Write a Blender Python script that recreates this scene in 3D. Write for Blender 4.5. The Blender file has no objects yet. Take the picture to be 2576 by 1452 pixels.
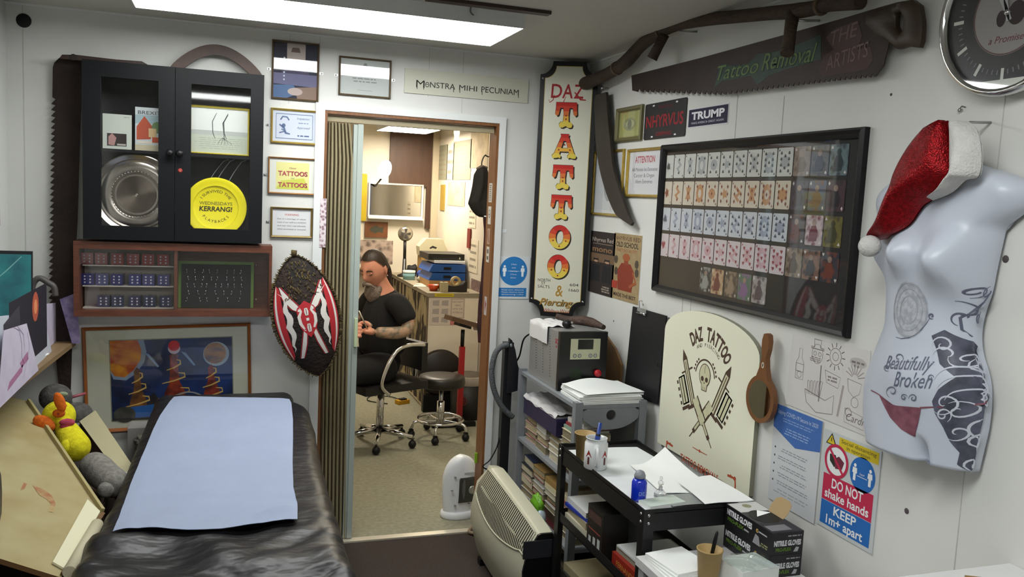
import bpy, bmesh, math, random
from mathutils import Matrix, Vector, Euler
from mathutils.geometry import intersect_line_line_2d
random.seed(7)
PI = math.pi
sc = bpy.context.scene
COL = sc.collection

# ---------------------------------------------------------------- camera
F, YAW, PIT, ROL = 2118.58, 0.328520, 0.106185, 0.0485318
CAM = Vector((0.0, -3.841, 1.6375))
cyw, syw, cpi, spi = math.cos(YAW), math.sin(YAW), math.cos(PIT), math.sin(PIT)
FWD = Vector((syw*cpi, cyw*cpi, -spi)); RT0 = Vector((cyw, -syw, 0)); UP0 = RT0.cross(FWD)
RT = RT0*math.cos(ROL) + UP0*math.sin(ROL); UP = UP0*math.cos(ROL) - RT0*math.sin(ROL)
cd = bpy.data.cameras.new('camera'); cam = bpy.data.objects.new('camera', cd); COL.objects.link(cam)
cd.sensor_width = 36; cd.lens = 36*F/2576; cd.clip_start = 0.05
cam.matrix_world = Matrix(((RT.x, UP.x, -FWD.x, CAM.x), (RT.y, UP.y, -FWD.y, CAM.y), (RT.z, UP.z, -FWD.z, CAM.z), (0, 0, 0, 1)))
sc.camera = cam

# ---------------------------------------------------------------- world and exposure
wd = bpy.data.worlds.new('world'); sc.world = wd; wd.use_nodes = True
wd.node_tree.nodes['Background'].inputs[0].default_value = (0.75, 0.82, 1, 1)
wd.node_tree.nodes['Background'].inputs[1].default_value = 0.25
vs = sc.view_settings
vs.view_transform = 'Standard'; vs.look = 'None'; vs.gamma = 1; vs.exposure = 0.32; vs.use_curve_mapping = False

def on(px, py, ax, val):
    """the point of the real plane <ax>=val seen at photograph position px, py (used to take measurements)"""
    r = RT*((px-1288)/F) - UP*((py-726)/F) + FWD
    i = 'xyz'.index(ax); return CAM + r*((val-CAM[i])/r[i])

def pj(P):
    d = Vector(P)-CAM; z = d.dot(FWD); return 1288+F*d.dot(RT)/z, 726-F*d.dot(UP)/z

# ---------------------------------------------------------------- materials
MATS = {}
def lin(h):
    if not isinstance(h, str): return h
    h = h.lstrip('#'); v = [int(h[i:i+2], 16)/255 for i in (0, 2, 4)]
    return tuple(c/12.92 if c <= 0.04045 else ((c+0.055)/1.055)**2.4 for c in v)
def mat(name, col, rough=0.6, metal=0.0, noise=0.0, scale=20.0, bump=0.0, bscale=None, col2=None, coat=0.0, emit=0.0, stretch=None, detail=4.0, spec=0.5, sheen=0.0, lo=0.35, hi=0.7):
    if name in MATS: return MATS[name]
    m = bpy.data.materials.new(name); m.use_nodes = True; nt = m.node_tree; b = nt.nodes['Principled BSDF']
    c = lin(col); b.inputs['Base Color'].default_value = (*c, 1); b.inputs['Roughness'].default_value = rough
    b.inputs['Metallic'].default_value = metal; b.inputs['Coat Weight'].default_value = coat
    b.inputs['Specular IOR Level'].default_value = spec; b.inputs['Sheen Weight'].default_value = sheen
    m.diffuse_color = (*c, 1)
    if emit: b.inputs['Emission Color'].default_value = (*c, 1); b.inputs['Emission Strength'].default_value = emit
    if noise or bump or col2:
        tc = nt.nodes.new('ShaderNodeTexCoord'); mp = nt.nodes.new('ShaderNodeMapping'); nt.links.new(tc.outputs['Object'], mp.inputs[0])
        if stretch: mp.inputs['Scale'].default_value = stretch
        n = nt.nodes.new('ShaderNodeTexNoise'); n.inputs['Scale'].default_value = scale; n.inputs['Detail'].default_value = detail
        nt.links.new(mp.outputs[0], n.inputs[0])
        if noise or col2:
            c2 = lin(col2) if col2 else tuple(max(0, x*(1-noise)) for x in c)
            r = nt.nodes.new('ShaderNodeValToRGB'); r.color_ramp.elements[0].position = lo; r.color_ramp.elements[1].position = hi
            r.color_ramp.elements[0].color = (*c2, 1); r.color_ramp.elements[1].color = (*c, 1)
            nt.links.new(n.outputs[0], r.inputs[0]); nt.links.new(r.outputs[0], b.inputs['Base Color'])
        if bump:
            n2 = n
            if bscale:
                n2 = nt.nodes.new('ShaderNodeTexNoise'); n2.inputs['Scale'].default_value = bscale; nt.links.new(mp.outputs[0], n2.inputs[0])
            bp = nt.nodes.new('ShaderNodeBump'); bp.inputs['Strength'].default_value = bump; bp.inputs['Distance'].default_value = 0.01
            nt.links.new(n2.outputs[0], bp.inputs['Height']); nt.links.new(bp.outputs[0], b.inputs['Normal'])
    MATS[name] = m; return m
def P(hexcol, rough=0.7):                      # plain paint or ink of one colour
    return mat('paint_'+hexcol.lstrip('#')+('' if rough == 0.7 else '_%d' % (rough*100)), hexcol, rough)
def glassmat(name, tint=(1, 1, 1), gloss=0.08):
    if name in MATS: return MATS[name]
    m = bpy.data.materials.new(name); m.use_nodes = True; nt = m.node_tree; nt.nodes.clear()
    o = nt.nodes.new('ShaderNodeOutputMaterial'); t = nt.nodes.new('ShaderNodeBsdfTransparent'); g = nt.nodes.new('ShaderNodeBsdfGlossy')
    g.inputs['Roughness'].default_value = 0.03; t.inputs[0].default_value = (*tint, 1)
    fr = nt.nodes.new('ShaderNodeFresnel'); fr.inputs[0].default_value = 1.5
    mn = nt.nodes.new('ShaderNodeMath'); mn.operation = 'MINIMUM'; mn.inputs[1].default_value = 0.22
    mx = nt.nodes.new('ShaderNodeMixShader'); ad = nt.nodes.new('ShaderNodeMath'); ad.operation = 'ADD'; ad.use_clamp = True; ad.inputs[1].default_value = gloss-0.04
    nt.links.new(fr.outputs[0], ad.inputs[0]); nt.links.new(ad.outputs[0], mn.inputs[0]); nt.links.new(mn.outputs[0], mx.inputs[0]); nt.links.new(t.outputs[0], mx.inputs[1]); nt.links.new(g.outputs[0], mx.inputs[2])
    nt.links.new(mx.outputs[0], o.inputs[0]); MATS[name] = m; return m
GLASS = glassmat('picture_glass')
def voro(name, col, col2, scale=20, rough=0.7, lo=0.2, hi=0.6, feature='F1', stretch=None):   # cell pattern (printed flash, fur, leather)
    if name in MATS: return MATS[name]
    m = mat(name, col, rough); nt = m.node_tree; b = nt.nodes['Principled BSDF']
    tc = nt.nodes.new('ShaderNodeTexCoord'); mp = nt.nodes.new('ShaderNodeMapping'); v = nt.nodes.new('ShaderNodeTexVoronoi'); r = nt.nodes.new('ShaderNodeValToRGB')
    nn = nt.nodes.new('ShaderNodeTexNoise'); nn.inputs['Scale'].default_value = scale*1.7; av = nt.nodes.new('ShaderNodeVectorMath'); av.operation = 'MULTIPLY_ADD'
    av.inputs[1].default_value = (0.6/scale,)*3
    if stretch: mp.inputs['Scale'].default_value = stretch
    v.inputs['Scale'].default_value = scale; v.feature = feature
    nt.links.new(tc.outputs['Object'], mp.inputs[0]); nt.links.new(mp.outputs[0], nn.inputs[0]); nt.links.new(nn.outputs['Color'], av.inputs[0]); nt.links.new(mp.outputs[0], av.inputs[2])
    nt.links.new(av.outputs[0], v.inputs[0]); nt.links.new(v.outputs['Distance'], r.inputs[0])
    r.color_ramp.elements[0].position = lo; r.color_ramp.elements[1].position = hi
    r.color_ramp.elements[0].color = (*lin(col2), 1); r.color_ramp.elements[1].color = (*lin(col), 1)
    nt.links.new(r.outputs[0], b.inputs['Base Color']); return m

# ---------------------------------------------------------------- mesh builder
def bake(o):                                   # replace a mesh by its evaluated modifiers
    dg = bpy.context.evaluated_depsgraph_get(); me = bpy.data.meshes.new_from_object(o.evaluated_get(dg)); o.modifiers.clear(); o.data = me; return o
class MB:
    def __init__(s): s.bm = bmesh.new(); s.mats = []
    def mi(s, m):
        if isinstance(m, str): m = P(m)
        if m not in s.mats: s.mats.append(m)
        return s.mats.index(m)
    def face(s, vs, m, smooth=False):
        try: f = s.bm.faces.new(vs)
        except ValueError: return
        f.material_index = s.mi(m); f.smooth = smooth; return f
    def box(s, a, b, m, M=None):
        x0, y0, z0 = a; x1, y1, z1 = b
        c = [(x0, y0, z0), (x1, y0, z0), (x1, y1, z0), (x0, y1, z0), (x0, y0, z1), (x1, y0, z1), (x1, y1, z1), (x0, y1, z1)]
        v = [s.bm.verts.new(M @ Vector(p) if M else p) for p in c]
        for q in ((3, 2, 1, 0), (4, 5, 6, 7), (0, 1, 5, 4), (1, 2, 6, 5), (2, 3, 7, 6), (3, 0, 4, 7)): s.face([v[i] for i in q], m)
        return s
    def prism(s, pts, w0, w1, m, M=None, side=None):
        A = sum(pts[i][0]*pts[(i+1) % len(pts)][1]-pts[(i+1) % len(pts)][0]*pts[i][1] for i in range(len(pts)))
        if A < 0: pts = pts[::-1]
        a = [s.bm.verts.new(M @ Vector((x, y, w0)) if M else (x, y, w0)) for x, y in pts]
        b = [s.bm.verts.new(M @ Vector((x, y, w1)) if M else (x, y, w1)) for x, y in pts]
        s.face(a[::-1], side or m); s.face(b, m)
        for i in range(len(pts)): j = (i+1) % len(pts); s.face([a[i], a[j], b[j], b[i]], side or m)
        return s
    def flat(s, pts, w, m):
        A = sum(pts[i][0]*pts[(i+1) % len(pts)][1]-pts[(i+1) % len(pts)][0]*pts[i][1] for i in range(len(pts)))
        if A < 0: pts = pts[::-1]
        s.face([s.bm.verts.new((x, y, w)) for x, y in pts], m); return s
    def rect(s, x0, y0, x1, y1, w, m): return s.flat([(x0, y0), (x1, y0), (x1, y1), (x0, y1)], w, m)
    def disc(s, cx, cy, r, w, m, n=24, ry=None, a0=0):
        return s.flat([(cx+r*math.cos(2*PI*i/n+a0), cy+(ry or r)*math.sin(2*PI*i/n+a0)) for i in range(n)], w, m)
    def ring(s, cx, cy, r0, r1, w, m, n=32, a0=0, a1=2*PI, k=1.0):
        for i in range(n):
            p, q = a0+(a1-a0)*i/n, a0+(a1-a0)*(i+1)/n
            s.flat([(cx+r0*math.cos(p), cy+k*r0*math.sin(p)), (cx+r1*math.cos(p), cy+k*r1*math.sin(p)), (cx+r1*math.cos(q), cy+k*r1*math.sin(q)), (cx+r0*math.cos(q), cy+k*r0*math.sin(q))], w, m)
        return s
    def stroke(s, pts, wd, w, m, taper=False, wf=None):
        n = len(pts); L = []; R = []
        for i, p in enumerate(pts):
            a = pts[max(0, i-1)]; b = pts[min(n-1, i+1)]; dx, dy = b[0]-a[0], b[1]-a[1]; l = math.hypot(dx, dy) or 1
            h = wd/2*(math.sin(PI*(i+0.5)/n)**0.6 if taper else 1)
            L.append((p[0]-dy/l*h, p[1]+dx/l*h)); R.append((p[0]+dy/l*h, p[1]-dx/l*h))
        f = wf or (lambda x, y: 0)
        vl = [s.bm.verts.new((x, y, w+f(x, y))) for x, y in L]; vr = [s.bm.verts.new((x, y, w+f(x, y))) for x, y in R]
        for i in range(n-1): s.face([vr[i], vr[i+1], vl[i+1], vl[i]], m)
        return s
    def lathe(s, prof, m, n=24, M=None, closed=False, a0=0, a1=2*PI):
        rings = []
        for r, z in prof:
            if r < 1e-6: rings.append([s.bm.verts.new(M @ Vector((0, 0, z)) if M else (0, 0, z))])
            else: rings.append([s.bm.verts.new((M @ Vector((r*math.cos(2*PI*i/n), r*math.sin(2*PI*i/n), z))) if M else (r*math.cos(2*PI*i/n), r*math.sin(2*PI*i/n), z)) for i in range(n)])
        for k in range(len(rings)-1):
            A, B = rings[k], rings[k+1]; mm = m[k] if isinstance(m, list) else m
            for i in range(n):
                j = (i+1) % n
                if len(A) == 1 and len(B) == 1: continue
                if len(A) == 1: s.face([A[0], B[j], B[i]], mm, True)
                elif len(B) == 1: s.face([A[i], A[j], B[0]], mm, True)
                else: s.face([A[i], A[j], B[j], B[i]], mm, True)
        return s
    def tube(s, pts, r, m, n=10, caps=True):
        pts = [Vector(p) for p in pts]; rs = r if isinstance(r, (list, tuple)) else [r]*len(pts); prev = None; rings = []
        for i, p in enumerate(pts):
            t = (pts[min(i+1, len(pts)-1)]-pts[max(i-1, 0)]).normalized()
            if prev is None: a = t.orthogonal().normalized()
            else: a = (prev-t*prev.dot(t)).normalized()
            prev = a; b = t.cross(a)
            rings.append([s.bm.verts.new(p+(a*math.cos(2*PI*k/n)+b*math.sin(2*PI*k/n))*rs[i]) for k in range(n)])
        for i in range(len(rings)-1):
            for k in range(n): j = (k+1) % n; s.face([rings[i][k], rings[i][j], rings[i+1][j], rings[i+1][k]], m, True)
        if caps: s.face(rings[0][::-1], m); s.face(rings[-1], m)
        return s
    def ball(s, c, r, m, n=16, k=10, M=None, fn=None):
        r = r if isinstance(r, (list, tuple)) else (r, r, r); T = Matrix.Translation(c)
        if M: T = T @ M
        rows = []
        for i in range(k+1):
            th = PI*i/k; row = []
            for j in range(n if 0 < i < k else 1):
                ph = 2*PI*j/n; q = Vector((math.sin(th)*math.cos(ph), math.sin(th)*math.sin(ph), math.cos(th)))
                if fn: q = fn(q)
                row.append(s.bm.verts.new(T @ Vector((q.x*r[0], q.y*r[1], q.z*r[2]))))
            rows.append(row)
        for i in range(k):
            A, B = rows[i], rows[i+1]
            for j in range(n):
                q = (j+1) % n
                if len(A) == 1: s.face([A[0], B[j], B[q]], m, True)
                elif len(B) == 1: s.face([A[j], B[0], A[q]], m, True)
                else: s.face([A[j], B[j], B[q], A[q]], m, True)
        return s
    def grid(s, nu, nv, fn, m, closed=False, smooth=True):     # fn(a,b) in 0..1 -> point
        G = [[s.bm.verts.new(fn(i/nu, j/nv)) for i in range(nu if closed else nu+1)] for j in range(nv+1)]
        for j in range(nv):
            for i in range(nu):
                q = (i+1) % nu if closed else i+1
                mm = m(i/nu, j/nv) if callable(m) else m
                s.face([G[j][i], G[j][q], G[j+1][q], G[j+1][i]], mm, smooth)
        return G
    def text(s, txt, x, y, h, w, m, width=None, align='CENTER', bold=0.0, shear=0.0, depth=0.0, M=None, bands=None, fn=None, arc=None):
        cu = bpy.data.curves.new('lettering', 'FONT'); cu.body = txt; cu.align_x = align; cu.size = 1; cu.offset = bold; cu.shear = shear; cu.extrude = depth
        cu.resolution_u = 3
        o = bpy.data.objects.new('lettering', cu); COL.objects.link(o); dg = bpy.context.evaluated_depsgraph_get()
        me = bpy.data.meshes.new_from_object(o.evaluated_get(dg)); bpy.data.objects.remove(o)
        if not me.vertices: return s
        xs = [v.co.x for v in me.vertices]; ys = [v.co.y for v in me.vertices]; x0, x1, y0, y1 = min(xs), max(xs), min(ys), max(ys)
        ky = h/0.72; kx = (width/(x1-x0)) if width else ky
        cxm = (x0+x1)/2 if align == 'CENTER' else x0
        tmp = bmesh.new(); tmp.from_mesh(me)
        if bands:
            for q in range(1, len(bands)):
                bmesh.ops.bisect_plane(tmp, geom=tmp.verts[:]+tmp.edges[:]+tmp.faces[:], plane_co=(0, 0.72*q/len(bands), 0), plane_no=(0, 1, 0))
        vm = {}
        for v in tmp.verts:
            px_, py_ = (v.co.x-cxm)*kx, v.co.y*ky
            if arc:                                            # arc = (centre x, centre y, radius): bend along a circle
                a = px_/arc[2]; rr = arc[2]+py_*(1 if arc[2] > 0 else 1)
                q = Vector((arc[0]+rr*math.sin(a), arc[1]+rr*math.cos(a), w+v.co.z*ky))
            else: q = Vector((x+px_, y+py_, w+v.co.z*ky))
            if fn: q = fn(q)
            if M: q = M @ q
            vm[v] = s.bm.verts.new(q)
        for f in tmp.faces:
            c = sum((v.co.y for v in f.verts))/len(f.verts)
            mm = bands[max(0, min(len(bands)-1, int(c/0.72*len(bands))))] if bands else m
            s.face([vm[v] for v in f.verts], mm)
        tmp.free(); bpy.data.meshes.remove(me); return s
    def scribble(s, x0, y0, x1, y1, w, m, rows=4, th=0.6, ragged=0.3, gap=0.12, seed=None):     # illegible small print
        rnd = random.Random(seed if seed is not None else rows*31+int(x0*1000))
        rh = (y1-y0)/rows
        for r in range(rows):
            yb = y1-(r+0.5)*rh; xa = x0+(x1-x0)*ragged*rnd.random()*0.5; xb = x1-(x1-x0)*ragged*rnd.random()*0.5
            x = xa
            while x < xb:
                l = rh*(0.8+2.6*rnd.random()); e = min(x+l, xb); s.rect(x, yb-rh*th/2, e, yb+rh*th/2, w, m); x = e+rh*gap*4
        return s
    def build(s, name, parent=None, M=None, bevel=0, seg=2, smooth=None, sub=0, recalc=True):
        if bevel:
            es = [e for e in s.bm.edges if len(e.link_faces) == 2 and e.calc_face_angle(0) > 0.5]
            bmesh.ops.bevel(s.bm, geom=es, offset=bevel, segments=seg, affect='EDGES', clamp_overlap=True)
        if recalc and smooth is not None: bmesh.ops.recalc_face_normals(s.bm, faces=s.bm.faces[:])
        me = bpy.data.meshes.new(name); s.bm.to_mesh(me); s.bm.free()
        for m in s.mats: me.materials.append(m)
        if smooth:
            for p in me.polygons: p.use_smooth = True
            me.set_sharp_from_angle(angle=smooth if smooth is not True else 0.8)
        o = bpy.data.objects.new(name, me); COL.objects.link(o)
        if parent: o.parent = parent
        if M is not None: o.matrix_local = M
        if sub: md = o.modifiers.new('subdivision', 'SUBSURF'); md.levels = sub; md.render_levels = sub
        return o
def tag(o, label=None, cat=None, group=None, kind=None):
    for k, v in (('label', label), ('category', cat), ('group', group), ('kind', kind)):
        if v: o[k] = v
    return o
def thing(name, label, cat, M=None, group=None):
    o = bpy.data.objects.new(name, None); o.empty_display_size = 0.05; COL.objects.link(o)
    if M is not None: o.matrix_world = M
    return tag(o, label, cat, group)
def copy_tree(o, parent=None):
    c = o.copy(); COL.objects.link(c); c.parent = parent
    for ch in [q for q in bpy.data.objects if q.parent == o]: copy_tree(ch, c)
    return c
def TR(x, y, z, rz=0, rx=0, ry=0): return Matrix.Translation((x, y, z)) @ Euler((rx, ry, rz)).to_matrix().to_4x4()
WX = 1.654; LX = -0.83; CZ = 2.305
def basis(o, u, v, w): return Matrix(((u.x, v.x, w.x, o.x), (u.y, v.y, w.y, o.y), (u.z, v.z, w.z, o.z), (0, 0, 0, 1)))
def wallM(wall, p, rot=0):                      # local x along the wall, local y up, local z out of the wall
    Z = Vector((0, 0, 1)); U, W = {'back': (Vector((1, 0, 0)), Vector((0, -1, 0))), 'right': (Vector((0, -1, 0)), Vector((-1, 0, 0))), 'left': (Vector((0, 1, 0)), Vector((1, 0, 0)))}[wall]
    return basis(Vector(p), U, Z, W) @ Matrix.Rotation(rot, 4, 'Z')
def wrect(wall, tl, br, off=0.0, base=None):    # rectangle on a wall measured from the photograph: matrix at its centre (on the wall), width, height
    ax, val, sg = {'back': ('y', 0, -1), 'right': ('x', WX, -1), 'left': ('x', LX, 1)}[wall]
    if base is not None: val = base
    a = on(*tl, ax, val+sg*off); b = on(*br, ax, val+sg*off)
    c = (a+b)/2
    if ax == 'y': c.y = val; w = abs(b.x-a.x)
    else: c.x = val; w = abs(b.y-a.y)
    return wallM(wall, c), w, abs(a.z-b.z)
def smoothpts(pts, k=6, closed=False):
    out = []; n = len(pts)
    rng = range(n if closed else n-1)
    for i in rng:
        g = lambda j: Vector(pts[j % n] if closed else pts[max(0, min(n-1, j))])
        p0, p1, p2, p3 = g(i-1), g(i), g(i+1), g(i+2)
        for q in range(k):
            t = q/k; out.append(0.5*((2*p1)+(p2-p0)*t+(2*p0-5*p1+4*p2-p3)*t*t+(3*p1-p0-3*p2+p3)*t**3))
    if not closed: out.append(Vector(pts[-1]))
    return out
def spiral(cx, cy, r, a0, turns, n=18, r1=0.15):
    return [(cx+r*(1-(1-r1)*i/n)*math.cos(a0+turns*2*PI*i/n), cy+r*(1-(1-r1)*i/n)*math.sin(a0+turns*2*PI*i/n)) for i in range(n+1)]

# ---------------------------------------------------------------- common materials
WALL = mat('white_wall_paint', '#d6d6d2', 0.55, noise=0.06, scale=3, bump=0.05, bscale=60)
CEIL = mat('ceiling_paint', '#c4c1b8', 0.6, noise=0.06, scale=2)
TRIM = mat('white_gloss_paint', '#dcdedd', 0.3)
WOOD = mat('orange_wood', '#84552e', 0.5, noise=0.35, scale=6, stretch=(14, 14, 1.5))
REDWOOD = mat('red_brown_wood', '#6a3b28', 0.45, noise=0.35, scale=8, stretch=(2, 14, 14))
DARKWOOD = mat('dark_wood', '#3a251b', 0.5, noise=0.4, scale=8, stretch=(12, 12, 2))
BLACKP = mat('black_satin_paint', '#0e1013', 0.5, spec=0.22)
BLACK = mat('black_plastic', '#0b0b0d', 0.45, spec=0.35)
CHROME = mat('chrome', '#d9d9d9', 0.12, 1.0)
STEEL = mat('brushed_steel', '#b9b9b9', 0.3, 1.0)
GOLD = mat('gold_frame', '#c2a44e', 0.3, 0.6, noise=0.25, scale=40)
PAPER = mat('white_paper', '#eef0ee', 0.8)
CREAM = mat('cream_paper', '#dcd8b8', 0.7)
CARPET = mat('dark_carpet', '#3a2f29', 0.95, noise=0.35, scale=90, bump=0.5, bscale=300)
BEIGEC = mat('beige_carpet', '#96937e', 0.95, noise=0.25, scale=45, bump=0.4, bscale=250)
CREAMW = mat('cream_wall_paint', '#d6cebe', 0.6, noise=0.08, scale=3)

# ---------------------------------------------------------------- lamps
def panel_light(name, label, x0, x1, y0, y1, ztop, col, strength, power, drop=0.05, group=None):
    t = thing(name, label, 'ceiling light', TR((x0+x1)/2, (y0+y1)/2, ztop), group); hx, hy = (x1-x0)/2, (y1-y0)/2
    h = MB().box((-hx-0.004, -hy-0.004, -0.022), (hx+0.004, hy+0.004, 0), TRIM)
    for a, b in (((-hx-0.004, -hy-0.004), (hx+0.004, -hy-0.0005)), ((-hx-0.004, hy+0.0005), (hx+0.004, hy+0.004)), ((-hx-0.004, -hy-0.0005), (-hx-0.0005, hy+0.0005)), ((hx+0.0005, -hy-0.0005), (hx+0.004, hy+0.0005))):
        h.box((*a, -drop-0.001), (*b, -0.022), TRIM)
    h.build('housing', t)
    m = mat('diffuser_'+name+str(strength), col, 0.4, emit=strength)
    MB().prism([(-hx, -hy+0.02), (-hx+0.02, -hy), (hx-0.02, -hy), (hx, -hy+0.02), (hx, hy-0.02), (hx-0.02, hy), (-hx+0.02, hy), (-hx, hy-0.02)], -drop, -0.0225, m).build('diffuser', t)
    return t
panel_light('ceiling_light', 'long bright ceiling light panel crossing the top of the picture', -0.32, 1.01, -0.86, -0.45, CZ, '#f8fbf9', 13.0, 0, group=None)
panel_light('ceiling_light', 'ceiling light panel above the camera side of the front room', -0.35, 1.05, -3.1, -2.7, CZ, '#f8fbf9', 13.0, 0)
panel_light('ceiling_light', 'ceiling light panel of the back room seen through the doorway', 1.2, 1.62, 2.9, 3.45, 2.26, '#fff3dc', 42.0, 0, .10)
panel_light('ceiling_light', 'unseen added light panel brightening the seated man and carpet, behind the door head', 0.3, 1.4, 0.75, 1.05, 2.26, '#fff3dc', 14.0, 0)  # added panel, hidden by the door head, to brighten man and doorway carpet

# ---------------------------------------------------------------- the setting
def struct(name, mb, **k): o = mb.build(name, **k); o['kind'] = 'structure'; return o
DX0, DX1, DZ = 0.40, 1.205, 1.985
Y0 = -4.7
struct('floor', MB().box((LX-0.1, Y0-0.1, -0.06), (WX+0.1, 0.0, 0), CARPET))
struct('ceiling', MB().box((LX-0.1, Y0-0.1, CZ), (WX+0.1, 0.1, CZ+0.05), CEIL))
struct('wall_back', MB().box((LX, 0, 0), (DX0, 0.09, CZ), WALL).box((DX1, 0, 0), (WX, 0.09, CZ), WALL).box((DX0, 0, DZ), (DX1, 0.09, CZ), WALL))
struct('wall_right', MB().box((WX, Y0, 0), (WX+0.1, 0.09, CZ), WALL))
struct('wall_left', MB().box((LX-0.1, Y0, 0), (LX, 0.09, CZ), WALL))
struct('wall_front', MB().box((LX-0.1, Y0-0.1, 0), (WX+0.1, Y0, CZ), WALL))
# back room
B0, B1, BX0, BX1, BZ = 0.09, 3.95, -0.35, 1.86, 2.26
struct('floor_back_room', MB().box((BX0-0.1, 0.0, -0.06), (BX1+0.1, B1+0.1, 0), BEIGEC))
struct('ceiling_back_room', MB().box((BX0-0.1, B0, BZ), (BX1+0.1, B1+0.1, BZ+0.05), CREAMW))
struct('wall_back_room_far', MB().box((BX0-0.1, B1, 0), (BX1+0.1, B1+0.1, BZ), CREAMW))
struct('wall_back_room_right', MB().box((BX1, B0, 0), (BX1+0.1, B1, BZ), CREAMW))
struct('wall_back_room_left', MB().box((BX0-0.1, B0, 0), (BX0, B1, BZ), CREAMW))
# door surround: white architrave, brown liner, metal threshold
struct('trim_1', MB().box((DX0-0.04, -0.014, 0), (DX0-0.0, 0.0, DZ+0.03), TRIM).box((DX1, -0.014, 0), (DX1+0.032, 0.0, DZ+0.03), TRIM).box((DX0-0.0, -0.014, DZ), (DX1, 0.0, DZ+0.03), TRIM), bevel=0.003)
struct('trim_2', MB().box((DX0, -0.01, 0), (DX0+0.012, 0.1, DZ), WOOD).box((DX1-0.012, -0.01, 0), (DX1, 0.1, DZ), WOOD).box((DX0+0.012, -0.01, DZ-0.014), (DX1-0.012, 0.1, DZ), WOOD))
struct('trim_3', MB().box((DX0+0.012, -0.03, 0), (DX1-0.012, 0.012, 0.008), mat('worn_metal_strip', '#d8d0bd', 0.35, 0.4)), bevel=0.003)
# shallow panel seams of the wall boards
def seams():
    g = mat('wall_seam', '#bcbcb8', 0.7); k = 4
    for wall, u, z0, z1 in (('back', 0.245, 2.0, CZ), ('back', 0.86, 2.08, CZ), ('back', -0.77, 0.9, CZ), ('back', 1.02, 2.02, CZ), ('back', 0.372, 0, CZ),
                            ('right', -1.29, 1.88, 2.03), ('right', -1.55, 1.88, 2.0), ('right', -2.36, 0, CZ), ('right', -1.08, 1.1, 1.3), ('right', -1.02, 0.3, 1.3)):
        m = MB()
        if wall == 'back': m.box((u-0.0012, -0.0012, z0), (u+0.0012, 0, z1), g)
        else: m.box((WX-0.0012, u-0.0012, z0), (WX, u+0.0012, z1), g)
        struct('trim_%d' % k, m); k += 1
    struct('trim_%d' % k, MB().box((LX, -0.008, CZ-0.008), (WX, 0, CZ), TRIM).box((WX-0.008, Y0, CZ-0.008), (WX, 0, CZ), TRIM))
seams()
# concertina door, folded to the left
def folding_door():
    d = thing('door_1', 'cream vinyl concertina door folded to the left side of the doorway', 'folding door', TR(DX0+0.014, 0.03, 0)); d['kind'] = 'structure'
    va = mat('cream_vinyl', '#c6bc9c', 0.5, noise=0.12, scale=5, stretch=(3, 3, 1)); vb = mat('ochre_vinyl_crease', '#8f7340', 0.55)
    z0, z1 = 0.012, DZ-0.05; n = 7; W = 0.122; m = MB()
    for i in range(n):
        x0 = i*W/n; x1 = (i+1)*W/n
        f = 0.035
        pr = [(x0, 0.03), (x0+0.25*W/n, -f*0.6), (x0+0.5*W/n, -f), (x0+0.75*W/n, -f*0.5), (x1, 0.03)]
        for a in range(4):
            p, q = pr[a], pr[a+1]; nz = 12
            def fn(s, t, p=p, q=q):
                z = z0+(z1-z0)*t; g = 1-0.16*max(0, (t-0.92)/0.08)**1.5
                x = p[0]+(q[0]-p[0])*s; y = p[1]+(q[1]-p[1])*s
                return (x*g+0.01*(1-g)+(0.012*(1-t)**3), y*g, z)
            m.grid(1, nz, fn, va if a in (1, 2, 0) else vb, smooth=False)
    m.build('pleated_panel', d)
    wp = mat('lead_post_vinyl', '#a9b2ac', 0.4)
    MB().box((W+0.012, -0.03, 0.012), (W+0.036, 0.03, DZ-0.05), wp).box((W-0.006, -0.022, 0.012), (W+0.0115, 0.022, DZ-0.052), wp).build('lead_post', d, bevel=0.004)
    MB().box((W+0.018, -0.052, 0.93), (W+0.032, -0.0305, 1.06), mat('pale_green_plastic', '#c3cfa8', 0.4)).build('handle', d, bevel=0.004)
    MB().box((-0.0, -0.012, DZ-0.045), (DX1-DX0-0.03, 0.012, DZ-0.0305+0.012), mat('door_track', '#9a8e72', 0.5)).build('track', d)
folding_door()

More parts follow.
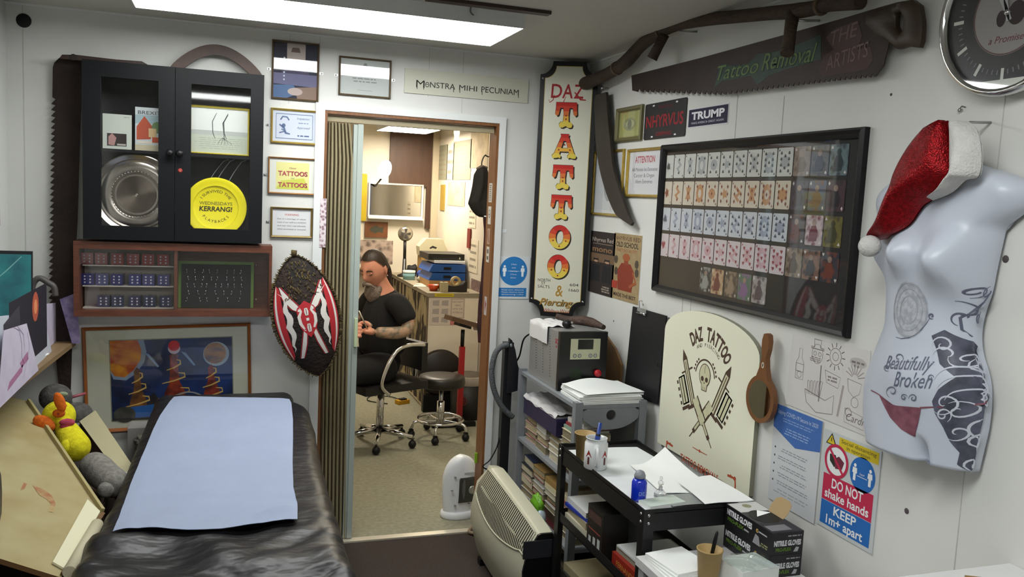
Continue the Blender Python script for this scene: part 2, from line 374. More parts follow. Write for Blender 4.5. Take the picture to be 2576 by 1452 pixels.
# ================================================================ BACK WALL
def framed(name, wall, tl, br, fw, fm, label, cat='picture', depth=0.014, draw=None, back=None, glass=True, screws=False, rot=0, off=None, group=None, Mx=None):
    """a frame hung on a wall: moulding, printed sheet, pane of glass"""
    if Mx is None: M, w, h = wrect(wall, tl, br, depth if off is None else off)
    else: M, w, h = Mx
    t = thing(name, label, cat, M @ Matrix.Rotation(rot, 4, 'Z'), group)
    m = MB(); x, y = w/2, h/2; d = depth
    for a, b, c, e in (((-x, y), (x, y), (x-fw, y-fw), (-x+fw, y-fw)), ((x, y), (x, -y), (x-fw, -y+fw), (x-fw, y-fw)), ((x, -y), (-x, -y), (-x+fw, -y+fw), (x-fw, -y+fw)), ((-x, -y), (-x, y), (-x+fw, y-fw), (-x+fw, -y+fw))):
        f = lambda p, z: m.bm.verts.new((p[0], p[1], z))
        mid = lambda p, q, k: (p[0]+(q[0]-p[0])*k, p[1]+(q[1]-p[1])*k)
        a1, b1 = mid(a, e, 0.3), mid(b, c, 0.3); a2, b2 = mid(a, e, 0.75), mid(b, c, 0.75)
        P_ = [(a, b, 0.0005), (a, b, d*0.7), (a1, b1, d), (a2, b2, d*0.8), (e, c, d*0.45), (e, c, 0.0005)]
        for k in range(5): m.face([f(P_[k][0], P_[k][2]), f(P_[k+1][0], P_[k+1][2]), f(P_[k+1][1], P_[k+1][2]), f(P_[k][1], P_[k][2])], fm)
    m.build('frame', t, recalc=False)
    s = MB(); s.box((-x+fw*0.9, -y+fw*0.9, 0.001), (x-fw*0.9, y-fw*0.9, 0.003), back or PAPER)
    if draw: draw(s, x-fw, y-fw, 0.0034)
    s.build('print', t)
    if glass: MB().rect(-x+fw*0.9, -y+fw*0.9, x-fw*0.9, y-fw*0.9, d*0.42, GLASS).build('pane', t)
    if screws:
        for sx in (-1, 1):
            MB().box((sx*(x+0.003), -0.005, 0.0005), (sx*(x+0.018), 0.005, 0.0025), STEEL).lathe([(0.004, 0.0025), (0.004, 0.004), (0, 0.005)], STEEL, n=10, M=Matrix.Translation((sx*(x+0.012), 0, 0))).build('mirror_plate', t)
    return t
def ink(c): return P(c, 0.75)
brownf = mat('brown_gilt_frame', '#5d4a30', 0.4, noise=0.3, scale=30)
def d_photo(s, x, y, w):
    s.rect(-x, -y, x, y, w, ink('#23253a')); s.rect(-x*0.4, y*0.35, x*0.45, y, w+.0004, ink('#b9aca6'))
    s.flat([(-x*0.15, y*0.85), (x*0.15, y*0.85), (x*0.22, y*0.68), (-x*0.22, y*0.68)], w+.0008, ink('#6f5550'))
    s.flat([(-x*.5, y*.35), (x*.5, y*.35), (x*.65, -y*.1), (-x*.65, -y*.1)], w+.0004, ink('#4a4460'))
    for i in range(7): s.disc(-x*.52, y*(.45-.13*i), .004, w+.0008, ink('#c9d3e0'), 10)
    s.flat([(-x, -y*.1), (x, -y*.1), (x, -y*.55), (-x, -y*.5)], w+.0006, ink('#6d6c8c'))
    s.flat([(-x, -y*.55), (-x*.1, -y*.5), (x*.2, -y*.8), (-x*.4, -y), (-x, -y)], w+.0008, ink('#566f96')); s.flat([(x*.0, -y*.6), (x, -y*.52), (x, -y), (x*.1, -y)], w+.0008, ink('#8a7468'))
    s.disc(0, -y*.75, x*.35, w+.001, ink('#b9a9a4'), 16, ry=y*.14)
framed('framed_photograph', 'back', (685, 98), (801, 257), .008, brownf, 'framed dark blue photograph, topmost in the column beside the black cabinet', draw=d_photo, back=ink('#23253a'), screws=True)
def d_cert(s, x, y, w):
    s.disc(0, y*.72, .008, w, ink('#8d9290'), 12)
    for i in range(5): s.scribble(-x*(.7-.05*i), y*(.42-.17*i)-.004, x*(.7-.05*i), y*(.42-.17*i)+.006, w, ink('#8c908e'), rows=1, th=.45, seed=i)
    s.rect(-x*.3, -y*.75, x*.3, -y*.73, w, ink('#8d9290'))
framed('framed_certificate', 'back', (854, 139), (983, 249), .008, brownf, 'framed pale grey certificate above the doorway, left of the long motto board', draw=d_cert, back=ink('#c3c8c6'), screws=True)
def d_blue(s, x, y, w):
    q = .012; b = ink('#5d6f94')
    for a in ((-x*.86, y*.78, x*.86, y*.82), (-x*.86, -y*.82, x*.86, -y*.78), (-x*.86, -y*.82, -x*.84, y*.82), (x*.84, -y*.82, x*.86, y*.82)): s.rect(*a, w, b)
    s.stroke([(-x*.65, y*.4), (-x*.55, y*.62), (-x*.35, y*.6), (-x*.25, y*.4)], .006, w, b); s.stroke([(-x*.7, y*.1), (-x*.5, -y*.1), (-x*.4, -y*.45), (-x*.2, -y*.5)], .01, w, b, True)
    s.disc(-x*.5, y*.05, .008, w, b, 12); s.stroke([(-x*.6, -y*.2), (-x*.45, -y*.35), (-x*.7, -y*.45)], .006, w, b)
    s.text('Inspector', x*.42, y*.48, .010, w, b, width=x*.62, shear=.3); s.text('Approved', x*.42, -y*.12, .010, w, b, width=x*.62, shear=.3); s.scribble(x*.1, -y*.65, x*.78, -y*.52, w, b, rows=1, th=.7)
    s.scribble(x*.15, y*.2, x*.7, y*.3, w, ink('#8b98b3'), rows=1)
framed('framed_certificate', 'back', (682, 270), (799, 366), .009, GOLD, 'gold-framed pale blue certificate, second from the top of the column beside the cabinet', draw=d_blue, back=ink('#ccd3e0'), screws=True)
def d_tat(s, x, y, w):
    s.rect(-x*.72, -y*.8, x*.72, y*.8, w, ink('#e7e29a')); s.flat([(-x*.72, -y*.8), (x*.72, -y*.8), (x*.5, -y*.1), (-x*.5, -y*.3)], w+.0002, ink('#cfd45a'))
    s.text('Classic', 0, y*.42, .008, w+.0006, ink('#8b3a4a'), shear=.3)
    for yy in (y*.02, -y*.66): s.text('TATTOOS', .001, yy-.001, .02, w+.0004, ink('#6b2733'), width=x*1.28, bold=.03); s.text('TATTOOS', 0, yy, .02, w+.0008, ink('#c2505f'), width=x*1.24, bold=.01)
    s.text('and', 0, -y*.18, .007, w+.0006, ink('#3f7d4a'), shear=.3)
framed('framed_print', 'back', (675, 393), (797, 492), .007, mat('light_oak', '#9c6a35', .4, noise=.3, scale=8), 'oak-framed print reading TATTOOS twice in pink and yellow', draw=d_tat, back=ink('#e3e4dc'), screws=True)
def d_warn(s, x, y, w):
    s.text('WARNING', 0, y*.52, .009, w, ink('#c0303c'), width=x*.75)
    for i, tx in enumerate(('Due to a shortage of robots', 'most of our staff are HUMAN', 'and may react unpredictably', 'when provoked or annoyed')): s.text(tx, 0, y*(.22-.26*i), .0058, w, ink('#4a4a55'), width=x*1.5)
framed('framed_sign', 'back', (681, 520), (786, 600), .009, mat('dull_gold', '#85703c', .35, .4, noise=.2, scale=30), 'small framed WARNING notice, lowest in the column above the painted shield', draw=d_warn, back=ink('#e3e4e6'), screws=True)

# motto board
M, w, h = wrect('back', (1019, 171), (1327, 260), .006)
t = thing('motto_board', 'long cream board lettered MONSTRA MIHI PECUNIAM above the doorway', 'sign', M)
MB().box((-w/2, -h/2, .0005), (w/2, h/2, .007), mat('cream_board', '#c9c8b8', .5)).build('board', t, bevel=.001)
m = MB(); k = ink('#1d1d1b')
hb = -h*.2
m.text('M', -w*.41, hb-.004, .034, .0076, k, width=w*.065, align='LEFT')
m.text('O', -w*.34, hb, .024, .0076, k, width=w*.032, align='LEFT'); m.rect(-w*.335, hb+.011, -w*.314, hb+.0135, .0076, k)
m.text('NSTRA', -w*.302, hb, .026, .0076, k, width=w*.2, align='LEFT'); m.text('MIHI', -w*.07, hb, .025, .0076, k, width=w*.145, align='LEFT'); m.text('PECUNIAM', w*.11, hb, .027, .0076, k, width=w*.31, align='LEFT')
for f in (-.404, -.352, -.115, -.065, .116, .418): m.stroke([(w*f, hb+.006), (w*f+.001, hb-.012)], .0035, .0077, k, True)
m.build('lettering', t)
# pink patterned strip beside the folding door
M, w, h = wrect('back', (805, 499), (818, 622), .001)
M.translation.y = -.0145
tag(MB().box((-w/2, -h/2, 0), (w/2, h/2, .0015), voro('pink_flash_sheet', '#dccfd3', '#8b6a78', 70)).build('sticker_strip', M=M), 'narrow pink patterned sticker strip on the left door trim', 'sticker')
# round vent hole cover
tag(MB().lathe([(.027, .0005), (.027, .004), (.022, .006), (0, .005)], BLACK, n=28).build('vent_cover', M=wallM('back', on(60, 52, 'y', 0)), smooth=True), 'round black cover high in the left corner of the wall', 'vent cover')

# blue distancing sign
M, w, h = wrect('back', (1252, 645), (1329, 752), .002)
t = thing('distancing_sign', 'white square sign with a blue circle of two figures, right of the doorway', 'sign', M)
MB().box((-w/2, -h/2, .0005), (w/2, h/2, .003), mat('white_plastic', '#d9dee2', .4)).build('panel', t, bevel=.001)
m = MB(); bl = ink('#2277bd'); wh = ink('#e6edf2'); r = w*.42; cy_ = h*.16
m.disc(0, cy_, r, .0034, bl, 40); m.rect(-r, -h*.45, r, -h*.24, .0034, bl)
def little_person(m, cx, cy, s, w_, c):
    m.disc(cx, cy+s*.42, s*.11, w_, c, 14); m.flat([(cx-s*.17, cy+s*.28), (cx+s*.17, cy+s*.28), (cx+s*.2, cy-s*.05), (cx+s*.11, cy-s*.05), (cx+s*.1, cy-s*.5), (cx-s*.1, cy-s*.5), (cx-s*.11, cy-s*.05), (cx-s*.2, cy-s*.05)], w_, c)
for sx in (-1, 1): little_person(m, sx*r*.66, cy_, r*.75, .0038, wh)
for i, tx in enumerate(('2 Metre', 'social', 'distancing', '2 Metres', 'distance')): m.text(tx, 0, cy_+r*(.42-.23*i), .0065, .0038, wh)
m.rect(-r*.42, cy_-.001, r*.42, cy_+.0005, .0039, wh)
for i, tx in enumerate(('Keep your distance', 'Please observe social', 'distancing rules')): m.text(tx, 0, -h*(.30+.055*i), .006, .0038, wh, width=r*1.6)
m.build('printing', t)
# tiny red pen thing and tag beside the door
t = thing('hanging_tag', 'tiny red clip with a small white tag at the right edge of the door frame', 'tag', wallM('back', on(1258, 585, 'y', 0)))
MB().box((-.008, -.016, .001), (.0, .012, .012), ink('#8e2b22')).ball((-.002, .012, .008), .006, ink('#8e2b22'), 8, 6).build('clip', t)
MB().box((.01, .0, .0005), (.032, .016, .0015), ink('#dfe4e8')).build('tag', t)

# ---------------------------------------------------------------- black two-door glass cabinet
CD = 0.145
a, b = on(206, 148, 'y', -CD), on(658, 613, 'y', -CD)
cw, ch = b.x-a.x, a.z-b.z
CAB = Matrix.Translation((a.x, 0, b.z))       # local x right, y into the room negative, z up
t = thing('wall_cabinet', 'black two-door glass-fronted wall cabinet to the left of the doorway', 'cabinet', CAB)
K = BLACKP; th = .018; gy = -CD+.02
def bx(m, x0, y0, z0, x1, y1, z1, mt): return m.box((x0, min(y0, y1), z0), (x1, max(y0, y1), z1), mt)
m = MB(); bx(m, 0, -.001, 0, cw, -.006, ch, K); bx(m, 0, -.006, 0, th, gy, ch, K); bx(m, cw-th, -.006, 0, cw, gy, ch, K); bx(m, th, -.006, 0, cw-th, gy, th, K); bx(m, th, -.006, ch-th, cw-th, gy, ch, K)
m.build('carcass', t)
shz = on(340, 377, 'y', -CD).z-b.z
bx(MB(), th, -.007, shz-.012, cw-th, gy-.0+.006, shz, K).build('shelf', t)
split = on(440, 400, 'y', -CD).x-a.x
for k, (x0, x1, gx0, gx1) in enumerate(((0, split-.001, .065, split-.062), (split+.001, cw, split+.06, cw-.052))):
    d = thing('door', None, None); d.parent = t; d.matrix_local = Matrix.Translation((0, 0, 0))
    z0, z1 = .055, ch-.06
    m = MB(); f0, f1 = gy-.001, -CD
    bx(m, x0, f0, 0, gx0, f1, ch, K); bx(m, gx1, f0, 0, x1, f1, ch, K); bx(m, gx0, f0, 0, gx1, f1, z0, K); bx(m, gx0, f0, z1, gx1, f1, ch, K)
    m.build('door_frame', d, bevel=.003)
    MB().rect(gx0, z0, gx1, z1, 0, GLASS).build('glass', d, M=Matrix.Translation((0, f0-.005, 0)) @ Matrix.Rotation(PI/2, 4, 'X'))
    kx = x1-.017 if k == 0 else x0+.017
    MB().lathe([(.006, 0), (.006, .012), (.014, .018), (.015, .026), (.008, .033), (0, .034)], BLACK, n=16, M=Matrix.Translation((kx, -CD, shz-.005)) @ Matrix.Rotation(PI/2, 4, 'X')).build('knob', d)
tag(MB().lathe([(.009, 0), (.008, .0015), (0, .0018)], ink('#8e2a22'), n=16).text('x', 0, -.004, .008, .0022, ink('#e09a80')).build('sticker', M=CAB @ Matrix.Translation((split+.02, -CD-.0002, on(453, 429, 'y', -CD).z-b.z)) @ Matrix.Rotation(PI/2, 4, 'X')), 'small round red sticker on the middle rail of the black cabinet', 'sticker')
def cabM(px, py, y, tilt=0):                  # a point inside the cabinet, local z toward the viewer
    p = on(px, py, 'y', -y); return Matrix.Translation(p) @ Matrix.Rotation(PI/2-tilt, 4, 'X')
# booklets on the shelf
def booklet(tl, br, y, label, fn, name='booklet', cat='book', thick=.012):
    A, B = on(*tl, 'y', -y), on(*br, 'y', -y); w, h = B.x-A.x, A.z-B.z; zb = b.z+shz+.0005; lift = zb+h/2-(A.z+B.z)/2
    t = thing(name, label, cat, Matrix.Translation(((A.x+B.x)/2, -y, zb+h/2)) @ Matrix.Rotation(PI/2, 4, 'X'))
    MB().box((-w/2, -h/2, -thick), (w/2, h/2, 0), PAPER).build('pages', t); m = MB(); fn(m, w/2, h/2); m.build('cover', t); return t
def c1(m, x, y):
    m.rect(-x, -y, x, y, .0006, ink('#ccd2c8')); m.rect(-x*.7, -y*.82, x*.65, -y*.1, .001, ink('#2d2421')); m.flat([(-x*.6, -y*.75), (-x*.2, -y*.8), (-x*.05, -y*.35), (-x*.35, -y*.1), (-x*.6, -y*.3)], .0014, ink('#b78a86')); m.rect(0, -y*.78, x*.6, -y*.68, .0014, ink('#b9b4ae')); m.scribble(x*.4, y*.82, x*.85, y*.88, .001, ink('#8d928c'), rows=1)
booklet((258, 275), (331, 368), .07, 'pale grey-green booklet with a small dark photo, on the cabinet shelf', c1)
def c2(m, x, y):
    m.rect(-x, -y, x, y, .0006, ink('#c9d2d4')); m.rect(-x, y*.25, x, y*.65, .0008, ink('#9fb6bd')); m.flat([(-x*.9, y*.1), (-x*.35, y*.6), (x*.2, y*.15), (x*.1, -y*.45), (-x*.9, -y*.5)], .001, ink('#b8543a')); m.disc(x*.6, y*.1, x*.45, .001, ink('#6f8a5e'), 14); m.rect(-x*.05, -y*.35, x*.5, y*.05, .0013, ink('#d7bb8d')); m.rect(x*.2, -y*.6, x*.9, -y*.35, .0014, ink('#c04f2c')); m.rect(-x, -y, x, -y*.72, .001, ink('#c8bfa2')); m.rect(-x*.8, -y*.66, x*.2, -y*.55, .0014, ink('#e0d6c6'))
    m.text('BREXIT', 0, y*.68, y*.17, .0014, ink('#41464f'), width=x*1.6)
booklet((340, 263), (411, 377), .075, 'upright book with a red cottage cover titled BREXIT, on the cabinet shelf', c2)
# silver platter
silver = mat('tarnished_silver', '#b3aca4', .22, 1.0, noise=.25, scale=12)
pr = [(0, .004)]
for i in range(26): r = .006+.0032*i; pr.append((r, .004+.0016*(1 if i % 2 else -1)))
for i, r in enumerate((.094, .1, .104, .108)): pr.append((r, (.006, .012, .018, .02)[i]))
R_ = (shz-.012-th-.004)/2/.97; pr = [(r*1.0, z) for r, z in pr]+[(.135, .0205), (.15, .016), (.158, .019), (.162, .0145), (.176, .022), (.182, .026), (.186, .025), (.187, .022), (.16, .012), (.1, .002), (0, 0)]
pr = [(r*.97*R_/.187, z) for r, z in pr]
A = on(343, 481, 'y', -.085)
zc = b.z+th+.0008+R_*.97
t = thing('silver_platter', 'large round silver platter with ringed centre standing in the left side of the cabinet', 'platter', Matrix.Translation((A.x+.002, -.085, zc)) @ Matrix.Rotation(PI/2-.03, 4, 'X'))
MB().lathe(pr, silver, n=96).build('dish', t, smooth=.6)
m = MB()
for i in range(46): q = 2*PI*i/46; m.ball((.55*R_*math.cos(q), .55*R_*math.sin(q), .0185), .0032, silver, 8, 5)
m.build('beaded_rim', t)
# yellow plate
yl = mat('yellow_plastic', '#e3d70c', .35); A = on(543, 520, 'y', -.1); R2 = .124
t = thing('yellow_plate', 'round yellow plastic plate lettered KERRANG! in the right side of the cabinet', 'plate', Matrix.Translation((A.x, -.1, b.z+th+.0008+R2)) @ Matrix.Rotation(PI/2-.02, 4, 'X'))
MB().lathe([(0, .004), (.078, .004), (.088, .007), (.09, .012), (.106, .013), (.117, .017), (.122, .016), (.124, .01), (.119, .004), (.09, .0), (0, 0)], yl, n=64).build('dish', t, smooth=.7)
m = MB(); kk = ink('#26260c')
m.text('I SURVIVED THE', 0, 0, .012, .0046, kk, width=.125, arc=(0, -.002, .064))
m.text('WEDNESDAYS', 0, .010, .014, .0046, ink('#77761b'), width=.13, bold=.02); m.text('KERRANG!', 0, -.016, .02, .0046, kk, width=.13, bold=.03, shear=.1)
for i, c in enumerate('PLAYBACKS'):
    q = -PI/2+(i-4)*.21; m.text(c, 0, 0, .012, .0046, kk, M=Matrix.Translation((.062*math.cos(q), .062*math.sin(q)+.004, 0)) @ Matrix.Rotation(q+PI/2, 4, 'Z') @ Matrix.Translation((0, -.006, 0)))
m.build('lettering', t)
# gold frame on shelf with drawing
A, B = on(475, 256, 'y', -.09), on(627, 388, 'y', -.09); w, h = B.x-A.x, A.z-B.z
def d_sk(s, x, y, w):
    g = ink('#5d6462'); s.rect(-x, -y, x, -y*.2, w, ink('#c3cbbc')); s.rect(-x, -y*.2, x, 0, w, ink('#b7bdb8'))
    for xs in (-.25, .15): s.stroke([(x*(xs+.15), y*.8), (x*xs, y*.4), (x*(xs+.02), -y*.1), (x*(xs+.1), -y*.35)], .0035, w+.0004, g, True)
    s.stroke([(x*.3, y*.75), (x*.12, y*.35), (x*.18, -y*.4)], .004, w+.0004, g, True)
    for k in range(5): s.stroke([(x*.12, -y*.3), (x*(.0+.1*k), -y*(.45+.02*k)), (x*(-.05+.12*k), -y*.6)], .0015, w+.0004, g)
    s.scribble(-x*.9, -y*.85, x*.9, -y*.3, w+.0003, ink('#aab39f'), rows=6, th=.3)
framed('framed_drawing', 'back', None, None, .008, mat('bright_gold', '#d8c24a', .25, .7), 'gold-framed faint pencil drawing on the right shelf of the black cabinet', draw=d_sk, back=ink('#dfe4e0'), Mx=(Matrix.Translation(((A.x+B.x)/2, -.09, b.z+shz+.0008+h/2)) @ Matrix.Rotation(PI/2, 4, 'X'), w, h))
# three curved wires behind the yellow plate
for i, (x0, y0, x1, y1) in enumerate(((575, 392, 500, 432), (590, 393, 524, 455), (620, 393, 556, 455))):
    p, q = on(x0, y0, 'y', -.055-.004*i), on(x1, y1+70, 'y', -.055-.004*i); q.z = b.z+th+.001
    pts = [p+(q-p)*k/12+Vector((-.035*math.sin(PI*k/12), 0, .02*math.sin(PI*k/12))) for k in range(13)]
    pts[0].z = min(pts[0].z, b.z+shz-.014)
    tag(MB().tube(pts, .0016, mat('pale_wire', '#a8adb0', .4, .3), 6).build('curved_wire'), ('leftmost', 'middle', 'rightmost')[i]+' of three thin curved wires rising behind the yellow plate', 'wire', 'curved wires behind the yellow plate')
# dark bar and carved bow on top of the cabinet, vertical saw behind it
ct = b.z+ch
A = on(148, 122, 'y', -.09); B2 = on(370, 140, 'y', -.09)
m = MB(); pts = [(A.x, 0), (A.x+.01, .016), (A.x+.06, .02), (A.x+.2, .016), (B2.x-.02, .018), (B2.x, .008), (B2.x, -.0), (A.x+.005, -.0)]
t = thing('wooden_club', 'dark wooden bar lying flat along the left top of the black cabinet', 'club', Matrix.Translation((0, 0, ct+.001)))
MB().prism([(x, y+.0) for x, y in pts], .05, .085, DARKWOOD, M=Matrix.Rotation(PI/2, 4, 'X')).build('bar', t, bevel=.003)
MB().tube([(A.x+.05, -.0485, .010), (A.x+.05, -.0875, .010)], .0125, mat('dark_binding', '#221a18', .7), 10).build('binding', t)
A = on(425, 152, 'y', -.05); B2 = on(663, 165, 'y', -.05); C2 = on(545, 114, 'y', -.05)
n = 24; top = []; bot = []
for i in range(n+1):
    s_ = i/n; x = A.x+(B2.x-A.x)*s_; e = math.sin(PI*s_)**.8; top.append((x, .002+(C2.z-ct)*e)); bot.append((x, (C2.z-ct-.04)*max(0, math.sin(PI*(s_*1.35-.175)))**.9 if .13 < s_ < .87 else 0))
tag(MB().prism(top+bot[::-1], .035, .055, mat('carved_brown_wood', '#4b2f22', .5, noise=.4, scale=14, bump=.3), M=Matrix.Translation((0, 0, ct+.0008)) @ Matrix.Rotation(PI/2, 4, 'X')).build('boomerang', bevel=.003), 'curved carved brown boomerang standing on the right top of the black cabinet', 'boomerang')
# vertical rusty saw with teeth to the left
rust = mat('rusty_saw_blade', '#2f1e18', .7, .2, noise=.5, scale=9, bump=.3, bscale=60)
prof = []; ys = -.03
tl = on(137, 165, 'y', ys)
def sw(px, py): p = on(px, py, 'y', ys); return (p.x, p.z)
left = [(150, 145), (137, 158), (133, 170), (132, 245)]
n = 36
for i in range(n):
    y_ = 250+(800-250)*i/n; x_ = 130-8*i/n; left += [(x_+10, y_), (x_-1, y_+ (800-250)/n*.75)]
left += [(133, 820), (150, 990)]
right = [(178, 990), (186, 720), (195, 560), (203, 300), (206, 145)]
t = thing('two_man_saw', 'long rusty saw blade hanging upright with its teeth to the left, beside the black cabinet', 'saw', Matrix.Identity(4))
MB().prism([sw(*p) for p in left+right], 0, .003, rust, M=Matrix.Translation((0, ys, 0)) @ Matrix.Rotation(PI/2, 4, 'X')).build('blade', t)
pp = on(165, 995, 'y', ys); MB().tube([(pp.x, ys-.003, pp.z-.08), (pp.x, ys-.003, pp.z+.02)], .019, DARKWOOD, 12).build('handle', t)

# ---------------------------------------------------------------- display box with dice and jewellery
SD = 0.13
a2, b2 = on(184, 606, 'y', -SD), on(682, 797, 'y', -SD); sw_, sh_ = b2.x-a2.x, a2.z-b2.z
SH = Matrix.Translation((a2.x, 0, b2.z)); t = thing('display_box', 'long shallow brown wooden display box beneath the black cabinet', 'display case', SH)
m = MB(); Wd = REDWOOD
bx(m, 0, -.001, 0, sw_, -.007, sh_, Wd); bx(m, 0, -.007, 0, .02, -SD, sh_, Wd); bx(m, sw_-.012, -.007, 0, sw_, -SD, sh_, Wd); bx(m, .02, -.007, 0, sw_-.012, -SD, .026, Wd); bx(m, .02, -.007, sh_-.03, sw_-.012, -SD, sh_, Wd)
m.build('box', t, bevel=.002)
dv = on(442, 700, 'y', -SD).x-a2.x
bx(MB(), dv-.006, -.0075, .0265, dv+.006, -SD+.006, sh_-.0305, Wd).build('divider', t)
MB().rect(.021, .0265, sw_-.013, sh_-.0305, 0, GLASS).build('glass_front', t, M=Matrix.Translation((0, -SD+.003, 0)) @ Matrix.Rotation(PI/2, 4, 'X'))
for z in (.055, .2):
    m = MB(); m.lathe([(.005, 0), (.004, .002), (0, .0025)], STEEL, n=10, M=Matrix.Translation((sw_-.06, -.0072, z*sh_/.29)) @ Matrix.Rotation(PI/2, 4, 'X')).build('screw', t)
# stepped grey tray for the dice
t2 = thing('dice_tray', 'grey stepped display tray holding the dice in the brown box', 'tray', SH)
gm = mat('warm_grey_card', '#a9a195', .7)
bx(MB(), .024, -.0075, .0268, dv-.008, -.02, sh_-.032, gm).build('backing', t2)
rows = ((653, ((618, 0), (720, 0), (828, 0), (942, 0), (1043, 0), (1150, 0)), 'red'), (703.6, ((625, 1), (722, 1), (828, 1), (952, 1), (1050, 1), (1155, 1)), 'blue'), (757, ((733, 2), (828, 2), (953, 2), (1055, 2), (1165, 2)), 'navy'))
dy = -.055; DS = .046
ordn = ('leftmost', 'second from the left', 'third from the left', 'third from the right', 'second from the right', 'rightmost'); ordn5 = ('leftmost', 'second from the left', 'middle', 'second from the right', 'rightmost')
dcol = {'red': mat('translucent_red', '#7a1c1c', .15, coat=.5), 'blue': mat('translucent_blue', '#23275c', .15, coat=.5), 'navy': mat('translucent_navy', '#161d3d', .15, coat=.5)}
pips = {1: [(0, 0)], 2: [(-1, 1), (1, -1)], 4: [(-1, 1), (1, 1), (-1, -1), (1, -1)], 5: [(-1, 1), (1, 1), (-1, -1), (1, -1), (0, 0)], 6: [(-1, 1), (1, 1), (-1, 0), (1, 0), (-1, -1), (1, -1)]}
def die(c):
    o = MB().box((-DS/2, -DS/2, 0), (DS/2, DS/2, DS), dcol[c]).build('die', bevel=.004)
    m = MB(); pm = mat('white_pips', '#b9b4c0', .4); r = DS*.27
    for (x, y) in pips[6]: m.disc(x*r*.8, DS/2+y*r, .0036, 0, pm, 10)
    p = m.build('pips', o, M=Matrix.Translation((0, -DS/2-.0003, 0)) @ Matrix.Rotation(PI/2, 4, 'X'))
    m = MB(); 
    for (x, y) in pips[5]: m.disc(x*r, y*r, .0036, 0, pm, 10)
    m.build('pips', o, M=Matrix.Translation((0, 0, DS+.0003)))
    return o
first = {}
for ri, (ry, ds, c) in enumerate(rows):
    zz = on(400, ry, 'y', dy).z-DS/2+.004*0
    L_ = bx(MB(), .026, -.0202, zz-b2.z-.006, dv-.01, dy-.03, zz-b2.z-.0015, mat('clear_ledge', '#b5aea4', .3)).build('ledge', t2)
    for i, (dx, _) in enumerate(ds):
        X = on(dx/2.792, ry, 'y', dy-.0).x
        if c not in first: o = first[c] = die(c)
        else: o = copy_tree(first[c])
        o.matrix_world = TR(X, dy, zz, random.uniform(-.12, .12))
        nm = {'red': 'red', 'blue': 'violet-blue', 'navy': 'dark navy'}[c]; rn = {'red': 'top', 'blue': 'middle', 'navy': 'bottom'}[c]
        tag(o, '%s translucent die, %s in the %s row of the display box' % (nm, (ordn if len(ds) == 6 else ordn5)[i], rn), 'die', 'dice in the %s row of the display box' % rn)
# green-framed board of body jewellery
A, B = on(449, 656, 'y', -.06), on(637, 783, 'y', -.06); w, h = B.x-A.x, A.z-b2.z-.028
t = thing('jewellery_board', 'green-edged black board of small silver body jewellery in the brown box', 'display board', Matrix.Translation(((A.x+B.x)/2, -.05, b2.z+.0275+h/2)) @ Matrix.Rotation(PI/2, 4, 'X'))
gr = mat('green_edge', '#56752c', .5); x, y = w/2, h/2
MB().box((-x, -y, 0), (x, y, .008), gr).build('backing', t)
MB().box((-x+.012, -y+.002, .0082), (x-.012, y-.012, .012), mat('black_velvet', '#121316', .85)).build('velvet_panel', t)
m = MB(); rnd = random.Random(3)
for r, c in ((0, 8), (1, 8), (2, 9), (3, 7), (4, 6)):
    for i in range(c):
        X = -x+.03+(w-.06)*(i+rnd.random()*.4)/c; Y = y-.035-(h-.06)*r/4.6
        m.ball((X, Y, .016), .0028, CHROME, 8, 6); m.ball((X+rnd.uniform(-.004, .004), Y-.013, .016), .0022, CHROME, 8, 6); m.tube([(X, Y, .0145), (X+.001, Y-.012, .0145)], .0009, CHROME, 5)
m.build('studs', t)

